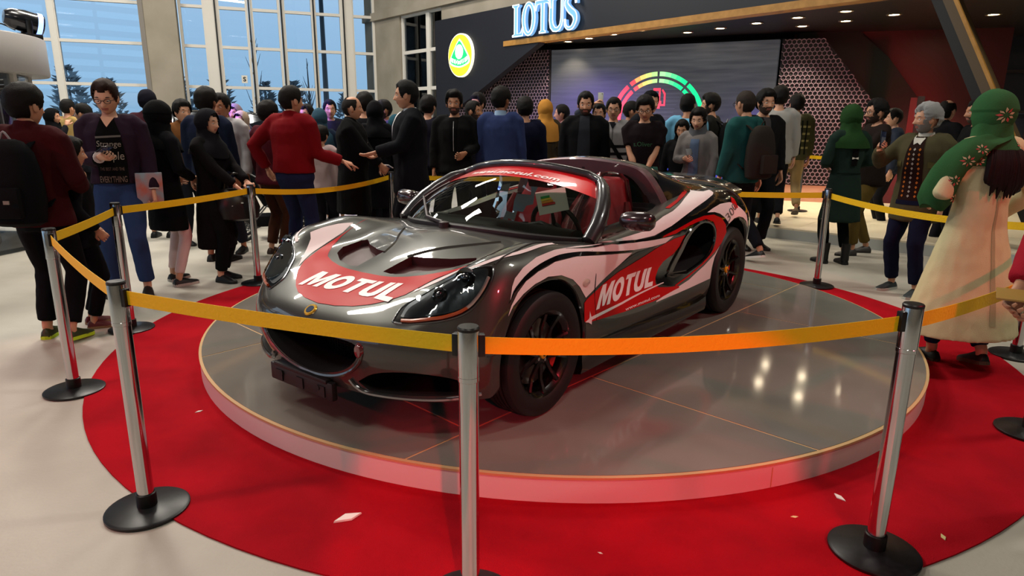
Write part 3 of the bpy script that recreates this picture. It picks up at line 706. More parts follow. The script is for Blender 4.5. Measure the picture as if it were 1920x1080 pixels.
# side scoops
for sy in (1, -1):
    ol = c2([(-.17, .44), (-.28, .55), (-.36, .66), (-.46, .715), (-.60, .735), (-.72, .70), (-.775, .62), (-.74, .53), (-.62, .47), (-.42, .425), (-.26, .41)], 4)[:-4]
    m = MB(); m.prism(ol, lambda p: V(p[0], sy*1.1, p[1]), lambda p: V(p[0]-.12-.1*(p[0]+.5), sy*.56, p[1]*.9+.06)); cutter(m)
for i, c in enumerate(CUT):
    mo_ = body.modifiers.new('cut%d' % i, 'BOOLEAN'); mo_.operation = 'DIFFERENCE'; mo_.object = c; mo_.solver = 'EXACT'; mo_.material_mode = 'TRANSFER'
dg = bpy.context.evaluated_depsgraph_get()
me2 = bpy.data.meshes.new_from_object(body.evaluated_get(dg), preserve_all_data_layers=True, depsgraph=dg)
body.modifiers.clear(); body.data = me2; me2.name = 'body'
for c in CUT: bpy.data.objects.remove(c)
me2.shade_smooth(); me2.set_sharp_from_angle(angle=math.radians(38))
bm = bmesh.new(); bm.from_mesh(me2); FBVH = BVHTree.FromBMesh(bm); bm.free()

# wheels
def wheel(label_side, x, y, z, R, wid, sy, steer=0):
    """R tyre radius; built with its axle along local z, outer face +z, then turned"""
    root = empty('wheel', (x, y, z)); root.parent = car
    root.rotation_euler = (-PI/2*sy, 0, steer) if True else None
    h = wid/2; rr = R-.085 if R < .31 else R-.088
    m = MB(); prof = [(rr-.004, -h*.8), (rr+.02, -h*.98), (R-.02, -h), (R-.004, -h*.86), (R, -h*.7)]
    for g in (-.42, -.14, .14, .42):
        prof += [(R, h*(g-.05)), (R-.008, h*(g-.035)), (R-.008, h*(g+.035)), (R, h*(g+.05))]
    prof += [(R, h*.7), (R-.004, h*.86), (R-.02, h), (rr+.035, h*1.02), (rr+.03, h*1.0), (rr+.012, h*.98), (rr-.004, h*.86)]
    m.lathe(prof, 64, cap=False); m.build('tyre', M_rubber, root, ang=35)
    m = MB(); m.lathe([(rr-.005, -h*.8), (rr-.02, -h*.75), (rr-.03, 0), (rr-.03, h*.6), (rr-.012, h*.82), (rr+.006, h*.9), (rr+.004, h*.80)], 64, cap=False)
    rim = m.build('rim', M_rim, root, ang=35)
    m = MB()
    m.lathe([(.0005, h*.62), (.05, h*.62), (.062, h*.55), (.062, h*.2)], 24, cap=False)
    for k in range(5):
        for d in (-1, 1):
            a0 = 2*PI*k/5 + d*.18; a1 = 2*PI*k/5 + d*.33
            p0 = V(.045*math.cos(a0), .045*math.sin(a0), h*.55); p1 = V((rr-.018)*math.cos(a1), (rr-.018)*math.sin(a1), h*.72)
            pm = p0.lerp(p1, .55) + V(0, 0, -.012)
            m.tube([p0, pm, p1], [(.013, .016), (.012, .011), (.013, .012)], 6, ref=(0, 0, 1))
    m.build('spokes', M_rim, rim, ang=35)
    m = MB()
    for k in range(4):
        a = 2*PI*k/4+.5; m.lathe([(.009, h*.55), (.009, h*.66), (.0005, h*.67)], 6, Matrix.Translation((.038*math.cos(a), .038*math.sin(a), 0)), cap=False)
    m.build('wheel_bolts', M_chr, rim)
    m = MB(); m.lathe([(.024, h*.6), (.024, h*.72), (.02, h*.75), (.0005, h*.755)], 20, cap=False); m.build('hub_cap', mat('yellow_cap', 'd9a21c', .3), rim)
    m = MB(); m.lathe([(.013, h*.757), (.0005, h*.76)], 6, cap=False); m.build('cap_emblem', mat('green_emblem', '123c26', .3), rim)
    m = MB(); m.lathe([(.06, -.02), (rr-.055, -.02), (rr-.055, .0), (.06, .0)], 40, cap=False); m.build('brake_disc', mat('brake_steel', '77716c', .3, metal=1), root)
    m = MB()
    pts = [V((rr-.075)*math.cos(2.4+a*.12), (rr-.075)*math.sin(2.4+a*.12), .008) for a in range(8)]
    m.tube(pts, (.035, .028), 8, ref=(0, 0, 1)); m.build('brake_caliper', mat('red_caliper', 'b0161a', .35), root)
    return root
for sy in (1, -1):
    wheel('f', WF, sy*.735, .2995, .2995, .175, sy, math.radians(0)); wheel('r', WR, sy*.752, .317, .317, .215, sy)

# wheel-arch lips
for x, z, r in ((WF, .315, .345), (WR, .335, .372)):
    for sy in (1, -1):
        m = MB(); P = []
        for i in range(41):
            a = D(-12 + 204*i/40); px_, pz_ = x+r*math.cos(a), z+r*math.sin(a)
            h_ = BODY_BVH.ray_cast(V(px_, sy*1.3, pz_), V(0, -sy, 0))
            if h_[0] is not None: P.append(h_[0] + V(0, -sy*.012, 0))
        m.tube(P, .012, 6); m.build('arch_lip', M_blk_v, car)


# windscreen : glass between base curve and header curve
base = crv([(.50, -.70, .735), (.62, -.655, .74), (.78, -.42, .757), (.86, 0, .772), (.78, .42, .757), (.62, .655, .74), (.50, .70, .735)], 6)[6:-6]
head = crv([(.05, -.60, .99), (.19, -.46, 1.035), (.255, -.25, 1.075), (.285, 0, 1.092), (.255, .25, 1.075), (.19, .46, 1.035), (.05, .60, .99)], 6)[6:-6]
nb = len(base)
def wsp(u, v):
    """u 0..1 across (-y to +y), v 0 bottom..1 top"""
    i = min(int(u*(nb-1)), nb-2); f = u*(nb-1)-i
    a = base[i].lerp(base[i+1], f); b = head[i].lerp(head[i+1], f)
    p = a.lerp(b, v); p += V(.035, 0, .04)*4*v*(1-v)*(.35+.65*math.sin(PI*u)); p.y += (.06*v*(1-v)*4)*(2*u-1); return p
m = MB(); m.grid([[wsp(i/36, j/14) for i in range(37)] for j in range(15)])
ws_bm = m.bm.copy(); WS_BVH = BVHTree.FromBMesh(ws_bm); ws_bm.free()
m.build('windscreen', glass_mat('screen_glass', 'dfe6e0', .09), car, ang=60)
# black frit + red sun strip with lettering
def strip(v0, v1, off, u0=0, u1=1):
    m = MB(); P = []
    nrm = lambda u, v: ((wsp(min(u+.01, 1), v)-wsp(max(u-.01, 0), v)).cross(wsp(u, min(v+.02, 1))-wsp(u, max(v-.02, 0)))).normalized()
    m.grid([[wsp(u0+(u1-u0)*i/40, (v0(u0+(u1-u0)*i/40) if callable(v0) else v0)*(1-j/5) + v1*j/5) + nrm(u0+(u1-u0)*i/40, .5)*off for i in range(41)] for j in range(6)])
    return m
strip(lambda u: .755-.12*abs(2*u-1)**2.2, .99, .004).build('sun_strip', mat('red_film', 'd4141c', .3, coat=.5), car, ang=60)
strip(0, .055, .003).build('glass_frit', M_black, car, ang=60)
tv = text2d('www.motul.com', .062, shear=.28, bold=.0018, space=1.05, step=.02)
xs = [p.x for p in tv[0]]; L_ = max(xs)-min(xs); x0 = min(xs)
vs_ = []
for p in tv[0]:
    u = .245 + .545*(p.x-x0)/L_
    v = .800 + (p.y)*1.5-.05*(2*u-1)**2
    q = wsp(u, v); vs_.append(q)
nrmf = Vector((.75, 0, .66))
me = bpy.data.meshes.new('strip_lettering'); me.from_pydata([tuple(q+nrmf*.009) for q in vs_], [], tv[1]); me.materials.append(mat('white_lettering', 'f4f0f0', .4)); link('strip_lettering', me, car)
# frame : header rail and A pillars
m = MB()
hp_ = [h + V(-.012, 0, .012) for h in head]
m.tube([wsp(0, v)+V(-.012, -.036, 0) for v in (0, .2, .4, .6, .8, .95)] + hp_[1:-1] + [wsp(1, v)+V(-.012, .036, 0) for v in (.95, .8, .6, .4, .2, 0)], [(.05, .042)]*5 + [(.034, .026)]*(len(hp_)) + [(.05, .042)]*5, 10)
m.build('screen_frame', mat('satin_graphite', '3c3e41', .32, metal=.6, coat=.6), car, ang=50)
m = MB(); m.tube([b+V(-.01, 0, .006) for b in base], (.02, .012), 8); m.build('screen_seal', M_black, car)
# wiper
m = MB(); a = wsp(.66, .02)+V(.02, 0, .02)
m.tube([V(.86, -.12, .80), V(.80, -.30, .81), wsp(.12, .32)+V(.02, 0, .025)], [.012, .011, .008], 8)
m.lathe([(.03, 0), (.028, .03), (.012, .035)], 14, Matrix.Translation((.87, -.10, .775)))
m.tube([wsp(.02+.18*i/6, .10+.5*i/6)+V(.014, 0, .014) for i in range(7)], .007, 6)
m.build('wiper', mat('wiper_black', '2a1f22', .4), car)

# rear deck: engine cover / roll hoop fairing
M_hoop = mat('roll_hoop_satin', '6e5a60', .35, metal=.3, coat=.7)
HC = [  # rows from hoop back: half section points v0..v5 (top centre .. foot)
 [(-.46,0,1.122),(-.46,.20,1.112),(-.465,.38,1.088),(-.48,.47,1.045),(-.50,.545,.95),(-.53,.60,.84)],
 [(-.56,0,1.125),(-.56,.20,1.115),(-.565,.38,1.09),(-.575,.475,1.047),(-.59,.55,.955),(-.61,.61,.845)],
 [(-.75,0,1.06),(-.75,.20,1.055),(-.755,.37,1.04),(-.76,.475,1.015),(-.77,.56,.95),(-.78,.625,.86)],
 [(-.98,0,.995),(-.98,.20,.992),(-.98,.36,.985),(-.985,.47,.972),(-.99,.56,.94),(-1.0,.63,.875)],
 [(-1.22,0,.945),(-1.22,.20,.943),(-1.22,.36,.94),(-1.22,.47,.935),(-1.22,.56,.922),(-1.22,.625,.885)],
 [(-1.48,0,.90),(-1.48,.20,.90),(-1.48,.36,.90),(-1.48,.47,.898),(-1.48,.56,.89),(-1.48,.61,.865)],
]
def loft_half(C, ns, nv):
    G = [[Vector(p) for p in r] for r in C]; A_ = []
    for r in G:
        q = []
        for i in range(len(r)-1):
            p0 = r[i-1] if i else Vector((r[1].x, -r[1].y, r[1].z)); p3 = r[i+2] if i+2 < len(r) else r[i+1]*2-r[i]
            for k in range(nv): q.append(cm(p0, r[i], r[i+1], p3, k/nv))
        q.append(r[-1].copy()); q[0].y = 0; A_.append([Vector((p.x, -p.y, p.z)) for p in q[::-1][:-1]] + q)
    out = []
    for i in range(len(A_)-1):
        for k in range(ns):
            out.append([cm(A_[i-1][j] if i else A_[0][j]*2-A_[1][j], A_[i][j], A_[i+1][j], A_[i+2][j] if i+2 < len(A_) else A_[i+1][j]*2-A_[i][j], k/ns) for j in range(len(A_[0]))])
    out.append(A_[-1]); return out
HG = loft_half(HC, 5, 5)
m = MB(); m.grid(HG); hb = m.bm.copy(); HUMP_BVH = BVHTree.FromBMesh(hb); hb.free()
m.build('engine_cover', M_blk_v, car, ang=50)
# hoop frame: thick arch standing at the front of the cover
arch = [Vector((p.x+.03, p.y, p.z-.01)) for p in HG[0]]
m = MB(); vr = []
for p in arch:
    c = V(0, 0, .80); d = (p-V(p.x, 0, .86)); d.x = 0; d.normalize()
    wdt = .10
    i_ = p - d*wdt
    vr.append([p+V(.03, 0, 0), p+V(.02, 0, 0)+d*.012, p+V(-.05, 0, 0)+d*.012, i_+V(-.07, 0, 0), i_+V(.01, 0, 0)])
m.rings(vr, True); m.build('roll_hoop', M_hoop, car, ang=35)
m = MB()
for y in (-.28, .02):
    m.box((-.416, y, 1.055), (.012, .022, .012))
m.build('hoop_bolts', M_black, car)
# bulkhead with rear window behind the seats
m = MB(); m.face([(-.47, -.52, .80), (-.47, .52, .80), (-.47, .42, 1.03), (-.47, 0, 1.07), (-.47, -.42, 1.03)]); m.build('rear_window', mat('dark_green_glass', '10201c', .08, coat=.5), car, ang=0)
m = MB(); m.box((-.45, 0, .60), (.05, 1.08, .42), bev=.01); m.build('bulkhead', M_hole, car)
# spoiler lip
m = MB(); SPR = []
for i in range(25):
    t = -1+2*i/24; y = t*.66; a = abs(t); e_ = a**4
    zt = .945-.02*a**2-.085*e_; xl = -1.40-.12*e_; xt = -1.865+.05*e_
    SPR.append([V(xl, y, zt-.01), V(xl-.12, y, zt+.006), V((xl+xt)/2-.05, y, zt+.005), V(xt+.05, y, zt+.004), V(xt, y, zt+.004), V(xt, y, zt-.018), V((xl+xt)/2, y, zt-.03)])
m.rings(SPR, True); sb = m.bm.copy(); bmesh.ops.recalc_face_normals(sb, faces=sb.faces); SP_BVH = BVHTree.FromBMesh(sb); sb.free()
m.build('rear_spoiler', mat('black_clear_film', '151618', .18, coat=.8), car, ang=40)
# tail lamps, diffuser, exhaust
for sy in (1, -1):
    for y in (.38, .55):
        m = MB(); m.lathe([(.0005, .02), (.05, .015), (.058, 0), (.058, -.03)], 20, Matrix.Translation((-1.845 if y < .5 else -1.80, sy*y, .64)) @ Matrix.Rotation(-PI/2, 4, 'Y'), cap=False); m.build('tail_lamp', mat('red_lamp', '8a0f12', .15, coat=1), car)
m = MB(); m.box((-1.74, 0, .26), (.16, 1.1, .14), bev=.02)
for k in range(5): m.box((-1.76, -.4+.2*k, .22), (.2, .015, .12))
m.build('rear_diffuser', M_hole, car)
m = MB(); m.lathe([(.04, 0), (.045, .12), (.038, .12), (.034, .02)], 18, Matrix.Translation((-1.78, 0, .30)) @ Matrix.Rotation(-PI/2, 4, 'Y')); m.build('exhaust_pipe', M_chr, car)

# nose details
m = MB()
for j in range(16):
    z = .262 + .0115*j
    m.tube([V(1.70-.12*abs(t)**1.5, t*(.12+.2*min(1,(z-.25)/.1)), z) for t in [(-1+2*i/10) for i in range(11)]], .0028, 4)
for i in range(25):
    t = -1+2*i/24; m.tube([V(1.70-.12*abs(t)**1.5, t*.31, .26+.1*t*t), V(1.70-.12*abs(t)**1.5, t*.31, .44)], .0024, 4)
o = m.build('mouth_mesh', mat('mesh_black', '16090a', .35, metal=.5), car); o['kind'] = 'stuff'
m = MB(); m.box((1.80, .10, .425), (.03, .07, .035), bev=.006); m.build('tow_eye_cover', mat('red_tow', 'b80f14', .4), car)
m = MB(); m.box((1.885, -.05, .185), (.03, .47, .085), bev=.008); m.box((1.882, -.05, .228), (.045, .40, .02), bev=.005)
for y in (-.21, -.05, .11): m.box((1.902, y, .178), (.006, .05, .05))
pb = m.build('plate_bracket', mat('bracket_plastic', '121012', .5), car)
m = MB()
for y in (-.12, .16): m.lathe([(.012, 0), (.012, .004)], 12, Matrix.Translation((1.904, y-.07, .19)) @ Matrix.Rotation(PI/2, 4, 'Y'))
m.build('bracket_holes', M_dark, pb)
for sy in (1, -1):       # lip round the low side mouths, fog lamps
    m = MB(); P = []
    for y, z in c2([(.28, .268), (.306, .238), (.347, .219), (.42, .216), (.56, .216), (.70, .221), (.772, .232)], 4):
        h_ = BODY_BVH.ray_cast(V(2.3, sy*y, z), V(-1, 0, 0)); 
        if h_[0] is not None: P.append(h_[0]+V(.006, 0, 0))
    if len(P) > 2: m.tube(P, .0085, 6); m.build('splitter_lip', mat('lip_bright', '8e9092', .15, metal=.9), car)
    h_ = BODY_BVH.ray_cast(V(2.3, sy*.348, .412), V(-1, 0, 0))[0]
    m = MB(); m.lathe([(.0005, .012), (.018, .01), (.024, 0), (.024, -.02)], 16, Matrix.Translation(h_) @ Matrix.Diagonal((1, 1, 1.5, 1)) @ Matrix.Rotation(PI/2, 4, 'Y'), cap=False); m.build('fog_sensor', mat('lens_red', '6a3034', .1, coat=1), car)
line_decal_pts = c2([(-.365, .405), (-.345, .358), (-.29, .308), (-.2, .266), (-.1, .243), (0, .236), (.1, .243), (.2, .266), (.29, .308), (.345, .358), (.365, .405)], 4)
m = MB(); m.tube([BODY_BVH.ray_cast(V(2.4, y, z), V(-1, 0, 0))[0] for y, z in line_decal_pts], .009, 6); m.build('mouth_lip', M_paint, car)
# badge on the nose
def on_top(x, y): return BODY_BVH.ray_cast(V(x, y, 2), V(0, 0, -1))
hh = on_top(1.852, 0); Mz = hh[1].to_track_quat('Z', 'Y').to_matrix().to_4x4(); Mz.translation = hh[0]
m = MB(); m.lathe([(.0005, .006), (.029, .006), (.033, .0), ], 24, Mz, cap=False); bdg = m.build('nose_badge', mat('badge_gold', 'e0b23a', .25, metal=.6), car)
m = MB(); m.lathe([(.0005, .008), (.019, .008), (.021, .006)], 18, Mz, cap=False); m.build('badge_shield', mat('badge_blue', '17324f', .25), bdg)

# headlights: dark housing + chrome rim + lens
M_lens = glass_mat('lamp_lens', 'e8eef2', .10)
HL3 = [(1.764, .446, .534), (1.70, .434, .581), (1.63, .477, .622), (1.565, .523, .664), (1.524, .592, .709), (1.478, .644, .741), (1.426, .69, .752), (1.418, .710, .740), (1.450, .728, .702), (1.496, .733, .660), (1.540, .726, .622), (1.58, .712, .594), (1.63, .68, .570), (1.684, .627, .553), (1.733, .546, .538), (1.76, .475, .53)]
for sy in (1, -1):
    dv = V(-.55, -.42*sy, -.72).normalized(); h1 = dv.cross(V(0, 0, 1)).normalized(); h2 = h1.cross(dv)
    out = c2([(V(p[0], p[1]*sy, p[2]).dot(h1), V(p[0], p[1]*sy, p[2]).dot(h2)) for p in HL3 + [HL3[0]]], 3)[:-1]
    c0 = (sum(p[0] for p in out)/len(out), sum(p[1] for p in out)/len(out))
    shr = lambda k_, oy: [((p[0]-c0[0])*k_+c0[0], (p[1]-c0[1])*(k_-.03)+c0[1]+oy) for p in out]
    fo_ = lambda p: h1*p.x + h2*p.y - dv*3
    root = project('headlight', flat2d([out], .025), BODY_BVH, fo_, dv, .002, M_blk_v, car)
    inn = shr(.87, .008)
    project('headlight_housing', flat2d([inn], .025), BODY_BVH, fo_, dv, .004, mat('housing_dark', '2a2d31', .3, metal=.4), root)
    def hp2(x, y, off):
        h_ = BODY_BVH.ray_cast(V(x, y*sy, 2), V(0, 0, -1)); return h_[0]+h_[1]*off, h_[1]
    for x, y, r in ((1.615, .585, .034), (1.525, .645, .044)):
        p, n1 = hp2(x, y, .004); q = (n1+V(.9, 0, 0)).normalized().to_track_quat('Z', 'Y').to_matrix().to_4x4(); q.translation = p
        m = MB(); m.lathe([(r, .0), (r*.98, .014), (r*.8, .008), (r*.45, .002), (.0005, .010)], 20, q, cap=False); m.build('lamp_bowl', mat('lamp_chrome', '55585d', .15, metal=1), root)
        m = MB(); m.lathe([(r*.42, .004), (r*.40, .016), (r*.2, .022), (.0005, .023)], 16, q, cap=False); m.build('projector_lens', mat('projector', '1c2026', .05, coat=1), root)
    row_ = c2([(p[0]*.93+1.60*.07, (p[1]-.60)*.90+.598) for p in (HL3[15], HL3[14], HL3[13], HL3[12], HL3[11], HL3[10], HL3[9], HL3[8])], 4)
    m = MB(); m.tube([hp2(x, y, .010)[0] for x, y in row_[:17]], .008, 6); m.build('indicator_strip', mat('amber_led', 'a04a22', .2, coat=1), root)
    m = MB(); m.tube([hp2(x, y, .010)[0] for x, y in row_[16:]], .008, 6); m.build('running_light_bar', mat('drl_clear', 'b9aca6', .15, metal=.5), root)
    project('headlight_lens', flat2d([inn], .02), BODY_BVH, fo_, dv, .020, M_lens, root)
    m = MB(); m.tube([h for h in (BODY_BVH.ray_cast(fo_(Vector(p)), dv)[0] for p in [(q[0], q[1], 0) for q in out]) if h is not None], .006, 6, closed=True); m.build('headlight_rim', mat('rim_grey', '5f6164', .2, metal=.8), root)
# bonnet shut lines and centre ridge cap
def line_decal(name, pts, axis, w_, m_, bvh=None, off=.0015):
    bvh = bvh or BODY_BVH; P = []
    for p in pts:
        if axis == 'z': h_ = bvh.ray_cast(V(p[0], p[1], 2), V(0, 0, -1))
        elif axis == 'x': h_ = bvh.ray_cast(V(2.4, p[0], p[1]), V(-1, 0, 0))
        else: h_ = bvh.ray_cast(V(p[0], 1.4*axis, p[1]), V(0, -axis, 0))
        if h_[0] is not None: P.append(h_[0]+h_[1]*off)
    m = MB(); m.tube(P, w_, 4); return m.build(name, m_, car)
M_gap = mat('panel_gap', '0d0d0f', .6)
for sy in (1, -1):
    line_decal('shut_line', c2([(1.40, sy*.70), (1.2, sy*.69), (1.0, sy*.685), (.8, sy*.69), (.66, sy*.70)], 6), 'z', .004, M_gap)
    line_decal('shut_line', [(.68, .72), (.69, .60), (.70, .48), (.70, .36)], sy, .003, M_gap)
    line_decal('shut_line', c2([(1.56+0*.1, .40), (1.50, .405), (1.46, .41)], 3), sy, .003, M_gap)
line_decal('shut_line', c2([(-.40, .475), (-.2, .47), (0, .468), (.2, .47), (.40, .475)], 6), 'x', .003, M_gap)
# bonnet edge bulges beside the vents (bright creases)
for sy in (1, -1):
    line_decal('bonnet_crease', c2([(1.33, sy*.085), (1.2, sy*.15), (1.05, sy*.27), (.93, sy*.36)], 5), 'z', .012, M_paint, off=-.004)
# black sills
for sy in (1, -1):
    m = MB(); R_ = []
    for i in range(13):
        x = .86-1.58*i/12; w_ = .82+.02*i/12; t_ = .335-.11*min(1, i/10)
        if i == 12: t_ = .25
        R_.append([V(x, sy*(w_-.05), .10), V(x, sy*(w_+.005), .115), V(x, sy*(w_+.014), .15), V(x, sy*(w_+.008), t_*.55+.07), V(x, sy*(w_-.03), t_*.6+.07)])
    m.rings(R_, True); m.build('side_sill', M_blk_v, car, ang=50)
# side scoop blade and lip
for sy in (1, -1):
    lip = c2([(-.17, .44), (-.28, .55), (-.36, .66), (-.46, .715), (-.60, .735), (-.72, .70), (-.775, .62), (-.74, .53), (-.62, .47), (-.42, .425), (-.26, .41)], 4)[:-4]
    P = [BODY_BVH.ray_cast(V(x, sy*1.4, z), V(0, -sy, 0))[0] for x, z in lip]
    m = MB(); m.tube([p for p in P if p is not None], .011, 6, closed=True); m.build('scoop_lip', M_blk_v, car)
    m = MB(); R_ = []
    for z in (.44, .52, .60, .68):
        x = -.34-.75*(z-.44)*.8; R_.append([V(x+.07, sy*.70, z), V(x-.02, sy*.735, z), V(x-.09, sy*.69, z), V(x-.02, sy*.68, z)])
    m.rings(R_, True); m.build('scoop_blade', mat('blade_grey', '1c1c1e', .35), car)
    h_ = BODY_BVH.ray_cast(V(.80, sy*1.4, .58), V(0, -sy, 0))
    m = MB(); m.lathe([(.0005, .01), (.022, .008), (.028, 0)], 16, Matrix.Translation(h_[0]) @ Matrix.Diagonal((1.5, 1, .75, 1)) @ Matrix.Rotation(-PI/2*sy, 4, 'X'), cap=False); m.build('side_repeater', mat('repeater', 'c9b9b0', .12, coat=1), car)
    # fuel/air cap bolt on rear haunch
    h_ = BODY_BVH.ray_cast(V(-.86, sy*1.4, .80), V(0, -sy, 0))
# mirrors
for sy in (1, -1):
    root = empty('door_mirror'); root.parent = car
    m = MB(); pts = crv([(.50, sy*.70, .775), (.47, sy*.745, .80), (.42, sy*.80, .825)], 3)
    m.tube(pts, [(.028, .016)]*len(pts), 8); m.build('mirror_stalk', M_paint, root)
    m = MB(); RR = []
    for t, r1, r2 in ((0, .018, .02), (.06, .036, .036), (.2, .046, .047), (.45, .05, .052), (.7, .05, .053), (.9, .043, .047), (1, .02, .03)):
        c = V(.42-.02*t, sy*(.775+.185*t), .852); RR.append([c+V(r1*1.1*math.cos(a), 0, r2*math.sin(a)) for a in [2*PI*k/14 for k in range(14)]])
    m.rings(RR, True); m.build('mirror_shell', mat('mirror_paint', '33262a', .3, metal=.5, coat=1), root, ang=60)
    m = MB(); m.box((.352, sy*.87, .852), (.006, .14, .07), bev=.002); m.build('mirror_glass', M_chr, root)

# cockpit
M_seat = mat('red_seat_leather', '9c1524', .45); M_trimr = mat('red_trim', '6e0f1a', .5); M_dash = mat('dash_black', '15130f', .55)
M_film = glass_mat('plastic_wrap', 'f2dede', .16)
for sy in (1, -1):
    root = empty('seat', (0, sy*.28, 0)); root.parent = car
    m = MB(); R_ = []
    for x, z, w_, t_ in ((.26, .40, .20, .05), (.05, .385, .22, .06), (-.12, .40, .22, .07), (-.22, .50, .22, .07), (-.27, .66, .22, .065), (-.31, .80, .19, .06), (-.335, .90, .135, .05), (-.35, .985, .105, .04), (-.352, 1.01, .06, .02)):
        a_ = V(1, 0, 0) if z > .45 else V(0, 0, 1)
        R_.append([V(x, 0, z)+V(0, 1, 0)*w_*math.cos(b)+a_*t_*math.sin(b) for b in [2*PI*k/16 for k in range(16)]])
    m.rings(R_, True); m.build('seat_shell', M_seat, root, ang=60)
    m = MB()
    for s2 in (1, -1):
        m.tube([V(.22, s2*.2, .45), V(-.05, s2*.22, .46), V(-.17, s2*.22, .55), V(-.22, s2*.21, .72), V(-.26, s2*.17, .86)], [.03, .045, .05, .045, .02], 8)
    m.build('seat_bolster', M_trimr, root)
    if sy == 1:
        m = MB(); R_ = []
        rnd = random.Random(4)
        for x, z, w_, t_ in ((-.13, .58, .26, .15), (-.19, .70, .255, .13), (-.24, .82, .225, .115), (-.28, .92, .17, .10), (-.31, 1.0, .135, .075), (-.325, 1.035, .09, .045), (-.33, 1.045, .03, .02)):
            R_.append([V(x, 0, z)+V(0, 1, 0)*(w_*math.cos(b)*(1+.12*(rnd.random()-.5)))+V(1, 0, 0)*(t_*math.sin(b)*(1+.3*(rnd.random()-.5))) for b in [2*PI*k/22 for k in range(22)]])
        m.rings(R_, False); m.build('plastic_seat_cover', M_film, root, ang=18)
        m = MB(); m.tube(crv([(-.10, .12, .72), (-.16, .06, .88), (-.22, -.02, .99), (-.28, -.05, 1.04)], 5), .004, 5); m.tube(crv([(-.12, -.16, .66), (-.18, -.14, .82), (-.22, -.10, .96)], 5), .003, 5); m.build('film_crease', mat('film_white', 'd8cccc', .2), root)
    else:
        m = MB(); rnd = random.Random(9)
        P = [[V(-.05+.03*rnd.random()-.12*j/6, -.26+.42*i/7+.03*rnd.random(), .62+.36*j/6+.03*rnd.random()) for i in range(8)] for j in range(7)]
        m.grid(P); m.build('plastic_seat_cover', M_film, root, ang=10)
m = MB()
m.tube([V(.56, y, .735-.02*abs(y)) for y in (-.58, -.3, 0, .3, .58)], (.07, .10), 10, ref=(0, 0, 1)); m.tube([V(.46, .10, .70), V(.46, .28, .745), V(.46, .46, .70)], (.06, .06), 10)
m.build('dashboard', M_dash, car)
m = MB(); m.box((.36, 0, .50), (.5, .16, .12), bev=.02); m.build('centre_tunnel', M_trimr, car)
m = MB(); Mx = Matrix.Translation((.30, .28, .74)) @ Matrix.Rotation(D(-68), 4, 'Y')
m.tube([Mx @ V(.165*math.cos(2*PI*i/28), .165*math.sin(2*PI*i/28), 0) for i in range(28)], .015, 8, closed=True)
for a in (0, 2.2, 4.1): m.tube([Mx @ V(.03*math.cos(a), .03*math.sin(a), -.01), Mx @ V(.16*math.cos(a), .16*math.sin(a), 0)], (.014, .006), 6)
m.lathe([(.04, -.02), (.045, .0), (.03, .012), (.0005, .014)], 16, Mx)
m.build('steering_wheel', M_dash, car)
m = MB(); m.box((.30, .16, 1.005), (.03, .17, .055), Matrix.Rotation(.3, 3, 'Y'), bev=.012); m.tube([V(.28, .16, 1.03), V(.285, .16, 1.075)], .008, 6); m.build('rear_view_mirror', M_trimr, car)
m = MB(); m.box((0, 0, 0), (.17, .003, .13)); m.bm.transform(Matrix.Translation(wsp(.76, .50)+V(-.05, 0, -.02)) @ Matrix.Rotation(D(-54), 4, 'Z') @ Matrix.Rotation(D(12), 4, 'X') @ Matrix.Rotation(D(12), 4, 'Y')); ps = m.build('energy_card', mat('paper', 'd9d4c8', .7), car, ang=0)
for k, h in enumerate(('1fa04a', 'e8d23a', 'f09a2c', 'd42a22')):
    m = MB(); m.box((.0, .004, 0), (.05+.008*k, .003, .012)); m.bm.transform(Matrix.Translation(wsp(.76, .50)+V(-.05, 0, -.02)) @ Matrix.Rotation(D(-54), 4, 'Z') @ Matrix.Rotation(D(12), 4, 'X') @ Matrix.Rotation(D(12), 4, 'Y') @ Matrix.Translation((.035-.004*k, .0, .03-.014*k))); m.build('energy_bar', mat('bar_'+h, h, .6), ps, ang=0)
m = MB(); m.box((0, 0, 0), (.05, .003, .028)); m.bm.transform(Matrix.Translation((.12, .05, .86)) @ Matrix.Rotation(D(-50), 4, 'Z')); m.build('paper_tag', mat('paper', 'd9d4c8', .7), car, ang=0)

# ------------------------------------------------------------------ livery : vinyl shapes laid on the body
JB = bmesh.new()
for g in (HG,):
    vr = [[JB.verts.new(p) for p in r] for r in g]
    for i in range(len(vr)-1):
        for j in range(len(vr[0])-1): JB.faces.new((vr[i][j], vr[i][j+1], vr[i+1][j+1], vr[i+1][j]))
t_ = body_mesh(); tm = bpy.data.meshes.new('t'); t_.to_mesh(tm); t_.free(); JB.from_mesh(tm); bpy.data.meshes.remove(tm)
JBVH = BVHTree.FromBMesh(JB); JB.free()
TD = V(0, -.8, -.6)
def side(name, pts, m_, off, tilt=False, step=.03, vf=None, hole=None):
    """pts : car-space points of the left side; laid on both sides"""
    o2 = [(p[0], p[2]*.8-p[1]*.6) if tilt else (p[0], p[-1]) for p in pts] if pts else None
    ols_ = [o2] + ([[(p[0], p[2]*.8-p[1]*.6) for p in hole]] if hole else [])
    for sy in (1, -1):
        if tilt:
            fo = lambda p: V(p.x, -.6*p.y*sy, .8*p.y) - V(0, -.8*sy, -.6)*3; fd_ = V(0, -.8*sy, -.6)
        else:
            fo = lambda p: V(p.x, 1.6*sy, p.y); fd_ = V(0, -sy, 0)
        project(name, vf or flat2d(ols_, step), JBVH, fo, fd_, off, m_, car)
def strip2d(q, ws_):
    o_ = stroke(q, ws_); n = len(q)
    return [V(p[0], p[1], 0) for p in o_], [[i, i+1, 2*n-2-i, 2*n-1-i] for i in range(n-1)]
SCOOP = []
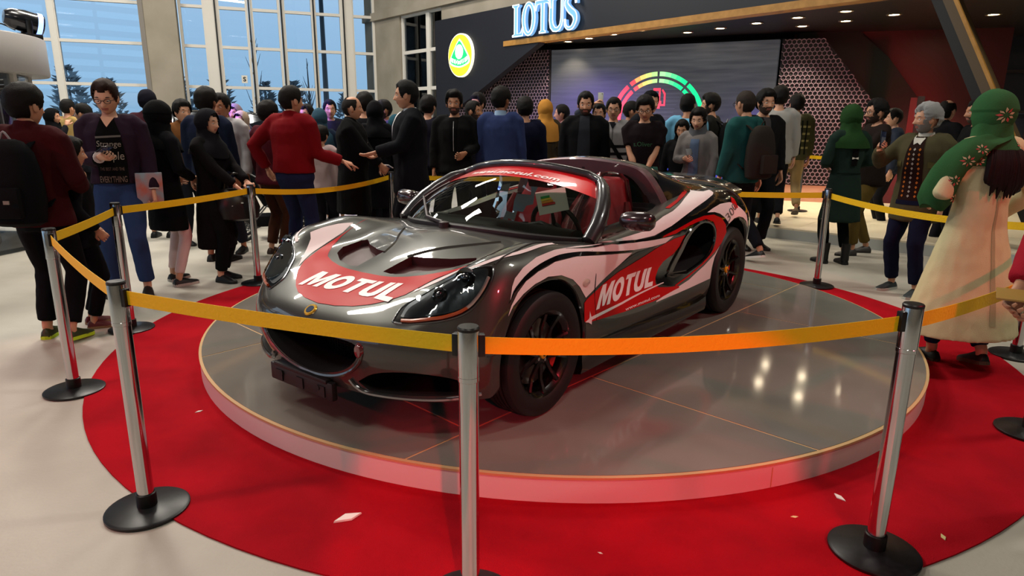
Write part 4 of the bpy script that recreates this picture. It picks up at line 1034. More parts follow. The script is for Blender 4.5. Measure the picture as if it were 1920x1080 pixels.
for x, z in c2([(-.17, .44), (-.28, .55), (-.36, .66), (-.46, .715), (-.60, .735), (-.72, .70), (-.775, .62), (-.74, .53), (-.62, .47), (-.42, .425), (-.26, .41)], 3):
    SCOOP.append(BODY_BVH.ray_cast(V(x, 1.4, z), V(0, -1, 0))[0])
def ribbon(name, pts, w_, m_, off, tilt=False):
    q = [(p[0], p[2]*.8-p[1]*.6) if tilt else (p[0], p[-1]) for p in pts]; q = c2(q, 4)
    ws_ = [w_*max(.15, min(1, 4*i/len(q), 4*(len(q)-1-i)/len(q))) for i in range(len(q))]
    for sy in (1, -1):
        fo = (lambda p: V(p.x, -.6*p.y*sy, .8*p.y) - V(0, -.8*sy, -.6)*3) if tilt else (lambda p: V(p.x, 1.6*sy, p.y)); fd_ = V(0, -.8*sy, -.6) if tilt else V(0, -sy, 0)
        project(name, strip2d(q, ws_), JBVH, fo, fd_, off, m_, car)
side('black_panel', [(.42,.754,.717),(.234,.77,.709),(.008,.784,.708),(-.21,.788,.747),(-.284,.79,.764),(-.43,.793,.799),(-.588,.79,.831),(-.746,.784,.857),(-.908,.765,.88),(-.953,.752,.888),(-1.1,.74,.885),(-1.3,.72,.865),(-1.5,.72,.82),(-1.6,.76,.72),(-1.5,.85,.66),(-1.384,.857,.655),(-1.3,.855,.70),(-1.0,.86,.69),(-.9,.858,.60),(-.80,.855,.50),(-.45,.827,.385),(-.27,.814,.352),(-.06,.79,.41),(-.03,.78,.46),(-.09,.776,.51),(-.22,.79,.57),(-.37,.815,.675),(-.22,.803,.69),(.0,.787,.69),(.238,.773,.702)], M_blk_v, .0012, True, hole=SCOOP)
side('white_stripe', [(1.402,.787,.61),(1.373,.775,.664),(1.345,.768,.694),(1.279,.762,.729),(1.166,.753,.758),(.999,.742,.767),(.786,.727,.752),(.562,.736,.735),(.417,.76,.714),(.238,.773,.702),(.013,.787,.689),(-.216,.802,.685),(-.123,.795,.655),(.041,.786,.653),(.266,.781,.665),(.457,.776,.685),(.612,.766,.704),(.835,.759,.732),(1.038,.769,.741),(1.21,.777,.72),(1.304,.781,.682),(1.357,.785,.645)], M_white_v, .002, True)
side('white_panel', [(1.428,.798,.547),(1.422,.797,.558),(1.401,.793,.588),(1.351,.789,.635),(1.288,.789,.674),(1.20,.789,.702),(1.057,.782,.723),(.855,.772,.716),(.625,.775,.688),(.28,.781,.652),(.412,.779,.608),(.572,.782,.563),(.71,.790,.521),(.795,.799,.50),(.83,.80,.535),(.863,.804,.57),(.937,.807,.622),(1.037,.806,.66),(1.146,.807,.672),(1.242,.804,.655),(1.322,.799,.624),(1.391,.797,.585)], M_white_v, .002)
side('white_stripe', [(.566,.722,.741),(.407,.74,.735),(.25,.743,.738),(.077,.756,.748),(-.092,.743,.781),(-.189,.737,.80),(-.322,.74,.821),(-.448,.728,.847),(-.64,.68,.874),(-.87,.62,.897),(-.92,.60,.91),(-.89,.667,.90),(-.90,.70,.898),(-1.0,.70,.90),(-.953,.752,.888),(-.908,.765,.88),(-.746,.784,.857),(-.588,.79,.831),(-.43,.793,.799),(-.284,.79,.764),(-.21,.788,.747),(.008,.784,.716),(.234,.77,.716),(.421,.754,.724)], M_white_v, .0025, True)
side('red_panel', [(.824,.812,.385),(.816,.803,.477),(.788,.80,.489),(.586,.782,.533),(.424,.773,.563),(.26,.77,.582),(.105,.777,.608),(-.026,.787,.637),(-.224,.803,.667),(-.379,.819,.677),(-.34,.806,.625),(-.25,.791,.57),(-.137,.781,.535),(-.083,.776,.50),(-.042,.779,.452),(-.033,.786,.418),(-.06,.794,.389),(-.167,.805,.37),(-.315,.818,.354),(-.313,.82,.342),(-.13,.811,.328),(.027,.808,.32),(.368,.805,.334),(.595,.807,.352),(.805,.813,.372)], M_red_v, .0028)
side('red_swirl', [(-.083,.792,.699),(-.272,.803,.724),(-.461,.82,.759),(-.611,.831,.772),(-.751,.843,.766),(-.865,.856,.733),(-.941,.862,.68),(-.965,.863,.624),(-.896,.859,.556),(-.798,.855,.509),(-.648,.843,.448),(-.444,.827,.392),(-.275,.814,.357),(-.263,.812,.366),(-.417,.823,.396),(-.618,.84,.452),(-.728,.849,.533),(-.785,.854,.602),(-.79,.854,.66),(-.735,.85,.72),(-.629,.841,.75),(-.509,.831,.742),(-.398,.82,.728),(-.242,.804,.697),(-.082,.793,.691)], M_red_v, .0028)
side('white_panel', [(-.011,.81,.316),(-.273,.817,.344),(-.442,.829,.371),(-.649,.844,.433),(-.80,.855,.493),(-.87,.859,.54),(-.80,.856,.467),(-.77,.85,.40),(-.765,.85,.325),(-.565,.841,.32),(-.297,.823,.31),(-.009,.811,.308)], M_white_v, .002)
side('white_panel', [(-.665,.83,.787),(-.765,.827,.805),(-.908,.822,.821),(-1.088,.822,.818),(-1.197,.829,.796),(-1.30,.843,.753),(-1.40,.85,.70),(-1.45,.855,.60),(-1.384,.857,.655),(-1.3,.858,.69),(-1.2,.861,.708),(-1.1,.863,.706),(-1.04,.864,.69),(-1.0,.864,.68),(-.971,.862,.70),(-.917,.857,.734),(-.851,.849,.762),(-.772,.839,.781)], M_white_v, .0025, True)
side('red_tab', [(-1.182,.794,.847),(-1.225,.808,.829),(-1.22,.842,.77),(-1.151,.846,.766),(-1.124,.822,.815)], M_red_v, .004, True)
side('red_edge', [(-.345,.69,.842),(-.582,.658,.872),(-.80,.599,.905),(-.86,.58,.92),(-.835,.55,.955),(-.76,.52,.985),(-.80,.517,.983),(-.88,.535,.963),(-.935,.567,.936),(-.95,.592,.915),(-.675,.665,.886),(-.498,.696,.86),(-.345,.717,.84)], M_red_v, .003, True)
side('white_edge', [(-.76,.51,.993),(-.92,.497,.978),(-.99,.55,.947),(-1.02,.584,.925),(-.93,.64,.905),(-.95,.592,.920),(-.945,.562,.942),(-.89,.524,.97)], M_white_v, .003, True)
for pp, w_, tl in (([(1.41,.79,.60),(1.35,.785,.655),(1.21,.782,.712),(1.038,.778,.735),(.84,.765,.725),(.61,.77,.698),(.27,.781,.660)], .018, False),
               ([(.80,.80,.493),(.70,.79,.515),(.57,.782,.553),(.42,.779,.592),(.27,.781,.628),(.12,.78,.64),(-.03,.79,.652)], .022, False),
               ([(.9,.742,.762),(.70,.74,.735),(.42,.75,.722),(.1,.78,.70),(-.1,.79,.695)], .012, True)):
    ribbon('black_pinstripe', pp, w_, M_blk_v, .0032, tl)
M_letw = mat('white_lettering', 'f4f0f0', .4)
BLK = {'M': (1.0, [[(0, 0), (0, 1), (.30, 1), (.5, .45), (.70, 1), (1, 1), (1, 0), (.76, 0), (.76, .60), (.58, .04), (.42, .04), (.24, .60), (.24, 0)]]),
 'O': (.88, [ell(.44, .5, .44, .52, 24), ell(.44, .5, .19, .27, 24)]),
 'T': (.76, [[(0, .78), (0, 1), (.76, 1), (.76, .78), (.51, .78), (.51, 0), (.25, 0), (.25, .78)]]),
 'U': (.80, [[(0, 1), (0, .34), (.05, .13), (.2, .01), (.4, -.02), (.6, .01), (.75, .13), (.80, .34), (.80, 1), (.55, 1), (.55, .36), (.5, .23), (.4, .19), (.3, .23), (.25, .36), (.25, 1)]]),
 'L': (.64, [[(0, 0), (0, 1), (.26, 1), (.26, .22), (.64, .22), (.64, 0)]])}
def block2d(s, step):
    vv, ff, x = [], [], 0
    for ch in s:
        w_, ols = BLK[ch]; a, b = flat2d(ols, step); n = len(vv); vv += [V(p.x+x, p.y, 0) for p in a]; ff += [[i+n for i in f] for f in b]; x += w_+.07
    return vv, ff
def quadtext(s, q, bold=.03, step=.05, shear=0, ratio=None):
    """text laid in the quad q = BL, BR, TR, TL (2-D)"""
    v, f = block2d(s, step*1.6) if s == 'MOTUL' else text2d(s, 1.0, bold=bold, step=step, shear=shear)
    x0, x1 = min(p.x for p in v), max(p.x for p in v); y0, y1 = min(p.y for p in v), max(p.y for p in v)
    q = [Vector(p) for p in q]; o_ = []
    for p in v:
        a, b = (p.x-x0)/(x1-x0), (p.y-y0)/(y1-y0)
        r = q[0].lerp(q[1], a).lerp(q[3].lerp(q[2], a), b); o_.append(V(r.x, r.y, 0))
    return o_, f
def sidetext(name, s, q, bold, off, m_=None, step=.05):
    side_q = {1: q, -1: [(q[1][0], q[0][1]), (q[0][0], q[1][1]), (q[3][0], q[2][1]), (q[2][0], q[3][1])]}
    for sy in (1, -1):
        project(name, quadtext(s, side_q[sy], bold, step), JBVH, lambda p: V(p.x, 1.6*sy, p.y), V(0, -sy, 0), off, m_ or M_letw, car)
sidetext('side_lettering', 'MOTUL', [(.70, .412), (.012, .408), (-.058, .524), (.60, .530)], .038, .0045)
sidetext('web_lettering', 'www.motul.com', [(.374, .337), (-.055, .333), (-.060, .349), (.370, .354)], .012, .0045, step=.2)
side('white_underline', [(.79,.81,.374),(.774,.81,.392),(.40,.8,.392),(-.128,.794,.409),(-.13,.794,.403),(.40,.8,.380)], M_white_v, .0042)
side('white_star', [(.82,.38),(.775,.388),(.765,.425),(.752,.388),(.70,.383),(.752,.374),(.755,.352),(.785,.37)], M_white_v, .0048)
q3 = [(-.975,.863,.687),(-1.20,.842,.775),(-1.148,.825,.81),(-.93,.854,.742)]
vf = quadtext('300', [(p[0], p[2]*.8-p[1]*.6) for p in q3], 0, .1)
project('number_lettering', vf, JBVH, lambda p: V(p.x, -.6*p.y, .8*p.y) - TD*3, TD, .005, mat('grey_lettering', '6b6a68', .4), car)
# bonnet
hd = [(.98,.615),(1.047,.587),(1.187,.540),(1.308,.506),(1.42,.475),(1.50,.445),(1.575,.425),(1.64,.39),(1.692,.333),(1.738,.27),(1.776,.20),(1.802,.11),(1.813,0)]
hi = [(1.548,0),(1.54,.11),(1.53,.20),(1.513,.28),(1.487,.345),(1.45,.385),(1.37,.455),(1.265,.511),(1.146,.552)]
hood = hd + [(x, -y) for x, y in hd[::-1][1:]] + [(x, -y) for x, y in hi[::-1]] + hi[1:]
top_o = lambda p: V(p.x, p.y, 2)
project('bonnet_red', flat2d([hood], .03), BODY_BVH, top_o, V(0, 0, -1), .002, M_red_v, car)
for sy in (1, -1):
    wf = [(1.119,.584),(1.236,.534),(1.364,.50),(1.498,.462),(1.581,.43),(1.619,.416),(1.567,.46),(1.495,.512),(1.432,.56),(1.404,.60),(1.317,.605),(1.218,.598)]
    project('fender_white', flat2d([[(x, y*sy) for x, y in wf]], .03), BODY_BVH, top_o, V(0, 0, -1), .002, M_white_v, car)
    project('bonnet_pinstripe', strip2d(c2([(1.50, .59*sy), (1.455, .645*sy), (1.35, .69*sy), (1.15, .715*sy), (.95, .70*sy)], 5), [.016]*21), BODY_BVH, top_o, V(0, 0, -1), .0025, M_white_v, car)
project('bonnet_lettering', quadtext('MOTUL', [(1.733, -.262), (1.70, .345), (1.572, .372), (1.606, -.225)], .038), BODY_BVH, top_o, V(0, 0, -1), .0042, M_letw, car)
# spoiler lettering
project('spoiler_lettering', quadtext('MOTUL', [(-1.50, -.42), (-1.50, .30), (-1.43, .30), (-1.43, -.42)][0:4], .02), SP_BVH, top_o, V(0, 0, -1), .003, M_letw, car)
# ------------------------------------------------------------------ people
SKIN = {}
def skin_m(t):
    c = {'a': 'c58f70', 'b': 'b07a5a', 'c': '946044', 'd': 'd3a184'}[t]
    return mat('skin_' + t, c, .5, bump=(180, .08))
M_lip = mat('lip', '9c5e52', .45); M_eye = mat('eye_white', 'd9d4cc', .2); M_iris = mat('iris', '150d09', .1)
def hair_m(h): return mat('hair_' + h, h, .65, bump=(160, .5), spec=.18)
def rotm(yaw, pitch, roll): return Matrix.Rotation(yaw, 4, 'Z') @ Matrix.Rotation(pitch, 4, 'Y') @ Matrix.Rotation(roll, 4, 'X')
G_ = lambda d, s: math.exp(-(d/s)**2)
def head_pt(th, ph, fem=0, jaw=1.0):
    cx, sx_, cp, sp = math.cos(th), math.sin(th), math.cos(ph), math.sin(ph)
    z = sp*.118; cp = abs(cp)**.88
    x = cp*cx*(.094 if cx > 0 else .104); y = cp*sx_*.077
    if z < 0:
        t = -z/.118; wj = 1-.22*t**1.5*(1.15 if fem else 1); y *= wj*jaw if t > .3 else wj
        if cx < 0: x *= 1-.45*t
        elif t > .5: x *= 1-.06*(t-.5)
    else: x *= 1+.0*z
    if cx > .15:
        f = min(1, (cx-.15)/.4); ay = abs(y)
        d = .0035*G_(z-.022, .012)*G_(ay-.025, .03)*(0.5 if fem else 1)
        d -= .0105*G_(z-.001, .013)*G_(ay-.031, .016)
        d += .004*G_(z+.022, .018)*G_(ay-.042, .018)
        if z < .02:
            tz = (z-.016)/-.052
            if 0 <= tz <= 1: d += .027*tz**1.15*G_(ay, .0095+.0045*tz)
            elif tz > 1: d += .027*max(0, 1-(tz-1)/.16)*G_(ay, .014)
        d += .0055*G_(z+.0535, .0055)*G_(ay, .021) + .006*G_(z+.067, .006)*G_(ay, .018) - .003*G_(z+.060, .003)*G_(ay, .024)
        d += .009*G_(z+.100, .016)*G_(ay, .024)*(.7 if fem else 1)
        x += d*f
    return Vector((x, y, z))
TH_ = []
for i in range(19): TH_.append(D(-66) + D(132)*i/18)
for i in range(1, 15): TH_.append(D(66) + D(228)*i/15)
PH_ = [D(a) for a in ([-84, -76, -68] + [-62+2.6*i for i in range(32)] + [24+6.7*i for i in range(10)])]
NT = len(TH_)
def add_bm(bm, verts, faces, M, mi):
    vs_ = [bm.verts.new(M @ v) for v in verts]
    for k, f in enumerate(faces):
        try: q = bm.faces.new([vs_[i] for i in f]); q.material_index = mi[k] if isinstance(mi, list) else mi; q.smooth = True
        except ValueError: pass
def head_geo(fem, jaw, beard):
    V_ = [head_pt(t, p, fem, jaw) for p in PH_ for t in TH_]; F_ = []; mi = []
    for i in range(len(PH_)-1):
        for j in range(NT):
            f = [i*NT+j, i*NT+(j+1) % NT, (i+1)*NT+(j+1) % NT, (i+1)*NT+j]; F_.append(f)
            c = sum((V_[k] for k in f), Vector())/4; m_ = 0; ay = abs(c.y)
            if c.x > .05 and ay < .0225 and -.0715 < c.z < -.0525: m_ = 1
            elif beard and c.x > -.015 and ((c.z < -.038 - .03*G_(ay, .03)*(1 if c.z > -.05 else 0)) and not (ay < .02 and c.z > -.042) or (ay > .058 and c.z < .0)) and not (c.x > .05 and ay < .0245 and -.0735 < c.z < -.0505): m_ = 4
            elif beard and c.x > .05 and ay < .03 and -.05 < c.z < -.040: m_ = 4
            mi.append(m_)
    n = len(V_); V_ += [Vector((0, 0, -.119)), Vector((-.005, 0, .1185))]
    for j in range(NT):
        F_.append([n, (j+1) % NT, j]); mi.append(4 if beard else 0); b = (len(PH_)-1)*NT; F_.append([n+1, b+j, b+(j+1) % NT]); mi.append(0)
    return V_, F_, mi
HEADS = {}
def sphere(bm, c, r, M, mi, n=10, k=7):
    V_ = []; F_ = []
    for i in range(k+1):
        a = -PI/2+PI*i/k
        for j in range(n): V_.append(Vector((c[0]+r[0]*math.cos(a)*math.cos(2*PI*j/n), c[1]+r[1]*math.cos(a)*math.sin(2*PI*j/n), c[2]+r[2]*math.sin(a))))
    for i in range(k):
        for j in range(n): F_.append([i*n+j, i*n+(j+1) % n, (i+1)*n+(j+1) % n, (i+1)*n+j])
    add_bm(bm, V_, F_, M, mi)
def add_head(bm, M, fem, jaw, beard):
    key = (fem, jaw, beard)
    if key not in HEADS: HEADS[key] = head_geo(fem, jaw, beard)
    v, f, mi = HEADS[key]; add_bm(bm, v, f, M, mi)
    for s in (1, -1):
        sphere(bm, (.004, s*.079, -.006), (.021, .010, .033), M, 0)
        ex = head_pt(math.atan2(.031*.094, .077*.094) * s, D(.5), fem).x
        c = (.0735, s*.0315, .0005); sphere(bm, c, (.0128, .0138, .0085), M, 2); sphere(bm, (c[0]+.0075, c[1], c[2]-.001), (.0058, .0062, .0062), M, 3, 8, 5)
        sphere(bm, (c[0]-.001, c[1], c[2]+.0065), (.0142, .0158, .0042), M, 0, 10, 5)
        m = MB(); pts = [V(.0865-.35*(abs(a)-.012)**1.3+.002, s*a, .0215+.006*math.sin((a-.012)/.04*PI*.8)) for a in (.012, .022, .033, .043, .051)]
        m.tube(pts, [.0025, .0038, .004, .003, .0015], 5)
        vs_ = {vv: bm.verts.new(M @ vv.co) for vv in m.bm.verts}
        for ff in m.bm.faces:
            q = bm.faces.new([vs_[x] for x in ff.verts]); q.material_index = 3
        m.bm.free()
def hair_mesh(style, seed=0):
    """shell over the scalp"""
    rnd = random.Random(seed)
    th_top = {'short': .020, 'full': .032, 'fade': .024, 'bald': .010, 'wavy': .030, 'long': .026, 'crop': .009, 'quiff': .034, 'cap': .020}[style]
    th_sd = {'short': .010, 'full': .018, 'fade': .004, 'bald': .009, 'wavy': .020, 'long': .020, 'crop': .005, 'quiff': .008, 'cap': .012}[style]
    def line(th):
        a = abs((th+PI) % (2*PI)-PI); d = math.degrees(a)
        fr = .066 if style != 'bald' else .112
        if style in ('full', 'quiff'): fr = .060
        if d < 38: return fr + (.012*(d/38)**2 if style != 'bald' else 0)
        if d < 62: return fr+.012 + (-.005-fr-.012)*(d-38)/24 if style != 'bald' else fr+(-.0-fr)*(d-38)/24
        if d < 82: return -.012
        if d < 104: return .014
        if style == 'long': return -.118
        return -.06-.01*G_(d-180, 40)
    P = []; keep = []
    for p in PH_:
        for t in TH_:
            q = head_pt(t, p); ln = line(t); m_ = max(0, min(1, (q.z-ln)/.02)) if q.z >= ln-.012 else -1
            k = .5+.5*max(-1, min(1, q.z/.07)); thk = th_sd+(th_top-th_sd)*k*k
            if style == 'quiff' and q.x > .02: thk += .014*max(0, q.x/.09)*k
            if style == 'bald' and q.z > .085 and q.x > -.045: m_ = -1
            nn = Vector((q.x*1.1, q.y*1.4, q.z*.8)).normalized()
            bmp = 1+.22*noise.noise(q*38+Vector((seed*3.1, 0, 0))) + (.35*noise.noise(q*70) if style in ('wavy',) else 0)
            P.append(q + nn*(.0012+thk*max(0, m_)**.6*bmp)); keep.append(m_ >= 0)
    b = bmesh.new(); vs_ = [b.verts.new(p) for p in P]; n = len(PH_)
    top = b.verts.new(Vector((-.008, 0, .119+th_top*.95))) if style != 'bald' else None
    for i in range(n-1):
        for j in range(NT):
            ix = [i*NT+j, i*NT+(j+1) % NT, (i+1)*NT+(j+1) % NT, (i+1)*NT+j]
            if all(keep[k] for k in ix): b.faces.new([vs_[k] for k in ix])
    if top:
        for j in range(NT): b.faces.new([top, vs_[(n-1)*NT+j], vs_[(n-1)*NT+(j+1) % NT]])
    bmesh.ops.delete(b, geom=[v for v in b.verts if not v.link_faces], context='VERTS')
    bmesh.ops.recalc_face_normals(b, faces=b.faces)
    return b
HAIRS = {}
def scarf_mesh(neck, sh, open_=1.0, drop=.0, loose=0, seed=0):
    """head covering: hood shell round the face + wrapped drape to the shoulders (head space)"""
    b = bmesh.new(); P = []; keep = []
    for p in PH_:
        for t in TH_:
            q = head_pt(t, p); f = q.copy(); nn = Vector((q.x, q.y*1.2, q.z*.9)).normalized()
            if q.x > 0: q = q.lerp(Vector((max(q.x, .02), q.y, q.z)), 1)
            th = .026 + .010*max(0, -q.x/.1) + (.018*loose if q.z > .02 else 0) + .004*noise.noise(q*22+Vector((seed, 0, 0)))
            P.append(q+nn*th)
            keep.append(not (f.x > .012 and (f.y/(.064*open_))**2 + ((f.z+.012)/(.088*open_))**2 < 1))
    vs_ = [b.verts.new(p) for p in P]; n = len(PH_)
    for i in range(n-1):
        for j in range(NT):
            ix = [i*NT+j, i*NT+(j+1) % NT, (i+1)*NT+(j+1) % NT, (i+1)*NT+j]
            if all(keep[k] for k in ix): b.faces.new([vs_[k] for k in ix])
    top = b.verts.new(Vector((-.01, 0, .148+.018*loose)))
    for j in range(NT): b.faces.new([top, vs_[(n-1)*NT+j], vs_[(n-1)*NT+(j+1) % NT]])
    R = []; N = 28
    for k, (z, rx, ry, cx) in enumerate(((-.045, .098, .084, -.012), (-.085, .098, .09, -.014), (-.125, .098, .10, -.016), (-.165, .112, .13, -.02), (-.205, .135, .175, -.022), (-.25-drop*.4, .15, .20, -.02), (-.29-drop, .152, .205, -.02))):
        row = []
        for j in range(N):
            a = 2*PI*j/N; fl = 1+.05*math.sin(5*a+k*.9+seed)+.03*noise.noise(Vector((math.cos(a)*3, math.sin(a)*3, z*20+seed)))
            zz = z - (.05*max(0, math.cos(a))**2 if k > 4 else 0) - (.05*drop*4*max(0, -math.cos(a))**2 if k > 4 else 0)
            if k == 0 and math.cos(a) > .3: zz -= .055*(math.cos(a)-.3)/.7
            if k == 1 and math.cos(a) > .3: zz -= .025*(math.cos(a)-.3)/.7
            row.append(b.verts.new(Vector((cx+rx*fl*math.cos(a)*sh, ry*fl*math.sin(a)*sh, zz))))
        R.append(row)
    for k in range(len(R)-1):
        for j in range(N): b.faces.new((R[k][j], R[k][(j+1) % N], R[k+1][(j+1) % N], R[k+1][j]))
    for f in b.faces: f.smooth = True
    bmesh.ops.recalc_face_normals(b, faces=b.faces)
    return b
def add_hand(bm, W, d, pn, sgn, curl, k, mi=0, point=False):
    """W wrist point, d finger direction, pn palm normal, sgn +1 left hand; curl 0..1"""
    d = d.normalized(); pn = (pn - d*pn.dot(d)).normalized(); sd = d.cross(pn)*sgn     # sd towards the thumb
    def T(a, b, c): return W + (d*a + sd*b + pn*c)*k
    m = MB()
    R = []
    for a, wv, t, o in ((-.02, .026, .020, 0), (.01, .028, .018, 0), (.04, .038, .016, .002), (.075, .042, .014, .002), (.09, .040, .011, 0)):
        R.append([T(a, o+wv*math.cos(q), t*math.sin(q)) for q in [2*PI*j/10 for j in range(10)]])
    m.rings(R)
    for fi, (off, ln, r) in enumerate(((.030, .072, .0088), (.010, .080, .0092), (-.010, .074, .0088), (-.029, .058, .0078))):
        c = curl*(1+.12*fi) if not (point and fi == 0) else .08
        p = T(.084, off, .0); pts = [T(.06, off, 0), p]; ang = 0; dd = d; 
        for sgm, fr in enumerate((.45, .31, .24)):
            ang += c*(1.25, 1.35, .8)[sgm]; dv = d*math.cos(ang) + pn*math.sin(ang) + sd*(off*.8*(1-curl))
            p = p + dv.normalized()*ln*fr*k; pts.append(p)
        m.tube(pts, [r*k*1.05, r*k*1.05, r*k, r*k*.92, r*k*.7], 7, ref=tuple(pn+d*.01))
    b0 = T(.018, .030, .004); dv = (d*.72 + sd*.62 + pn*.32).normalized(); p1 = b0+dv*.036*k; dv2 = (d*.95+sd*.12+pn*(.25+.5*curl)).normalized(); p2 = p1+dv2*.030*k; p3 = p2+(dv2+pn*.4*curl-sd*.2*curl).normalized()*.024*k
    m.tube([T(.0, .015, .0), b0, p1, p2, p3], [.012*k, .0125*k, .0108*k, .0098*k, .0072*k], 7, ref=tuple(pn+sd*.01))
    vs_ = {v: bm.verts.new(v.co) for v in m.bm.verts}
    for f in m.bm.faces:
        q = bm.faces.new([vs_[v] for v in f.verts]); q.material_index = mi; q.smooth = True
    m.bm.free()
    return T(.07, 0, .03)
def ik(A, B, l1, l2, pole):
    v = B-A; dl = max(.05, min(v.length, (l1+l2)*.995)); u = v.normalized(); B = A+u*dl
    c = max(-1, min(1, (l1*l1+dl*dl-l2*l2)/(2*l1*dl))); s = math.sqrt(1-c*c)
    p = (pole-u*pole.dot(u)).normalized()
    return A+u*l1*c+p*l1*s, B
PEND = []       # (object, kind)
PEOPLE = []
def queue(o, voxel, sm=4, fold=(0, 0)):
    r = o.modifiers.new('r', 'REMESH'); r.mode = 'VOXEL'; r.voxel_size = voxel; r.use_smooth_shade = True
    s = o.modifiers.new('s', 'SMOOTH'); s.iterations = sm; s.factor = .5
    PEND.append((o, fold))
def shoe(k, col, sole, boot=0):
    m = MB(); R = []
    for x, w_, h in ((-.075, .028, .05), (-.06, .036, .075), (-.02, .038, .085), (.03, .04, .078), (.08, .045, .058), (.125, .045, .046), (.16, .034, .038), (.178, .014, .028)):
        R.append([V(x, w_*math.cos(a), max(.018, .02+(h-.02)*(math.sin(a) if math.sin(a) > 0 else math.sin(a)*.1)))*k for a in [2*PI*j/12 for j in range(12)]])
    m.rings(R)
    if boot: m.tube([V(-.03, 0, .05)*k, V(-.03, 0, .10)*k, V(-.035, 0, .10+boot)*k], [(.05*k, .045*k), (.05*k, .043*k), (.055*k, .048*k)], 12, ref=(1, 0, 0))
    up = m.mesh('shoe', mat('shoe_'+col, col, .5))
    m = MB(); ol = c2([(-.082, 0), (-.07, .034), (-.02, .041), (.04, .042), (.10, .05), (.15, .042), (.185, 0), (.15, -.04), (.10, -.046), (.04, -.042), (-.02, -.041), (-.07, -.034)], 2)
    m.prism(ol, lambda p: V(p[0]*k, p[1]*k, 0), lambda p: V(p[0]*k*1.0, p[1]*k*.98, .024*k)); sl = m.mesh('sole', mat('shoe_'+sole, sole, .6), ang=30)
    return up, sl
def person(x, y, head_deg, H, label, top='111113', hem=.84, flare=1.0, trousers='16161c', skin='a', fem=0, beard=0, jaw=1.0,
           hair='short', hc='100d0c', scarf=None, sc_open=1.0, sc_drop=0, sc_loose=0, sc_sh=1.06, LA=None, RA=None, curl=(.35, .35), pal=None, lean=0, hy=0, hp=0, hr=0, build=1.08,
           sleeve='long', LF=(0, .10), RF=(0, .10), lift=(0, 0), shoes=('0d0d0e', '0d0d0e'), boot=0, collar=None, z0=0, glasses=False, loose=1.35, legs=True, group=None, topname=None, open_shirt=None, point=False, elbow=None, neck_c=None, slim=1.0):
    """x, y ground point; head_deg facing; LA/RA wrists (fwd, out, z) for a 1.75 m body"""
    k = H/1.75; idx = len(PEOPLE)
    root = empty('person', (x, y, z0), D(head_deg), label=label, cat='person')
    if group: root['group'] = group
    dist = math.hypot(x, y); vox = .0125 if dist < 6.6 else (.016 if dist < 8.6 else .021)
    bw = build*(.90 if fem else 1.0)
    P0 = V(0, 0, .95); Lm = Matrix.Rotation(D(lean), 4, 'Y')
    def B(px_, py_, pz_): return ((Lm @ (V(px_, py_, pz_)-P0)) + P0)*k if pz_ > .95 else V(px_, py_, pz_)*k
    shw = .186*(.90 if fem else 1.0)*(.5+.5*build)
    spine = [(0, .86, .098, .145), (0, .95, .112, .168), (0, 1.08, .104*build, .146 if not fem else .130), (.004, 1.22, .118, .160), (0, 1.34, .120, .176), (-.008, 1.425, .094, .160), (-.012, 1.472, .064, .096)]
    sh = {s: B(-.01, s*shw, 1.418) for s in (1, -1)}
    wr = {}; el = {}; 
    for s, A_, in ((1, LA), (-1, RA)):
        a = A_ or (.05, .25, .86)
        tgt = V(a[0], s*a[1], a[2])*k
        pole = V(-.55, s*.55, -.65) if not elbow or s not in elbow else Vector(elbow[s])
        el[s], wr[s] = ik(sh[s], tgt, .285*k, .255*k, pole)
    hips = {s: V(0, s*.088, .90)*k for s in (1, -1)}; an = {}; kn = {}
    for s, F_, lf in ((1, LF, lift[0]), (-1, RF, lift[1])):
        kn[s], an[s] = ik(hips[s], V(F_[0]-.0, s*F_[1], .085+lf)*k, .425*k, .425*k, V(1, s*.08, 0))
    # ---- skin body
    m = MB(); rx = (1, 0, 0)
    pts = [B(p[0], 0, p[1]) for p in spine]; m.tube(pts, [(p[2]*.88*k*bw, p[3]*.88*k*bw) for p in spine], 14, ref=rx)
    hd0 = B(.028, 0, 1.628)
    m.tube([B(-.012, 0, 1.43), B(-.008, 0, 1.49), hd0+V(-.012, 0, -.05)*k], [(.058*k, .066*k), (.052*k, .055*k), (.05*k, .052*k)], 12, ref=rx)
    for s in (1, -1):
        m.tube([B(-.01, s*.09, 1.40), sh[s], sh[s].lerp(el[s], .5), el[s], el[s].lerp(wr[s], .35), wr[s]], [q*k*(.9 if fem else 1) for q in (.05, .052, .046, .040, .040, .027)], 10)
        if legs: m.tube([hips[s]+V(0, 0, .04), hips[s].lerp(kn[s], .4), kn[s], kn[s].lerp(an[s], .35), an[s], an[s]+V(.01, 0, -.04)*k], [q*k for q in (.078, .070, .050, .050, .036, .036)], 10)
    body = m.build('body', [skin_m(skin), M_lip, M_eye, mat('brow_'+hc, hc, .6) if not glasses or True else M_iris, mat('stubble_'+skin+hc, '3a2a21' if hc != '8d8d8c' else '77726d', .7)], root); queue(body, vox*1.35, 3)
    # ---- garments
    ease = .016*loose
    m = MB(); tz = [p for p in spine if p[1] > hem]; fl = flare; rings_ = []
    low = []
    if hem < .86:
        for t in (0, .33, .66):
            z = hem+(.90-hem)*t; f = 1+(fl-1)*(1-t); low.append((0, z, (.128)*f, .178*f))
    prof = low + [p for p in tz if p[1] > max(hem, .9)]
    m.tube([B(p[0], 0, p[1]) for p in prof], [((p[2]*bw+ease)*k, (p[3]*bw+ease)*k) for p in prof], 20, ref=rx)
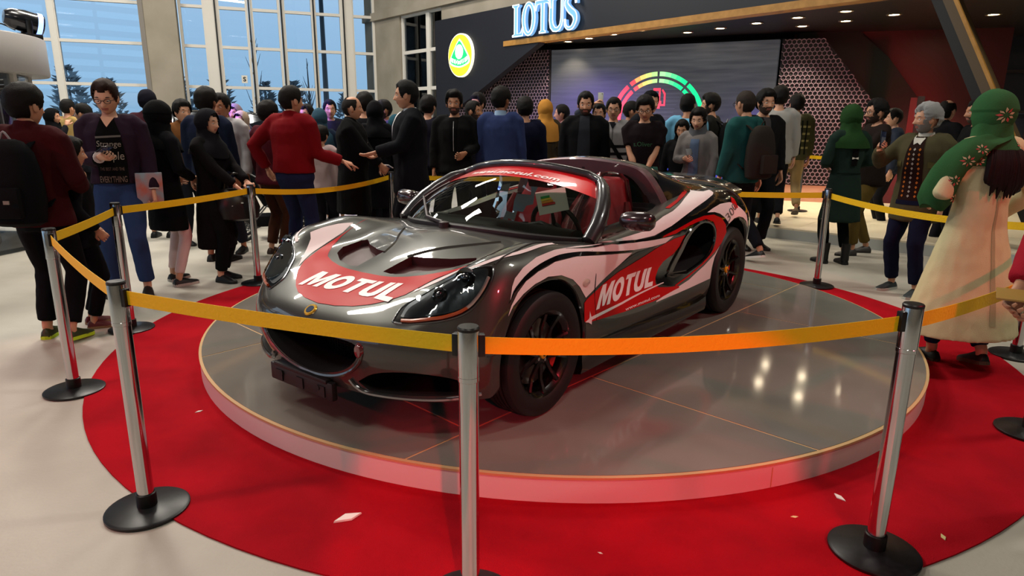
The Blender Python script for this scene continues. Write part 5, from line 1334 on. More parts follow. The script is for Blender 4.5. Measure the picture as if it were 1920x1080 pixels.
    for s in (1, -1):
        q0 = [B(-.01, s*.08, 1.428), B(-.01, s*(shw-.03), 1.432), sh[s]+V(0, s*.004, -.012)*k]
        if sleeve == 'long':
            w2 = el[s].lerp(wr[s], .94)
            m.tube(q0+[sh[s].lerp(el[s], .5), el[s], el[s].lerp(wr[s], .4), w2], [(q*bw+ease*.75)*k for q in (.062, .058, .054, .047, .042, .040, .032)], 12)
        else:
            m.tube(q0+[sh[s].lerp(el[s], .45), sh[s].lerp(el[s], .72)], [(q*bw+ease*.6)*k for q in (.060, .056, .054, .050, .050)], 12)
    if collar == 'high': m.tube([B(-.012, 0, 1.44), B(-.008, 0, 1.50), B(-.004, 0, 1.535)], [(.072*k, .082*k), (.066*k, .07*k), (.064*k, .066*k)], 14, ref=rx)
    if collar == 'hood': m.tube([B(-.03, s*.075, 1.475+.012*(s == 0)) for s in (1.1, .6)] + [B(-.10, 0, 1.45)] + [B(-.03, -s*.075, 1.475) for s in (.6, 1.1)], [.03*k, .042*k, .055*k, .042*k, .03*k], 10)
    if neck_c:
        mc = MB(); mc.tube([B(-.012, 0, 1.445), B(-.008, 0, 1.49), B(-.005, 0, 1.515)], [(.074*k, .084*k), (.064*k, .068*k), (.062*k, .064*k)], 18, cap=False, ref=rx); o_ = mc.build('shirt_collar', cloth(neck_c), root, ang=60)
    gt = m.build(topname or ('coat' if hem < .7 else 'jacket' if sleeve == 'long' else 't_shirt'), cloth(top), root); queue(gt, vox, 4, (.006, 9 if hem > .7 else 7))
    if legs:
        m = MB(); m.tube([V(0, 0, .80)*k, V(0, 0, .90)*k, V(0, 0, 1.0)*k], [(.09*k*bw, .13*k*bw), (.118*k*bw, .172*k*bw), (.110*k*bw, .155*k*bw)], 16, ref=rx)
        e2_ = .010*loose*slim
        for s in (1, -1):
            m.tube([hips[s]+V(0, -s*.01, .02), hips[s].lerp(kn[s], .35), kn[s], kn[s].lerp(an[s], .4), an[s].lerp(kn[s], .10 if boot == 0 else .25)], [(q*slim+e2_)*k for q in (.090, .082, .058, .055, .048)], 12)
        tr = m.build('trousers', cloth(trousers), root); queue(tr, vox, 4, (.006, 8))
        up, sl = shoe(k, shoes[0], shoes[1], boot)
        for s, lf in ((1, lift[0]), (-1, lift[1])):
            pit = -min(.9, lf*4)*-1
            o = link('shoe', up, root, (an[s].x+.02*k, an[s].y, an[s].z-.085*k), (0, pit, s*.14)); link('sole', sl, o)
    # ---- head things
    Hm = Matrix.Translation(hd0) @ rotm(D(hy), D(hp), D(hr)) @ Matrix.Scale(k*(1.03 if fem else 1.07), 4)
    ent = dict(root=root, body=body, top=gt, Hm=Hm, k=k, fem=fem, jaw=jaw, beard=beard, wr=wr, el=el, curl=curl, pal=pal, B=B, point=point, label=label)
    PEOPLE.append(ent)
    def part(bm_, name, mm):
        me_ = bpy.data.meshes.new(name); bm_.to_mesh(me_); me_.transform(Hm); me_.materials.append(mm); me_.shade_smooth(); return link(name, me_, root)
    if hair:
        hb_ = hair_mesh(hair, idx % 5 + 1) ; part(hb_, 'hair' if hair != 'cap' else 'cap', hair_m(hc) if hair != 'cap' else cloth(hc)); hb_.free()
    if scarf:
        sb_ = scarf_mesh(0, (sc_sh if fem else 1), sc_open, sc_drop, sc_loose, idx % 7); part(sb_, 'headscarf', cloth(scarf)); sb_.free()
    if glasses:
        m = MB()
        for s in (1, -1):
            cy = s*.033; m.tube([V(.0985-.06*abs(abs(cy+.022*math.cos(a))-.01), cy+.0235*math.cos(a), .0+.0165*math.sin(a)) for a in [2*PI*j/16 for j in range(16)]], .0022, 5, closed=True)
            m.tube([V(.094, s*.056, .006), V(.07, s*.077, .006), V(.0, s*.084, .004)], .002, 5)
        m.tube([V(.099, .010, .004), V(.1005, 0, .006), V(.099, -.010, .004)], .002, 5)
        me_ = m.mesh('glasses', mat('glasses_black', '0a0a0a', .25)); me_.transform(Hm); link('glasses', me_, root)
    return ent
def finish_people():
    dg = bpy.context.evaluated_depsgraph_get(); res = []
    for o, fold in PEND: res.append(bpy.data.meshes.new_from_object(o.evaluated_get(dg), depsgraph=dg))
    for (o, fold), me_ in zip(PEND, res):
        mats_ = [m_ for m_ in o.data.materials]; nm = o.data.name
        o.modifiers.clear(); old = o.data; o.data = me_; bpy.data.meshes.remove(old); me_.name = nm
        if fold[0]:
            sd = sum(map(ord, o.name)) % 50
            co = [0.0]*len(me_.vertices)*3; me_.vertices.foreach_get('co', co)
            no = [0.0]*len(me_.vertices)*3; me_.vertices.foreach_get('normal', no)
            for i in range(0, len(co), 3):
                p = Vector((co[i]*1.3, co[i+1]*1.3, co[i+2]*.8+sd)); d = fold[0]*noise.noise(p*fold[1]) + fold[0]*.6*noise.noise(p*fold[1]*2.3)
                co[i] += no[i]*d; co[i+1] += no[i+1]*d; co[i+2] += no[i+2]*d
            me_.vertices.foreach_set('co', co)
        me_.shade_smooth()
    for e_ in PEOPLE:
        o = e_['body']; b = bmesh.new(); b.from_mesh(o.data)
        add_head(b, e_['Hm'], e_['fem'], e_['jaw'], e_['beard'])
        for s, cu in ((1, e_['curl'][0]), (-1, e_['curl'][1])):
            d = (e_['wr'][s]-e_['el'][s]).normalized(); pn = Vector(e_['pal'][s]) if e_['pal'] and s in e_['pal'] else V(0, -s, 0)
            if abs(pn.normalized().dot(d)) > .95: pn = V(1, 0, .1)
            e_['grip%d' % s] = add_hand(b, e_['wr'][s]+d*.012, d, pn, s, cu, e_['k'], 0, e_['point'] and s == -1)
        b.to_mesh(o.data); b.free(); o.data.shade_smooth()
    for e_ in PEOPLE:
        b = bmesh.new(); b.from_mesh(e_['top'].data); e_['bvh'] = BVHTree.FromBMesh(b); b.free()
def front(e_, name, pts, col, off=.004, vf=None, back=False, step=.02):
    s = -1 if back else 1; k = e_['k']
    q = vf or flat2d([[(p[0]*k, p[1]*k) for p in pts]], step*k)
    return project(name, q, e_['bvh'], lambda p: V(s*1.0, p.x, p.y), V(-s, 0, 0), off, cloth(col) if isinstance(col, str) else col, e_['root'])
def at_world(e_, v): return e_['root'].matrix_basis @ v
BK = 90
p_pack = person(-3.102, 4.300, 92, 1.665, 'person at far left edge seen from behind, maroon jacket, black backpack, yellow-green shoes', top='380c10', trousers='0c0c10', hair='full', shoes=('2c3410', 'b4d41c'), LF=(.05, .12), RF=(-.06, .12), lift=(0, .02), build=1.1, collar='high', LA=(.20, .18, 1.08), RA=(.20, .18, 1.08), loose=1.5, hy=-20)
p_boy = person(-3.078, 4.620, 38, 1.333, 'small child in dark jacket and maroon sneakers beside the backpack wearer', top='101116', trousers='0c0d12', hair='full', skin='a', shoes=('5a1016', '8a6a4a'), hem=.78, LA=(.12, .2, .95), RA=(.12, .2, .95))
p_glasses = person(-3.313, 5.560, -72, 1.766, 'person in glasses and black printed shirt looking down at a phone', top='2a1c2a', trousers='2a3c62', hair='fade', hc='2a1812', skin='d', glasses=True, hp=17, hy=-4, collar='hood', loose=1.5, RA=(.25, .05, 1.17), LA=(.06, .27, .85), curl=(.6, .75), pal={-1: (-.3, .6, .8), 1: (0, -1, 0)}, shoes=('1a1512', '2a2420'), LF=(.05, .13), RF=(-.03, .13), build=1.06, hem=.86)
p_tan = person(-7.234, 11.000, 70, 1.766, 'person in tan coat lifting a phone by the window', top='a58a54', trousers='1a1a20', hem=.6, RA=(.32, .10, 1.52), curl=(.3, .7))
p_bh = person(-6.960, 10.200, 10, 1.611, 'person in black headscarf with one arm raised near the window frame', top='121218', trousers='121218', hair='short', scarf='0d0d10', fem=1, hem=.5, RA=(.25, .1, 1.5), skin='a')
p_prof = person(-5.680, 9.000, 188, 1.658, 'person with short dark hair in profile left of the printed shirt', top='23242c', hair='short', skin='a')
p_cap = person(-4.523, 8.400, 95, 1.815, 'person in dark cap behind the black hooded coat', top='3a1620', hair='cap', hc='14141e', collar='high')
p_hood = person(-3.133, 5.950, 62, 1.613, 'person in long black coat and hood with pale pink leggings', top='0d0d10', trousers='d9bcb8', scarf='0b0b0d', hair=None, fem=1, hem=.55, flare=1.12, slim=.82, shoes=('121214', 'b9b2aa'), LF=(.06, .12), RF=(-.06, .14), LA=(.2, .16, 1.05), RA=(.2, .16, 1.05), sc_loose=.4)
p_flats = person(-2.774, 6.100, -12, 1.556, 'person in black patterned headscarf and long coat holding a dark bag', top='0e0c0e', trousers='0d0d10', scarf='15151a', hair='short', fem=1, hem=.36, flare=1.22, loose=1.6, shoes=('0b0b0c', '0b0b0c'), skin='d', RA=(.34, .10, 1.02), LA=(.36, .06, 1.05), curl=(.6, .6), pal={1: (0, -.4, .9), -1: (0, .4, .9)}, LF=(-.03, .09), RF=(.07, .10), sc_open=1.0)
p_or = person(-3.916, 8.000, -35, 1.682, 'person with swept hair and orange collar behind the black headscarf', top='6b4424', hair='full', skin='a', collar='high')
p_nsuit = person(-3.150, 6.950, 84, 1.774, 'person in navy suit seen from behind beside the white shirt', top='151d30', trousers='151d30', hair='full', skin='c')
p_wsh = person(-3.206, 7.500, -96, 1.745, 'person in white open-collar shirt facing the camera at left', top='b9b6b8', trousers='20222c', hair='short', skin='b', neck_c='c4c2c4', RA=(.24, .10, 1.12), curl=(.4, .7), hp=8)
p_ph = person(-4.046, 9.900, -100, 1.690, 'person in violet-lit grey headscarf behind the beige headscarf', top='3a3640', scarf='7d6d78', hair='short', fem=1, hem=.5)
p_bei = person(-3.721, 9.300, -105, 1.585, 'person in beige headscarf with dark strap beside the parked dark car', top='4a443e', scarf='a08c78', hair='short', fem=1, hem=.5, skin='a')
p_dk = person(-2.673, 7.350, 60, 1.660, 'person in dark red checked shirt and brown trousers left of the red sweater', top='4a1620', trousers='3c2114', hair='full', shoes=('3a2418', '2a1a12'))
p_wht = person(-2.289, 8.000, 80, 1.405, 'short person in pale pink-white top behind the pointing arm', top='b9a4a4', trousers='1a1a20', hair='full')
p_red = person(-2.201, 6.700, 72, 1.790, 'person in red high-neck sweater and jeans seen from behind pointing right', top='720b13', trousers='1c2440', hair='short', hc='14110f', skin='a', collar='high', RA=(.20, .42, 1.06), LA=(-.02, .30, .98), curl=(.5, .35), point=True, LF=(.05, .13), RF=(-.1, .15), hy=-28, build=1.22, hem=.88, elbow={1: (-.7, .9, -.2), -1: (-.6, .5, -.6)}, pal={-1: (.2, .3, -.9)}, shoes=('1c1210', '1c1210'), topname='sweater')
p_pur = person(-2.726, 9.000, -110, 1.677, 'person lit violet behind the right arm of the red sweater', top='22203a', hair='short')
p_grn = person(-2.460, 8.600, 105, 1.617, 'person in blue-green headscarf seen from behind', top='1b2638', scarf='2e4a5a', hair=None, fem=1, hem=.5, sc_drop=.1)
p_hat = person(-2.678, 9.900, -70, 1.761, 'person in dark hat between the green headscarf and balding head', top='1a1a28', hair='cap', hc='171722')
p_bald = person(-1.827, 7.600, 4, 1.738, 'balding person in big black coat in profile holding a camera', top='0e0e10', trousers='101014', hair='bald', hc='17110e', skin='a', hem=.46, flare=1.1, build=1.25, RA=(.34, .10, 1.0), LA=(.30, .12, .98), curl=(.6, .7), collar='high', loose=1.5)
p_b1 = person(-1.907, 8.700, 88, 1.813, 'person with black hair and dark coat right of the balding head', top='0c0c10', hair='full', hem=.6)
p_b2 = person(-1.674, 8.200, 100, 1.702, 'person in black hood and coat behind the balding person', top='0c0c10', scarf='0b0b0e', hair=None, fem=1, hem=.45)
p_wph = person(-1.752, 9.300, -150, 1.750, 'person in violet shirt raising a white phone beside the concrete wall', top='3f3860', hair='short', beard=1, skin='b', RA=(.28, .12, 1.40), LA=(.1, .25, .9), curl=(.4, .7))
p_mar = person(-1.544, 8.900, 120, 1.550, 'person in maroon coat and teal scarf behind the dark suit', top='5a1224', scarf='1f4a5a', hair=None, fem=1, hem=.4, flare=1.15, sc_drop=.1)
p_suit = person(-1.073, 7.000, 196, 1.867, 'tall person in black suit gesturing with both open hands beside the car', top='0e0f14', trousers='0d0e13', hair='short', hc='100f10', skin='a', beard=0, hem=.70, LA=(.34, .12, 1.10), RA=(.30, .06, 1.08), curl=(.12, .2), pal={1: (0, -.3, 1), -1: (0, .3, 1)}, jaw=1.05, hy=-8, build=1.2, loose=1.6, neck_c='e2e2e4')
p_br = person(-1.164, 9.200, 70, 1.800, 'person with short dark hair just right of the suit shoulder', top='181622', hair='full')
p_brd = person(-0.707, 8.150, -92, 1.818, 'bearded person in black zipped jacket facing the camera', top='0f0f10', trousers='131316', hair='quiff', skin='b', beard=1, build=1.1, LA=(.22, .14, 1.08), curl=(.6, .4), loose=1.3)
p_pr = person(-0.582, 9.400, -20, 1.749, 'person in profile between the black jacket and the blue blazer', top='1a1820', hair='short', beard=1, skin='b')
p_st = person(-0.519, 10.200, -125, 1.875, 'smiling person in dark suit and tie further back by the stand wall', top='14141e', hair='full', skin='a')
p_blz = person(-0.154, 8.100, 80, 1.863, 'person in blue-grey blazer and light collar seen from behind', top='2e3a62', trousers='15161e', hair='full', skin='c', hem=.74, hy=-25, neck_c='8fa8c4')
p_nav = person(0.146, 8.600, 98, 1.769, 'person in dark navy suit seen from behind right of the blazer', top='10142a', hair='full', hem=.7, build=1.08)
p_mus = person(0.474, 10.000, 110, 1.793, 'person in mustard headscarf and brown coat', top='3c3426', scarf='b07a34', hair=None, fem=1, hem=.5, sc_drop=.12)
p_lf = person(0.763, 10.400, 172, 1.738, 'person in profile facing left between mustard scarf and black jacket', top='1c2030', hair='short', skin='a')
p_blk = person(0.855, 8.100, -97, 1.824, 'person in black open jacket and grey shirt behind the roll hoop', top='0d0d0f', trousers='131316', hair='short', skin='a', beard=1, build=1.14, collar='high', loose=1.3, hp=6)
p_pho = person(1.189, 9.400, -108, 1.730, 'person lifting a phone overhead between two visitors', top='30343e', hair='short', skin='a', RA=(.16, .05, 1.76), curl=(.3, .6), elbow={-1: (.1, -.9, -.3)})
p_str = person(1.251, 8.500, -100, 1.775, 'person in glasses and grey sweater with black bands and shoulder strap', top='8d8b8c', trousers='16161c', hair='short', skin='a', glasses=True, collar=None, hp=4)
p_bh2 = person(1.684, 9.900, -5, 1.778, 'person with cropped hair turned away behind the black t-shirt', top='1c1c1e', hair='short', skin='b')
p_blt = person(1.502, 7.750, -104, 1.768, 'person in glasses and black t-shirt with green jacket over arm', top='191014', trousers='16161c', hair='full', skin='a', glasses=True, sleeve='short', hp=16, lean=5, hr=4, LA=(.22, .02, .86), RA=(.20, .05, .92), curl=(.5, .5), elbow={1: (-.3, .9, -.3), -1: (-.3, -.9, -.3)})
p_cp2 = person(1.753, 8.850, -60, 1.872, 'person in dark knitted cap behind the black t-shirt', top='15161c', hair='cap', hc='0d0d10')
p_lb = person(2.322, 9.100, 78, 1.854, 'person in light blue shirt seen from behind in front of the gauge', top='6aa6c8', trousers='1a1c26', hair='short', skin='b', topname='shirt', hy=-15)
p_sm = person(2.062, 8.250, -112, 1.518, 'short person in black headscarf beside the grey scarf', top='101012', scarf='0c0c0e', hair='long', fem=1, skin='a', hem=.5, hp=14, sc_open=1.1)
p_gry = person(2.116, 7.750, -118, 1.645, 'person in grey headscarf and cardigan holding a phone beside the car', top='77716f', trousers='1a1c24', scarf='55565a', hair='full', fem=1, skin='d', hem=.55, RA=(.26, .08, 1.17), LA=(.1, .22, .9), curl=(.5, .75), hp=12, sc_open=1.12, pal={-1: (-.2, .7, .5)})
p_bp2 = person(2.706, 9.300, 150, 1.866, 'bearded person with dark rucksack left of the teal hoodie', top='20201e', hair='full', skin='a', beard=1, hy=20)
p_teal = person(2.483, 7.250, 122, 1.817, 'person in teal hoodie with brown rucksack walking past the stage', top='1e4a48', trousers='15161c', hair='crop', hc='2a211c', skin='a', collar='hood', glasses=True, LF=(.24, .08), RF=(-.26, .10), lift=(.0, .06), shoes=('111214', 'd9d5cf'), LA=(.08, .24, .88), RA=(-.02, .26, .86))
p_df = person(2.939, 8.000, -82, 1.856, 'person with dark fringe and beard right of the rucksack', top='141416', trousers='131316', hair='full', skin='a', beard=1, RA=(.22, .12, 1.1), curl=(.3, .6))
p_wb = person(3.504, 9.000, 74, 1.804, 'person in pale grey blazer with dark elbow patch walking on the stage edge', top='9a9894', trousers='101014', hair='full', skin='a', hem=.80, LF=(.15, .09), RF=(-.2, .10), lift=(0, .05), z0=.15)
p_pl = person(4.113, 9.900, 80, 1.745, 'person in checked shirt and khaki trousers on the white stage', top='3c3a24', trousers='8a7450', hair='full', skin='b', topname='shirt', LF=(.2, .09), RF=(-.2, .10), lift=(0, .07), z0=.15, shoes=('6b5a40', '3a3026'))
p_gs = person(3.543, 7.100, 96, 1.675, 'person in green patterned headscarf and dark green coat seen from behind', top='1c2c26', trousers='0d0f10', scarf='22401f', hair=None, fem=1, hem=.50, flare=1.22, shoes=('0c0c0c', '141312'), boot=.14, LA=(.2, .12, 1.12), RA=(.2, .12, 1.12), slim=.9, RF=(-.02, .11), LF=(.06, .1), sc_drop=.02)
p_gp = person(4.129, 7.700, 178, 1.749, 'person with glasses and dark jacket in profile photographing', top='1f1714', trousers='5a4a22', hair='wavy', skin='a', beard=1, glasses=True, RA=(.30, .06, 1.36), LA=(.32, .06, 1.36), curl=(.6, .6), RF=(-.12, .1), LF=(.14, .1), hem=.80, shoes=('3a3634', '2a2624'))
p_lit = person(5.398, 9.600, 168, 1.707, 'person with warmly lit face in blue-grey jacket far back', top='2c3444', hair='short', skin='d')
p_oli = person(3.575, 5.850, 212, 1.651, 'grey-haired bearded person in olive jacket holding up a phone', top='4a4530', trousers='10142a', hair='wavy', hc='8d8d8c', skin='a', beard=1, RA=(.34, .22, 1.36), LA=(.06, .26, .84), curl=(.4, .6), hem=.70, build=1.12, hy=-36, neck_c='c9c4ba', LF=(.06, .15), RF=(-.06, .14), shoes=('2c3436', 'a9a9a2'), pal={-1: (.3, .9, 0)}, elbow={-1: (.0, -.6, -.9), 1: (-.55, .55, -.65)})
p_bk3 = person(5.195, 8.200, 25, 1.781, 'person with receding hair in black jacket behind the olive jacket', top='131214', hair='bald', hc='14100e', skin='a', collar='high')
p_bk4 = person(5.194, 7.600, 172, 1.755, 'bearded person in black behind the green floral headscarf', top='101012', hair='short', skin='b', beard=1)
p_crm = person(2.802, 3.950, 96, 1.657, 'person in green floral headscarf and long cream dress seen from behind', top='cfc49a', trousers='1a2440', scarf='2f5a34', hair=None, fem=1, hem=.25, flare=2.0, shoes=('14130f', '4a3a2c'), LF=(.12, .06), RF=(-.12, .10), lift=(0, .05), slim=.8, topname='dress', sc_drop=.0, sc_sh=1.1, loose=1.6, LA=(.20, .2, 1.1), RA=(.12, .24, 1.0), sc_loose=.5)
p_edge = person(2.17, 2.22, 178, 1.70, 'person just outside the right edge whose hand holds a gold phone', top='a01c2c', trousers='18181c', hair='short', RA=(.44, -.02, .88), lean=18, LF=(-.16, .1), RF=(-.18, .1), LA=(.12, .25, .86), curl=(.5, .5), elbow={1: (-.4, .7, -.6), -1: (-.1, -.5, -.8)})
finish_people()
def vshirt(e_, col, w0=.05, z0=1.06, z1=1.475, name='shirt_front'):
    return front(e_, name, [(-w0, z1), (-.012, z0), (.012, z0), (w0, z1)], col, .004)
def stripes(e_, zs, h, col, hw=.2, name='band', back=False):
    for z in zs: front(e_, name, [(-hw, z), (hw, z), (hw, z+h), (-hw, z+h)], col, .0035, back=back)
def ftext(e_, s, cx, z, wd, ht, col, bold=.02, shear=0, name='print_lettering'):
    k = e_['k']; v, f = text2d(s, 1.0, bold=bold, step=.06, shear=shear); x0, x1 = min(p.x for p in v), max(p.x for p in v); y0, y1 = min(p.y for p in v), max(p.y for p in v)
    vf = ([V((cx-wd/2+wd*(p.x-x0)/(x1-x0))*k, (z+ht*(p.y-y0)/(y1-y0))*k, 0) for p in v], f)
    return project(name, vf, e_['bvh'], lambda p: V(1.0, p.x, p.y), V(-1, 0, 0), .006, mat('print_'+col, col, .8), e_['root'])
# glasses man : black t-shirt front between the open jacket, printed words, stripes on cuffs and hem
e_ = p_glasses
front(e_, 't_shirt_front', [(-.045, 1.47), (-.085, 1.35), (-.10, 1.15), (-.105, .87), (.105, .87), (.11, 1.15), (.09, 1.35), (.045, 1.47), (0, 1.40)], '0a0a0b', .004)
front(e_, 'neck_skin', [(-.05, 1.475), (0, 1.40), (.05, 1.475)], skin_m('d'), .005)
ftext(e_, 'Strange', -.0, 1.235, .17, .06, '8d8a80', .0, .1); ftext(e_, 'People', .005, 1.125, .18, .085, '8d8a80', .0, .1); ftext(e_, 'THE BEST AND THE', 0, 1.06, .17, .026, '6b5a52', .0); ftext(e_, 'EVERYTHING', 0, .965, .19, .05, '6b5a52', .01)
front(e_, 'print_bar', [(-.09, 1.315), (.09, 1.325), (.09, 1.34), (-.09, 1.33)], '6b6a66', .005); front(e_, 'print_bar', [(-.08, .93), (.08, .93), (.05, .945), (-.05, .945)], '6b5a52', .005)
def cuff(e_, s, cols, w0=.0):
    for i, h in enumerate(cols):
        d = (e_['wr'][s]-e_['el'][s]).normalized(); c = e_['wr'][s]-d*(.012+.014*i)*e_['k']
        m = MB(); m.tube([c-d*.004, c+d*.004], .044*e_['k'], 14); m.build('cuff_stripe', cloth(h), e_['root'])
for s in (1, -1): cuff(e_, s, ['c9c4c4', '1c1a28', 'c9c4c4', '1c1a28', 'c9c4c4'])
for z in (.875, .895): 
    for s in (1, -1): front(e_, 'hem_stripe', [(s*.11, z), (s*.17, z), (s*.17, z+.008), (s*.11, z+.008)], 'b99a9a', .004)
# other fronts
vshirt(p_wsh, 'b08a70', .03, 1.36); front(p_wsh, 'lanyard_card', [(-.03, 1.1), (.03, 1.1), (.03, 1.25), (-.03, 1.25)], '6a6a70', .006)
vshirt(p_suit, 'e2e2e4', .05, 1.16); front(p_suit, 'tie', [(-.012, 1.45), (-.022, 1.2), (0, 1.15), (.022, 1.2), (.012, 1.45)], '15161c', .007)
front(p_suit, 'shirt_collar', [(-.07, 1.50), (-.05, 1.42), (.05, 1.42), (.07, 1.50)], 'e2e2e4', .006)
front(p_brd, 'zip', [(-.004, 1.1), (.004, 1.1), (.004, 1.43), (-.004, 1.43)], mat('zip_silver', 'b9b9bb', .3, metal=.7), .005)
front(p_brd, 't_shirt_front', [(-.05, 1.47), (-.03, 1.1), (.03, 1.1), (.05, 1.47)], '060607', .003)
vshirt(p_st, 'b9b4c8', .04, 1.2); front(p_st, 'tie', [(-.012, 1.45), (-.02, 1.22), (.02, 1.22), (.012, 1.45)], '33304a', .006)
front(p_blk, 't_shirt_front', [(-.055, 1.50), (-.075, 1.2), (-.08, .9), (.07, .9), (.065, 1.2), (.05, 1.5)], '26282e', .005)
stripes(p_str, (1.08, 1.17), .035, '131316'); stripes(p_str, (.98,), .035, '131316')
front(p_str, 'shoulder_strap', [(-.16, 1.42), (-.12, 1.44), (.16, 1.0), (.12, .98)], '0c0c0e', .006); front(p_str, 'shirt_collar', [(-.05, 1.475), (0, 1.39), (.05, 1.475)], '16161c', .005); front(p_str, 'zip', [(-.003, 1.25), (.003, 1.25), (.003, 1.4), (-.003, 1.4)], '1c1c1e', .005)
ftext(p_blt, "s.Oliver", .0, 1.22, .20, .05, '2f5a3c', .0, .0)
vshirt(p_bald, '2a2624', .03, .95, 1.46)
for z in (1.05, 1.15, 1.25): front(p_bald, 'button', [(-.006, z), (.006, z), (.006, z+.012), (-.006, z+.012)], 'c9c6c2', .008)
front(p_gry, 'blouse_front', [(-.05, 1.40), (-.06, .7), (.06, .7), (.05, 1.40)], '5a6a84', .005)
front(p_pur, 'shirt_front', [(-.04, 1.46), (0, 1.3), (.04, 1.46)], '3a3860', .004); vshirt(p_df, '3c3a3c', .04, 1.2)
# olive jacket man: patterned brown jumper with rows of small diamonds, white shirt collar, pocket flaps, sunglasses on the neck
e_ = p_oli
front(e_, 'jumper_front', [(-.055, 1.47), (-.085, 1.25), (-.10, .90), (.10, .90), (.085, 1.25), (.055, 1.47)], '24130f', .005)
front(e_, 'shirt_collar', [(-.06, 1.49), (-.03, 1.40), (0, 1.42), (.03, 1.40), (.06, 1.49)], 'c9c4ba', .008)
front(e_, 'belt_line', [(-.11, .86), (.11, .86), (.11, .90), (-.11, .90)], '10142a', .005)
for yv, col in ((-.055, 'b0642a'), (-.0, '9a938c'), (.055, 'b0642a')):
    for i in range(11):
        z = .94+.042*i
        if z > 1.4-.0: continue
        yy = yv*(.8 if z > 1.2 else 1)
        front(e_, 'diamond', [(yy-.011, z), (yy, z-.014), (yy+.011, z), (yy, z+.014)], col, .008, step=.05)
for s in (1, -1): front(e_, 'pocket_flap', [(s*.115, 1.20), (s*.18, 1.20), (s*.18, 1.245), (s*.115, 1.255)], '57512f', .006)
# checked shirt bands, patched elbows, embroidered scarf flowers, coat details
for z in (1.0, 1.1, 1.2, 1.3): front(p_pl, 'check_band', [(-.2, z), (.2, z), (.2, z+.03), (-.2, z+.03)], '8f8558', .003, back=True)
for y_ in (-.14, -.07, 0, .07, .14): front(p_pl, 'check_band', [(y_-.012, .92), (y_+.012, .92), (y_+.012, 1.4), (y_-.012, 1.4)], '12130e', .005, back=True)
for s in (1, -1):
    el = p_wb['el'][s]; m = MB(); m.lathe([(.0005, .046), (.03, .040), (.034, .02)], 14, Matrix.Translation(el) @ Matrix.Rotation(PI/2, 4, 'Y') @ Matrix.Rotation(PI, 4, 'X') @ Matrix.Rotation(-s*1.2, 4, 'X'), cap=False); m.build('elbow_patch', cloth('161a2c'), p_wb['root'])
front(p_gs, 'hair_braid', [(-.035, 1.42), (-.03, 1.12), (.03, 1.12), (.035, 1.42)], '0c0a0a', .012, back=True)
front(p_gs, 'white_bow', [(-.03, 1.19), (.0, 1.2), (.03, 1.19), (.03, 1.215), (0, 1.205), (-.03, 1.215)], 'd9d4c8', .02, back=True)
front(p_gs, 'coat_waist_seam', [(-.16, 1.03), (.16, 1.03), (.16, 1.04), (-.16, 1.04)], '0f1916', .006, back=True)
hbv = None
for c in p_crm['root'].children:
    if c.name.startswith('headscarf'):
        b = bmesh.new(); b.from_mesh(c.data); hbv = BVHTree.FromBMesh(b); b.free(); scf = c
k = p_crm['k']
def on_scarf(bv, pts, col, off, parent, nm):
    vf = flat2d([pts], .02); return project(nm, vf, bv, lambda p: V(-1, p.x, p.y), V(1, 0, 0), off, cloth(col), parent)
for cy, cz, r in ((.03, 1.63, .045), (.12, 1.43, .04), (-.1, 1.45, .03), (.16, 1.36, .03)):
    for i in range(9):
        a = 2*PI*i/9; a2 = (-math.sin(a), math.cos(a)); p0 = (cy+.3*r*math.cos(a), cz+.3*r*math.sin(a)); p1 = (cy+r*math.cos(a), cz+r*math.sin(a)); pm = ((p0[0]+p1[0])/2, (p0[1]+p1[1])/2); w_ = r*.17
        on_scarf(hbv, [(p0[0]*k, p0[1]*k), ((pm[0]+a2[0]*w_)*k, (pm[1]+a2[1]*w_)*k), (p1[0]*k, p1[1]*k), ((pm[0]-a2[0]*w_)*k, (pm[1]-a2[1]*w_)*k)], 'b9b08c' if i % 3 else 'b0504c', .004, scf, 'flower_petal')
# long dark hair below the scarf of the cream dress, centre-back pleat
m = MB(); rnd = random.Random(3)
for i in range(30):
    a = -1+2*i/29; y = .112*a; x0 = -.135-.02*math.cos(a*1.5)
    pts = [p_crm['B'](x0+.02, y*.8, 1.42), p_crm['B'](x0-.015+.01*rnd.random(), y, 1.34), p_crm['B'](x0-.02, y*1.06+.012*(rnd.random()-.5), 1.26-.04*rnd.random()), p_crm['B'](x0-.012, y*1.02+.02*(rnd.random()-.5), 1.215-.09*rnd.random()+.05*a*a)]
    m.tube(crv(pts, 3), [.020, .022, .022, .022, .021, .020, .018, .014, .009, .003], 6)
m.build('long_hair', mat('hair_dark_auburn', '180b0b', .6, spec=.2), p_crm['root'])
front(p_crm, 'back_pleat', [(-.006, 1.15), (-.03, .35), (.012, .35), (.006, 1.15)], 'a8a07c', .003, back=True)
m = MB(); R_ = []
for (x_, y_, z_), ra, rb in (((-.07, .02, 1.50), .05, .09), ((-.05, .11, 1.475), .10, .085), ((-.02, .19, 1.40), .125, .075), ((.02, .235, 1.30), .12, .085), ((.05, .255, 1.20), .115, .085), ((.07, .265, 1.12), .12, .08), ((.08, .265, 1.06), .09, .05)):
    R_.append([p_crm['B'](x_+ra*math.cos(q)*(1+.12*math.sin(3*q+z_*20)), y_+rb*math.sin(q)*(1+.1*math.cos(4*q+z_*15)), z_-.02*math.cos(2*q)) for q in [2*PI*j/20 for j in range(20)]])
m.rings(R_); sct = m.build('scarf_tail', cloth('2f5a34'), p_crm['root'], ang=60)
b = bmesh.new(); b.from_mesh(sct.data); tbv = BVHTree.FromBMesh(b); b.free()
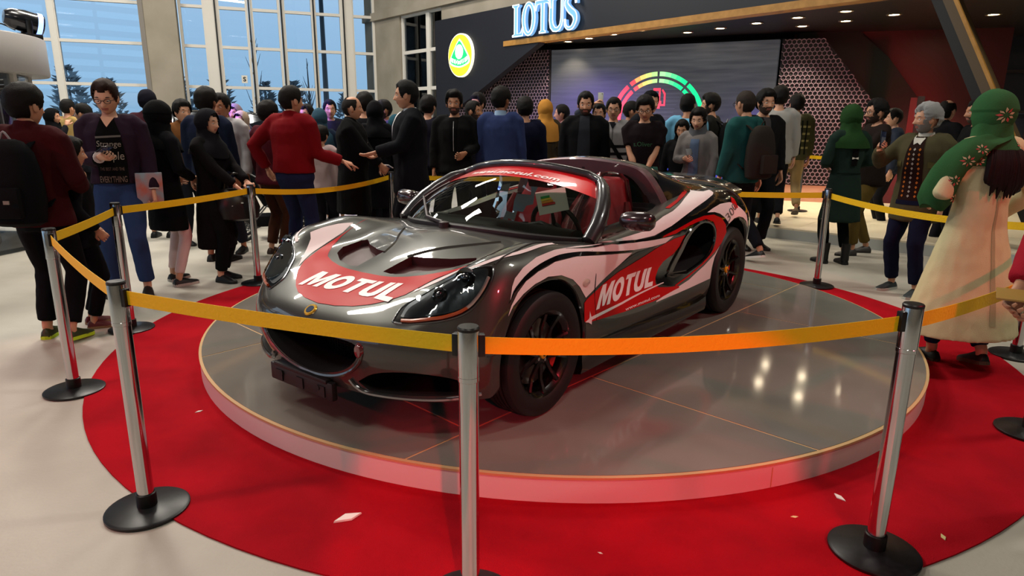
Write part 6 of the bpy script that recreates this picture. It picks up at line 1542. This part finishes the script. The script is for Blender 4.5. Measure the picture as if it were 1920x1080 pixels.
for cy, cz, r in ((.23, 1.36, .035), (.27, 1.24, .035), (.24, 1.13, .03), (.17, 1.43, .03)):
    for i in range(8):
        a = 2*PI*i/8; a2 = (-math.sin(a), math.cos(a)); p0 = (cy+.3*r*math.cos(a), cz+.3*r*math.sin(a)); p1 = (cy+r*math.cos(a), cz+r*math.sin(a)); pm = ((p0[0]+p1[0])/2, (p0[1]+p1[1])/2); w_ = r*.17
        on_scarf(tbv, [(p0[0]*k, p0[1]*k), ((pm[0]+a2[0]*w_)*k, (pm[1]+a2[1]*w_)*k), (p1[0]*k, p1[1]*k), ((pm[0]-a2[0]*w_)*k, (pm[1]-a2[1]*w_)*k)], 'b9b08c' if i % 3 else 'b0504c', .004, sct, 'flower_petal')
# ------------------------------------------------------------------ things held and carried
def prop(name, bm_, m_, label, cat, Mw, group=None, sub=()):
    me_ = bm_.mesh(name, m_); o = link(name, me_); o.matrix_world = Mw; tag(o, label, cat, group)
    return o
def grip_M(e_, s, fwd=0, up=.0, out=0, rot=(0, 0, 0)):
    g = e_['grip%d' % s]; p = at_world(e_, g + V(fwd, out, up)*e_['k'])
    return Matrix.Translation(p) @ e_['root'].matrix_basis.to_3x3().to_4x4() @ Euler([D(a) for a in rot]).to_matrix().to_4x4()
def phone(e_, s, label, rot, col='101012', fwd=0, up=0, out=0, back=None):
    root = empty('phone'); root.matrix_world = grip_M(e_, s, fwd, up, out, rot); tag(root, label, 'phone')
    m = MB(); m.box((0, 0, 0), (.072, .145, .009), bev=.003); m.build('phone_body', mat('phone_'+col, col, .25), root)
    m = MB(); m.box((0, 0, -.0048), (.062, .122, .001)); m.build('phone_screen', mat('screen_dim', '0a0d14', .08, emit='23314a', es=.25), root, ang=0)
    m = MB(); m.lathe([(.006, .0045), (.006, .0062), (.0005, .0062)], 10, Matrix.Translation((.02, .055, 0)), cap=False); m.build('phone_camera', mat('lens_black', '050506', .1), root)
    return root
phone(p_glasses, -1, 'black phone held by the glasses person in printed shirt', (0, -35, 70), fwd=.03, up=.035)
phone(p_tan, -1, 'phone lifted by the tan coat person', (0, 90, 0), up=.05)
phone(p_bald, -1, 'white camera phone in the hand of the balding person', (0, 30, 40), 'd9d9dc', fwd=.02, up=.03)
phone(p_wph, -1, 'white phone raised by the violet shirt person', (0, 80, 80), 'dedee0', up=.05)
phone(p_pho, -1, 'pale phone held overhead in front of the gauge', (90, 0, 90), 'c9cabc', up=.06)
phone(p_gry, -1, 'phone in steel case held by the grey scarf person', (0, 70, 80), '8d8f92', up=.06)
phone(p_oli, -1, 'dark phone held level by the olive jacket person', (90, 0, 0), '15171c', fwd=.02, up=.06)
phone(p_df, -1, 'phone held low by the dark fringe person', (0, 40, 70), '15171c', up=.03)
phone(p_edge, -1, 'gold phone in the hand at the right edge', (0, 20, 60), 'b08a4a', up=.03)
m = MB(); m.box((0, 0, 0), (.02, .20, .28), bev=.003); o = prop('magazine', m, mat('magazine_cover', '8fa4b4', .4, var=(9, 'c46a5a')), 'glossy magazine held low beside the jeans', 'magazine', grip_M(p_glasses, 1, .0, .09, 0, (0, 8, 20)))
m = MB(); m.box((0, 0, 0), (.11, .05, .075), bev=.012); m.lathe([(.026, .0), (.026, .045), (.022, .05), (.0005, .045)], 16, Matrix.Translation((.01, .02, 0)) @ Matrix.Rotation(-PI/2, 4, 'X')); prop('camera', m, M_clip, 'small black camera held up by the glasses person in profile', 'camera', grip_M(p_gp, -1, .04, .05, .05, (0, 0, 0)))
# black handbag of the headscarf woman
hb = empty('handbag'); hb.matrix_world = Matrix.Translation(at_world(p_flats, V(.25, .03, .84)*p_flats['k'])) @ Matrix.Rotation(D(20), 4, 'Z'); tag(hb, 'soft black handbag hanging in front of the headscarf person', 'bag')
m = MB(); m.rings([[V(a*w_*math.cos(q), b*w_*math.sin(q), z) for q in [2*PI*j/16 for j in range(16)]] for z, w_, a, b in ((-.17, .55, .2, .12), (-.15, .9, .2, .12), (-.05, 1, .2, .12), (.06, .9, .18, .10), (.12, .7, .17, .06))]); m.build('bag_body', mat('bag_leather', '15100f', .35), hb)
m = MB(); m.tube(crv([(-.1, 0, .11), (-.07, 0, .22), (0, 0, .26), (.07, 0, .22), (.1, 0, .11)], 4), .009, 6); m.build('bag_handle', mat('bag_leather', '15100f', .35), hb)
m = MB(); m.box((.05, -.105, .0), (.02, .01, .012)); m.box((-.03, -.105, -.03), (.02, .01, .012)); m.build('bag_clasp', M_chr, hb)
def backpack(e_, label, col, sc_=1.0, z=1.17, x=-.20):
    k = e_['k']; r = empty('backpack'); r.matrix_world = e_['root'].matrix_basis @ Matrix.Translation(V(x, 0, z)*k); tag(r, label, 'backpack')
    m = MB(); R_ = []
    for zz, w_, d_ in ((-.24, .11, .06), (-.22, .15, .09), (-.10, .165, .11), (.05, .16, .105), (.17, .135, .085), (.23, .09, .055), (.245, .05, .03)):
        R_.append([V(-d_*max(-.5, math.cos(q))*sc_, w_*math.sin(q)*sc_, zz*sc_)*k for q in [2*PI*j/18 for j in range(18)]])
    m.rings(R_); b_ = m.build('bag_body', cloth(col), r)
    m = MB(); m.box(V(-.105, 0, -.10)*k*sc_, V(.045, .20, .17)*k*sc_, bev=.015); m.build('front_pocket', cloth(col), r)
    for s in (1, -1):
        P = [V(.02, s*.085, .20), V(.10-x*.3, s*.10, .285), V(.20-x*.55, s*.115, .20), V(.22-x*.5, s*.13, .02), V(.08, s*.15, -.16)]
        m = MB(); m.tube(crv([p*k for p in P], 4), [(.008, .024)]*17, 6); m.build('shoulder_strap', cloth(col), r)
    m = MB(); m.tube(crv([V(0, -.03, .235)*k*sc_, V(-.01, 0, .285)*k*sc_, V(0, .03, .235)*k*sc_], 4), .007, 6); m.build('haul_loop', cloth('8a8a8c' if col < '2' else col), r)
    return r
bp = backpack(p_pack, 'big black backpack on the maroon jacket at far left', '0c0d10', 1.15, 1.14, -.215)
m = MB(); m.box((-.17, -.06, -.10), (.006, .035, .022)); m.box((-.12, .04, .10), (.006, .02, .02)); m.build('label_patch', mat('patch_grey', '77746a', .5), bp)
backpack(p_teal, 'brown-grey rucksack on the teal hoodie', '2a2420', 1.1, 1.15, -.215)
backpack(p_bp2, 'black rucksack on the bearded person beside the gauge', '121214', 1.0, 1.17, -.20)
# green jacket over the arm of the black t-shirt person
m = MB(); m.rings([[p + V(0, 0, 0) for p in [V(.05*math.cos(q)+.03*noise.noise(V(i, math.cos(q)*2, math.sin(q)*2)), .0+.32*(i/8-.5), .085*math.sin(q)-.05*(1 if math.sin(q) < 0 else 0)+.02*noise.noise(V(i*.7, q, 3))) for q in [2*PI*j/16 for j in range(16)]]] for i in range(9)])
e_ = p_blt; o = prop('folded_jacket', m, cloth('24453c'), 'dark green jacket draped over the forearms of the black t-shirt person', 'jacket', Matrix.Translation(at_world(e_, V(.27, .02, .92)*e_['k'])) @ e_['root'].matrix_basis.to_3x3().to_4x4() @ Matrix.Rotation(.3, 4, 'Z'))

# ------------------------------------------------------------------ stroller behind the red sweater
sr = empty('stroller', (-3.1, 8.45, 0), D(20), label='black pushchair with small wheels behind the jeans', cat='stroller')
m = MB(); m.tube([(-.35, .22, .1), (.1, .2, .62), (-.45, .2, 1.0), (-.45, -.2, 1.0), (.1, -.2, .62), (-.35, -.22, .1)], .013, 6); m.tube([(.42, .2, .1), (-.12, .2, .62)], .013, 6); m.tube([(.42, -.2, .1), (-.12, -.2, .62)], .013, 6); m.build('frame', mat('stroller_grey', '77797c', .3, metal=.8), sr)
for x_, y_, r_ in ((-.36, .24, .13), (-.36, -.24, .13), (.42, .21, .10), (.42, -.21, .10)):
    m = MB(); m.tube([V(x_+r_*math.cos(a), y_, r_+.02+r_*math.sin(a)) for a in [2*PI*j/24 for j in range(24)]], .02, 8, closed=True); wl = m.build('wheel', M_rubber, sr)
    m = MB()
    for q in range(3): m.tube([V(x_-r_*math.cos(q*PI/3), y_, r_+.02-r_*math.sin(q*PI/3)), V(x_+r_*math.cos(q*PI/3), y_, r_+.02+r_*math.sin(q*PI/3))], .006, 5)
    m.build('wheel_spokes', mat('stroller_grey', '77797c', .3, metal=.8), wl)
m = MB(); m.rings([[V(x_, .2*math.cos(a), z_+.13*math.sin(a)) for a in [PI+PI*j/10 for j in range(11)]]+[V(x_, -.19+.38*(j/9), z_+.02) for j in range(9, -1, -1)] for x_, z_ in ((.30, .42), (.1, .46), (-.1, .55), (-.22, .78))]); m.build('seat', cloth('14151a'), sr)
m = MB(); m.box((.0, 0, .24), (.4, .34, .14), bev=.03); m.build('basket', cloth('1a1a1e'), sr)
m = MB(); m.rings([[V(-.22+.30*math.sin(t)*1.0-.03, .21*math.cos(a), .82+.02+.24*math.sin(a)*math.cos(t*.9)) for a in [PI*j/12 for j in range(13)]] for t in (0, .35, .7, 1.05)], False); m.build('canopy', cloth('14151a'), sr)

# ------------------------------------------------------------------ dark estate car parked by the windows, and the blue show car on the stage
def far_car(name, loc, rz, label, prof, wid, m_body, m_glass, hw, wheel_x, wr_):
    r = empty(name, loc, rz, label=label, cat='car')
    m = MB(); R_ = []
    for x_, zb, zs, zr, t_ in prof:          # x, bottom, shoulder, roof z, half width roof ratio
        w_ = wid/2; R_.append([V(x_, y_, z_) for y_, z_ in ((w_*.9, zb), (w_, zb+.12), (w_, zs-.08), (w_*.97, zs), (w_*t_, zr-.05), (w_*t_*.85, zr), (-w_*t_*.85, zr), (-w_*t_, zr-.05), (-w_*.97, zs), (-w_, zs-.08), (-w_, zb+.12), (-w_*.9, zb))])
    m.rings(R_); m.build('body', m_body, r, ang=45)
    cab = [p for p in prof if p[3] > p[2]+.2]
    for s in (1, -1):
        m = MB(); m.face([V(p[0]+(0.06 if i == 0 else -.06 if i == len(cab)-1 else 0), s*(wid/2*.985+.004), p[2]+.05) for i, p in enumerate(cab)] + [V(p[0], s*(wid/2*p[4]+.014), p[3]-.09) for p in cab[::-1]]); m.build('side_window', m_glass, r, ang=0)
    a_, b_ = cab[0], [p for p in prof if p[0] > cab[0][0]][0:1] or [cab[0]]
    for x_ in wheel_x:
        for s in (1, -1):
            m = MB(); m.lathe([(wr_*.6, -.1), (wr_*.95, -.1), (wr_, -.06), (wr_, .06), (wr_*.95, .1), (wr_*.6, .1)], 28, Matrix.Translation((x_, s*(wid/2-.09), wr_)) @ RX, cap=False); wv = m.build('wheel', M_rubber, r)
            m = MB(); m.lathe([(.0005, -.09), (wr_*.62, -.09), (wr_*.62, .09), (.0005, .09)], 20, Matrix.Translation((x_, s*(wid/2-.09), wr_)) @ RX, cap=False); m.build('rim', M_rim, wv)
    return r
far_car('parked_car', (-5.9, 15.5, 0), D(22), 'dark estate car with curved roof standing by the tall windows', [(2.2, .35, .75, .76, .6), (1.6, .25, .95, .98, .7), (1.0, .22, 1.02, 1.08, .75), (.3, .22, 1.05, 1.60, .78), (-.6, .22, 1.08, 1.72, .8), (-1.6, .24, 1.1, 1.66, .78), (-2.1, .3, 1.08, 1.30, .78), (-2.25, .4, .9, .95, .8)], 1.85, mat('dark_car_paint', '23262b', .2, metal=.6, coat=1), mat('dark_glass_pane2', '14161b', .05), 1, (1.35, -1.4), .33)
sc2 = far_car('show_car', (3.25, 11.6, .15), D(-104), 'blue show car with yellow and red stripes on the stage', [(1.95, .25, .45, .46, .7), (1.6, .18, .62, .64, .8), (1.0, .16, .74, .78, .8), (.55, .15, .78, .82, .78), (.1, .15, .80, 1.12, .62), (-.45, .15, .84, 1.15, .62), (-1.1, .17, .88, .98, .7), (-1.6, .2, .84, .90, .75), (-1.85, .35, .7, .75, .8)], 1.72, mat('blue_car_paint', '1a2fae', .22, coat=1), mat('dark_glass_pane2', '14161b', .05), 1, (1.15, -1.15), .31)
for s in (1, -1):
    m = MB(); m.box((-.2, s*.866, .62), (2.4, .006, .07)); m.build('yellow_stripe', mat('yellow_vinyl', 'e2b81c', .3), sc2); m = MB(); m.box((.2, s*.866, .48), (1.2, .006, .12)); m.build('red_stripe', M_red_v, sc2)
m = MB(); m.box((1.0, 0, .785), (.9, .4, .01), Matrix.Rotation(.12, 3, 'Y')); m.build('yellow_stripe', mat('yellow_vinyl', 'e2b81c', .3), sc2)

# ------------------------------------------------------------------ round white booth with stage lamp at far left
bx, by, br = -6.93, 7.5, 1.55
bo = empty('round_booth', (bx, by, 0), label='round booth with thick white overhanging ring at far left', cat='booth')
m = MB(); m.lathe([(br-.35, 1.96), (br, 1.96), (br+.01, 1.98), (br+.01, 2.36), (br, 2.375), (br-.35, 2.375)], 72, closed=True); m.build('white_ring', mat('booth_white', 'a8a4a2', .4), bo, ang=35)
m = MB(); m.lathe([(.0005, 2.37), (br-.3, 2.37)], 48, cap=False); m.build('booth_roof', mat('booth_roof', '8d8a88', .6), bo, ang=0)
for a in range(0, 360, 30):
    m = MB(); q = Vector((math.cos(D(a+8)), math.sin(D(a+8)), 0))*(br-.22); m.box((q.x, q.y, 1.0), (.07, .07, 1.96), Matrix.Rotation(D(a+8), 3, 'Z')); m.build('booth_post', M_frame, bo, ang=0)
    a0, a1 = D(a+10), D(a+36); m = MB(); m.grid([[V((br-.22)*math.cos(a0+(a1-a0)*i/6), (br-.22)*math.sin(a0+(a1-a0)*i/6), z_) for i in range(7)] for z_ in (.05, 1.95)]); m.build('booth_pane', M_glass, bo, ang=60)
m = MB(); m.lathe([(.8, 0), (.8, 1.05), (.82, 1.05), (.82, 1.1), (.0005, 1.1)], 40, cap=False); m.build('booth_counter', mat('booth_counter', '6a6662', .5), bo)
lp = Vector((-5.72, 8.2, 2.376))
sl_ = empty('stage_lamp', lp, D(48), label='black moving stage lamp with blue-lit lens on the booth ring', cat='lamp')
m = MB(); m.box((0, 0, .03), (.26, .22, .06), bev=.01); m.build('lamp_base', M_clip, sl_)
for s in (1, -1):
    m = MB(); m.tube([V(0, s*.12, .05), V(0, s*.15, .12), V(0, s*.15, .20)], (.03, .015), 8); m.build('lamp_yoke', M_clip, sl_)
Mh = Matrix.Translation((0, 0, .20)) @ Matrix.Rotation(D(100), 4, 'Y')
m = MB(); m.lathe([(.0005, -.22), (.07, -.21), (.11, -.15), (.125, -.02), (.118, .08), (.125, .10), (.125, .15), (.11, .17)], 28, Mh, cap=False); m.build('lamp_head', mat('lamp_black', '0d0e14', .25, coat=.5), sl_)
m = MB(); m.lathe([(.0005, .172), (.105, .165)], 24, Mh, cap=False); m.build('lamp_lens', mat('blue_lens', '1a2a8a', .05, emit='3a55ff', es=.8), sl_)
m = MB(); m.lathe([(.1265, .10), (.128, .105), (.128, .145), (.1265, .15)], 28, Mh, cap=False); m.build('lamp_light_strip', mat('blue_strip', '9fb4ff', .1, emit='7f9bff', es=3), sl_)
m = MB(); m.tube(crv([(-.1, .05, .1), (-.25, .06, .16), (-.33, .06, .05), (-.3, .05, -.02)], 4), .008, 6); m.build('lamp_cable', M_clip, sl_)

# ------------------------------------------------------------------ outside: ground, pines, bare trees, light mast
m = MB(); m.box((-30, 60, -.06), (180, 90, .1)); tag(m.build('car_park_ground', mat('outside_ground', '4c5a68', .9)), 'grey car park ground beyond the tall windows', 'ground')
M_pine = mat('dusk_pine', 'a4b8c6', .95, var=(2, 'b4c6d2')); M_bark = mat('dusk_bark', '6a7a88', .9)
def pine(x, y, h, label, seed, g='pines beyond the tall windows'):
    rnd = random.Random(seed); r = empty('pine_tree', (x, y, 0), label=label, cat='tree', group=g)
    m = MB(); m.tube([V(0, 0, 0), V(.05, 0, h*.5), V(0, 0, h)], [h*.025, h*.018, .02], 7); m.build('trunk', M_bark, r)
    m = MB()
    for i in range(260):
        t = rnd.random()**.8; z = h*(.15+.85*t); rad = h*.26*(1-t)**.7*(.5+.7*rnd.random()); a = rnd.random()*2*PI; c = V(rad*math.cos(a), rad*math.sin(a), z); s = h*.055*(.6+.8*rnd.random())
        q = V(math.cos(a), math.sin(a), .5).normalized(); b_ = q.orthogonal().normalized(); c_ = q.cross(b_)
        m.face([c-b_*s*.5, c+q*s*1.6, c+b_*s*.5]); m.face([c-c_*s*.5, c+q*s*1.4, c+c_*s*.5])
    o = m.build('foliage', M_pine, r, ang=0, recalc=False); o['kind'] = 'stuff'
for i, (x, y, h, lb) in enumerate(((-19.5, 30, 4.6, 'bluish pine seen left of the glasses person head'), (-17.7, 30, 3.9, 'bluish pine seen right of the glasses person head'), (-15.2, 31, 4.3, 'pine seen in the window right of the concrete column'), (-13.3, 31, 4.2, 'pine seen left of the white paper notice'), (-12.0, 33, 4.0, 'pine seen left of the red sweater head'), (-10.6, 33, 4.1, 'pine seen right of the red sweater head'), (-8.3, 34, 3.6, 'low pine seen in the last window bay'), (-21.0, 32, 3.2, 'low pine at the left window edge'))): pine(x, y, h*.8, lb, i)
def bare(x, y, h, label, seed):
    rnd = random.Random(seed); r = empty('bare_tree', (x, y, 0), label=label, cat='tree')
    m = MB(); m.tube([V(0, 0, 0), V(.04, 0, h*.45), V(0, .03, h)], [.09, .06, .012], 6); m.build('trunk', M_bark, r)
    for i in range(16):
        z = h*(.3+.6*rnd.random()); a = rnd.random()*2*PI; L_ = h*.3*(1.1-z/h); m = MB(); p = V(0, 0, z); q = V(math.cos(a)*.5, math.sin(a)*.5, 1).normalized(); m.tube([p, p+q*L_*.5, p+(q+V(0, 0, .2))*L_], [.025, .016, .005], 5); m.build('branch', M_bark, r)
bare(-10.9, 29, 5.2, 'leafless tree seen between the window bars above the red sweater', 5)
bare(-9.3, 31, 4.2, 'leafless tree seen in the bay right of the light mast', 8)
lm = empty('light_mast', (-9.05, 33, 0), label='tall thin lighting mast outside the windows', cat='lamp post')
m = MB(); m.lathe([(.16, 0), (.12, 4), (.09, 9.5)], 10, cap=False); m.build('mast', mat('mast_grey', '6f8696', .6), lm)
m = MB(); m.box((0, 0, 8.0), (.9, .5, .35), bev=.05); m.build('lamp_cluster', mat('mast_grey', '6f8696', .6), lm)
# paper notice on the window
pn = Vector((WP[0], WP[1], 0)) + Vector((*WD, 0))*T(-5.80) + Vector((.3634, -.9316, 0))*.03
nt_ = empty('paper_notice', (pn.x, pn.y, 2.42), math.atan2(WD[1], WD[0]), label='white paper notice with black S on the window', cat='notice')
m = MB(); m.box((0, 0, .09), (.14, .004, .19)); m.build('paper_sheet', mat('paper', 'd9d4c8', .7), nt_, ang=0)
tv = text2d('S', .15, bold=.006); x_m = sum(p.x for p in tv[0])/len(tv[0])
me = bpy.data.meshes.new('notice_letter'); me.from_pydata([(p.x-x_m, -.004, p.y+.04) for p in tv[0]], [], tv[1]); me.materials.append(M_black); link('notice_letter', me, nt_)
# scraps on the carpet
for i, (x, y, s, lb, h) in enumerate(((-.62, 2.22, .055, 'white folded paper scrap on the red carpet left of the nearest post', 'e9e4dc'), (1.34, 2.39, .03, 'white paper scrap on the carpet beside the front right post', 'e9e4dc'), (1.10, 2.25, .016, 'tiny cream crumb on the carpet in front of the platform', 'd8c48a'), (1.60, 2.13, .02, 'cream crumb on the carpet edge right of the post base', 'd8c48a'), (.32, 2.02, .010, 'tiny white fleck on the carpet front', 'd8cfc0'), (-1.62, 3.15, .02, 'small white scrap on the carpet left of the platform', 'd9d4cc'), (1.75, 2.75, .02, 'pale scrap on the carpet behind the front right post', 'd9d4cc'))):
    m = MB(); m.prism([(-s, -s*.3), (s*.2, -s*.45), (s, .1*s), (-.1*s, s*.4)], lambda p: V(p[0], p[1], 0), lambda p: V(p[0]*.95, p[1]*.9, s*.12)); o = m.build('paper_scrap', mat('scrap_'+h, h, .7), None, ang=0); o.location = (x, y, .0075); o.rotation_euler = (0, 0, i*1.3+.4); tag(o, lb, 'scrap')

bn = empty('banner_stand', (6.55, 11.0, .15), D(-20), label='thin upright black banner with red edge before the red wall', cat='banner')
m = MB(); m.box((0, 0, .9), (.10, .03, 1.8)); m.build('banner_panel', M_black, bn, ang=0)
m = MB(); m.box((-.10, 0, .9), (.10, .02, 1.76)); m.build('banner_edge', mat('banner_red', '4a080e', .5), bn, ang=0)  # red glow along the edge is put into the strip's colour
m = MB(); m.box((-.04, 0, .01), (.34, .22, .02)); m.build('banner_foot', M_clip, bn, ang=0)
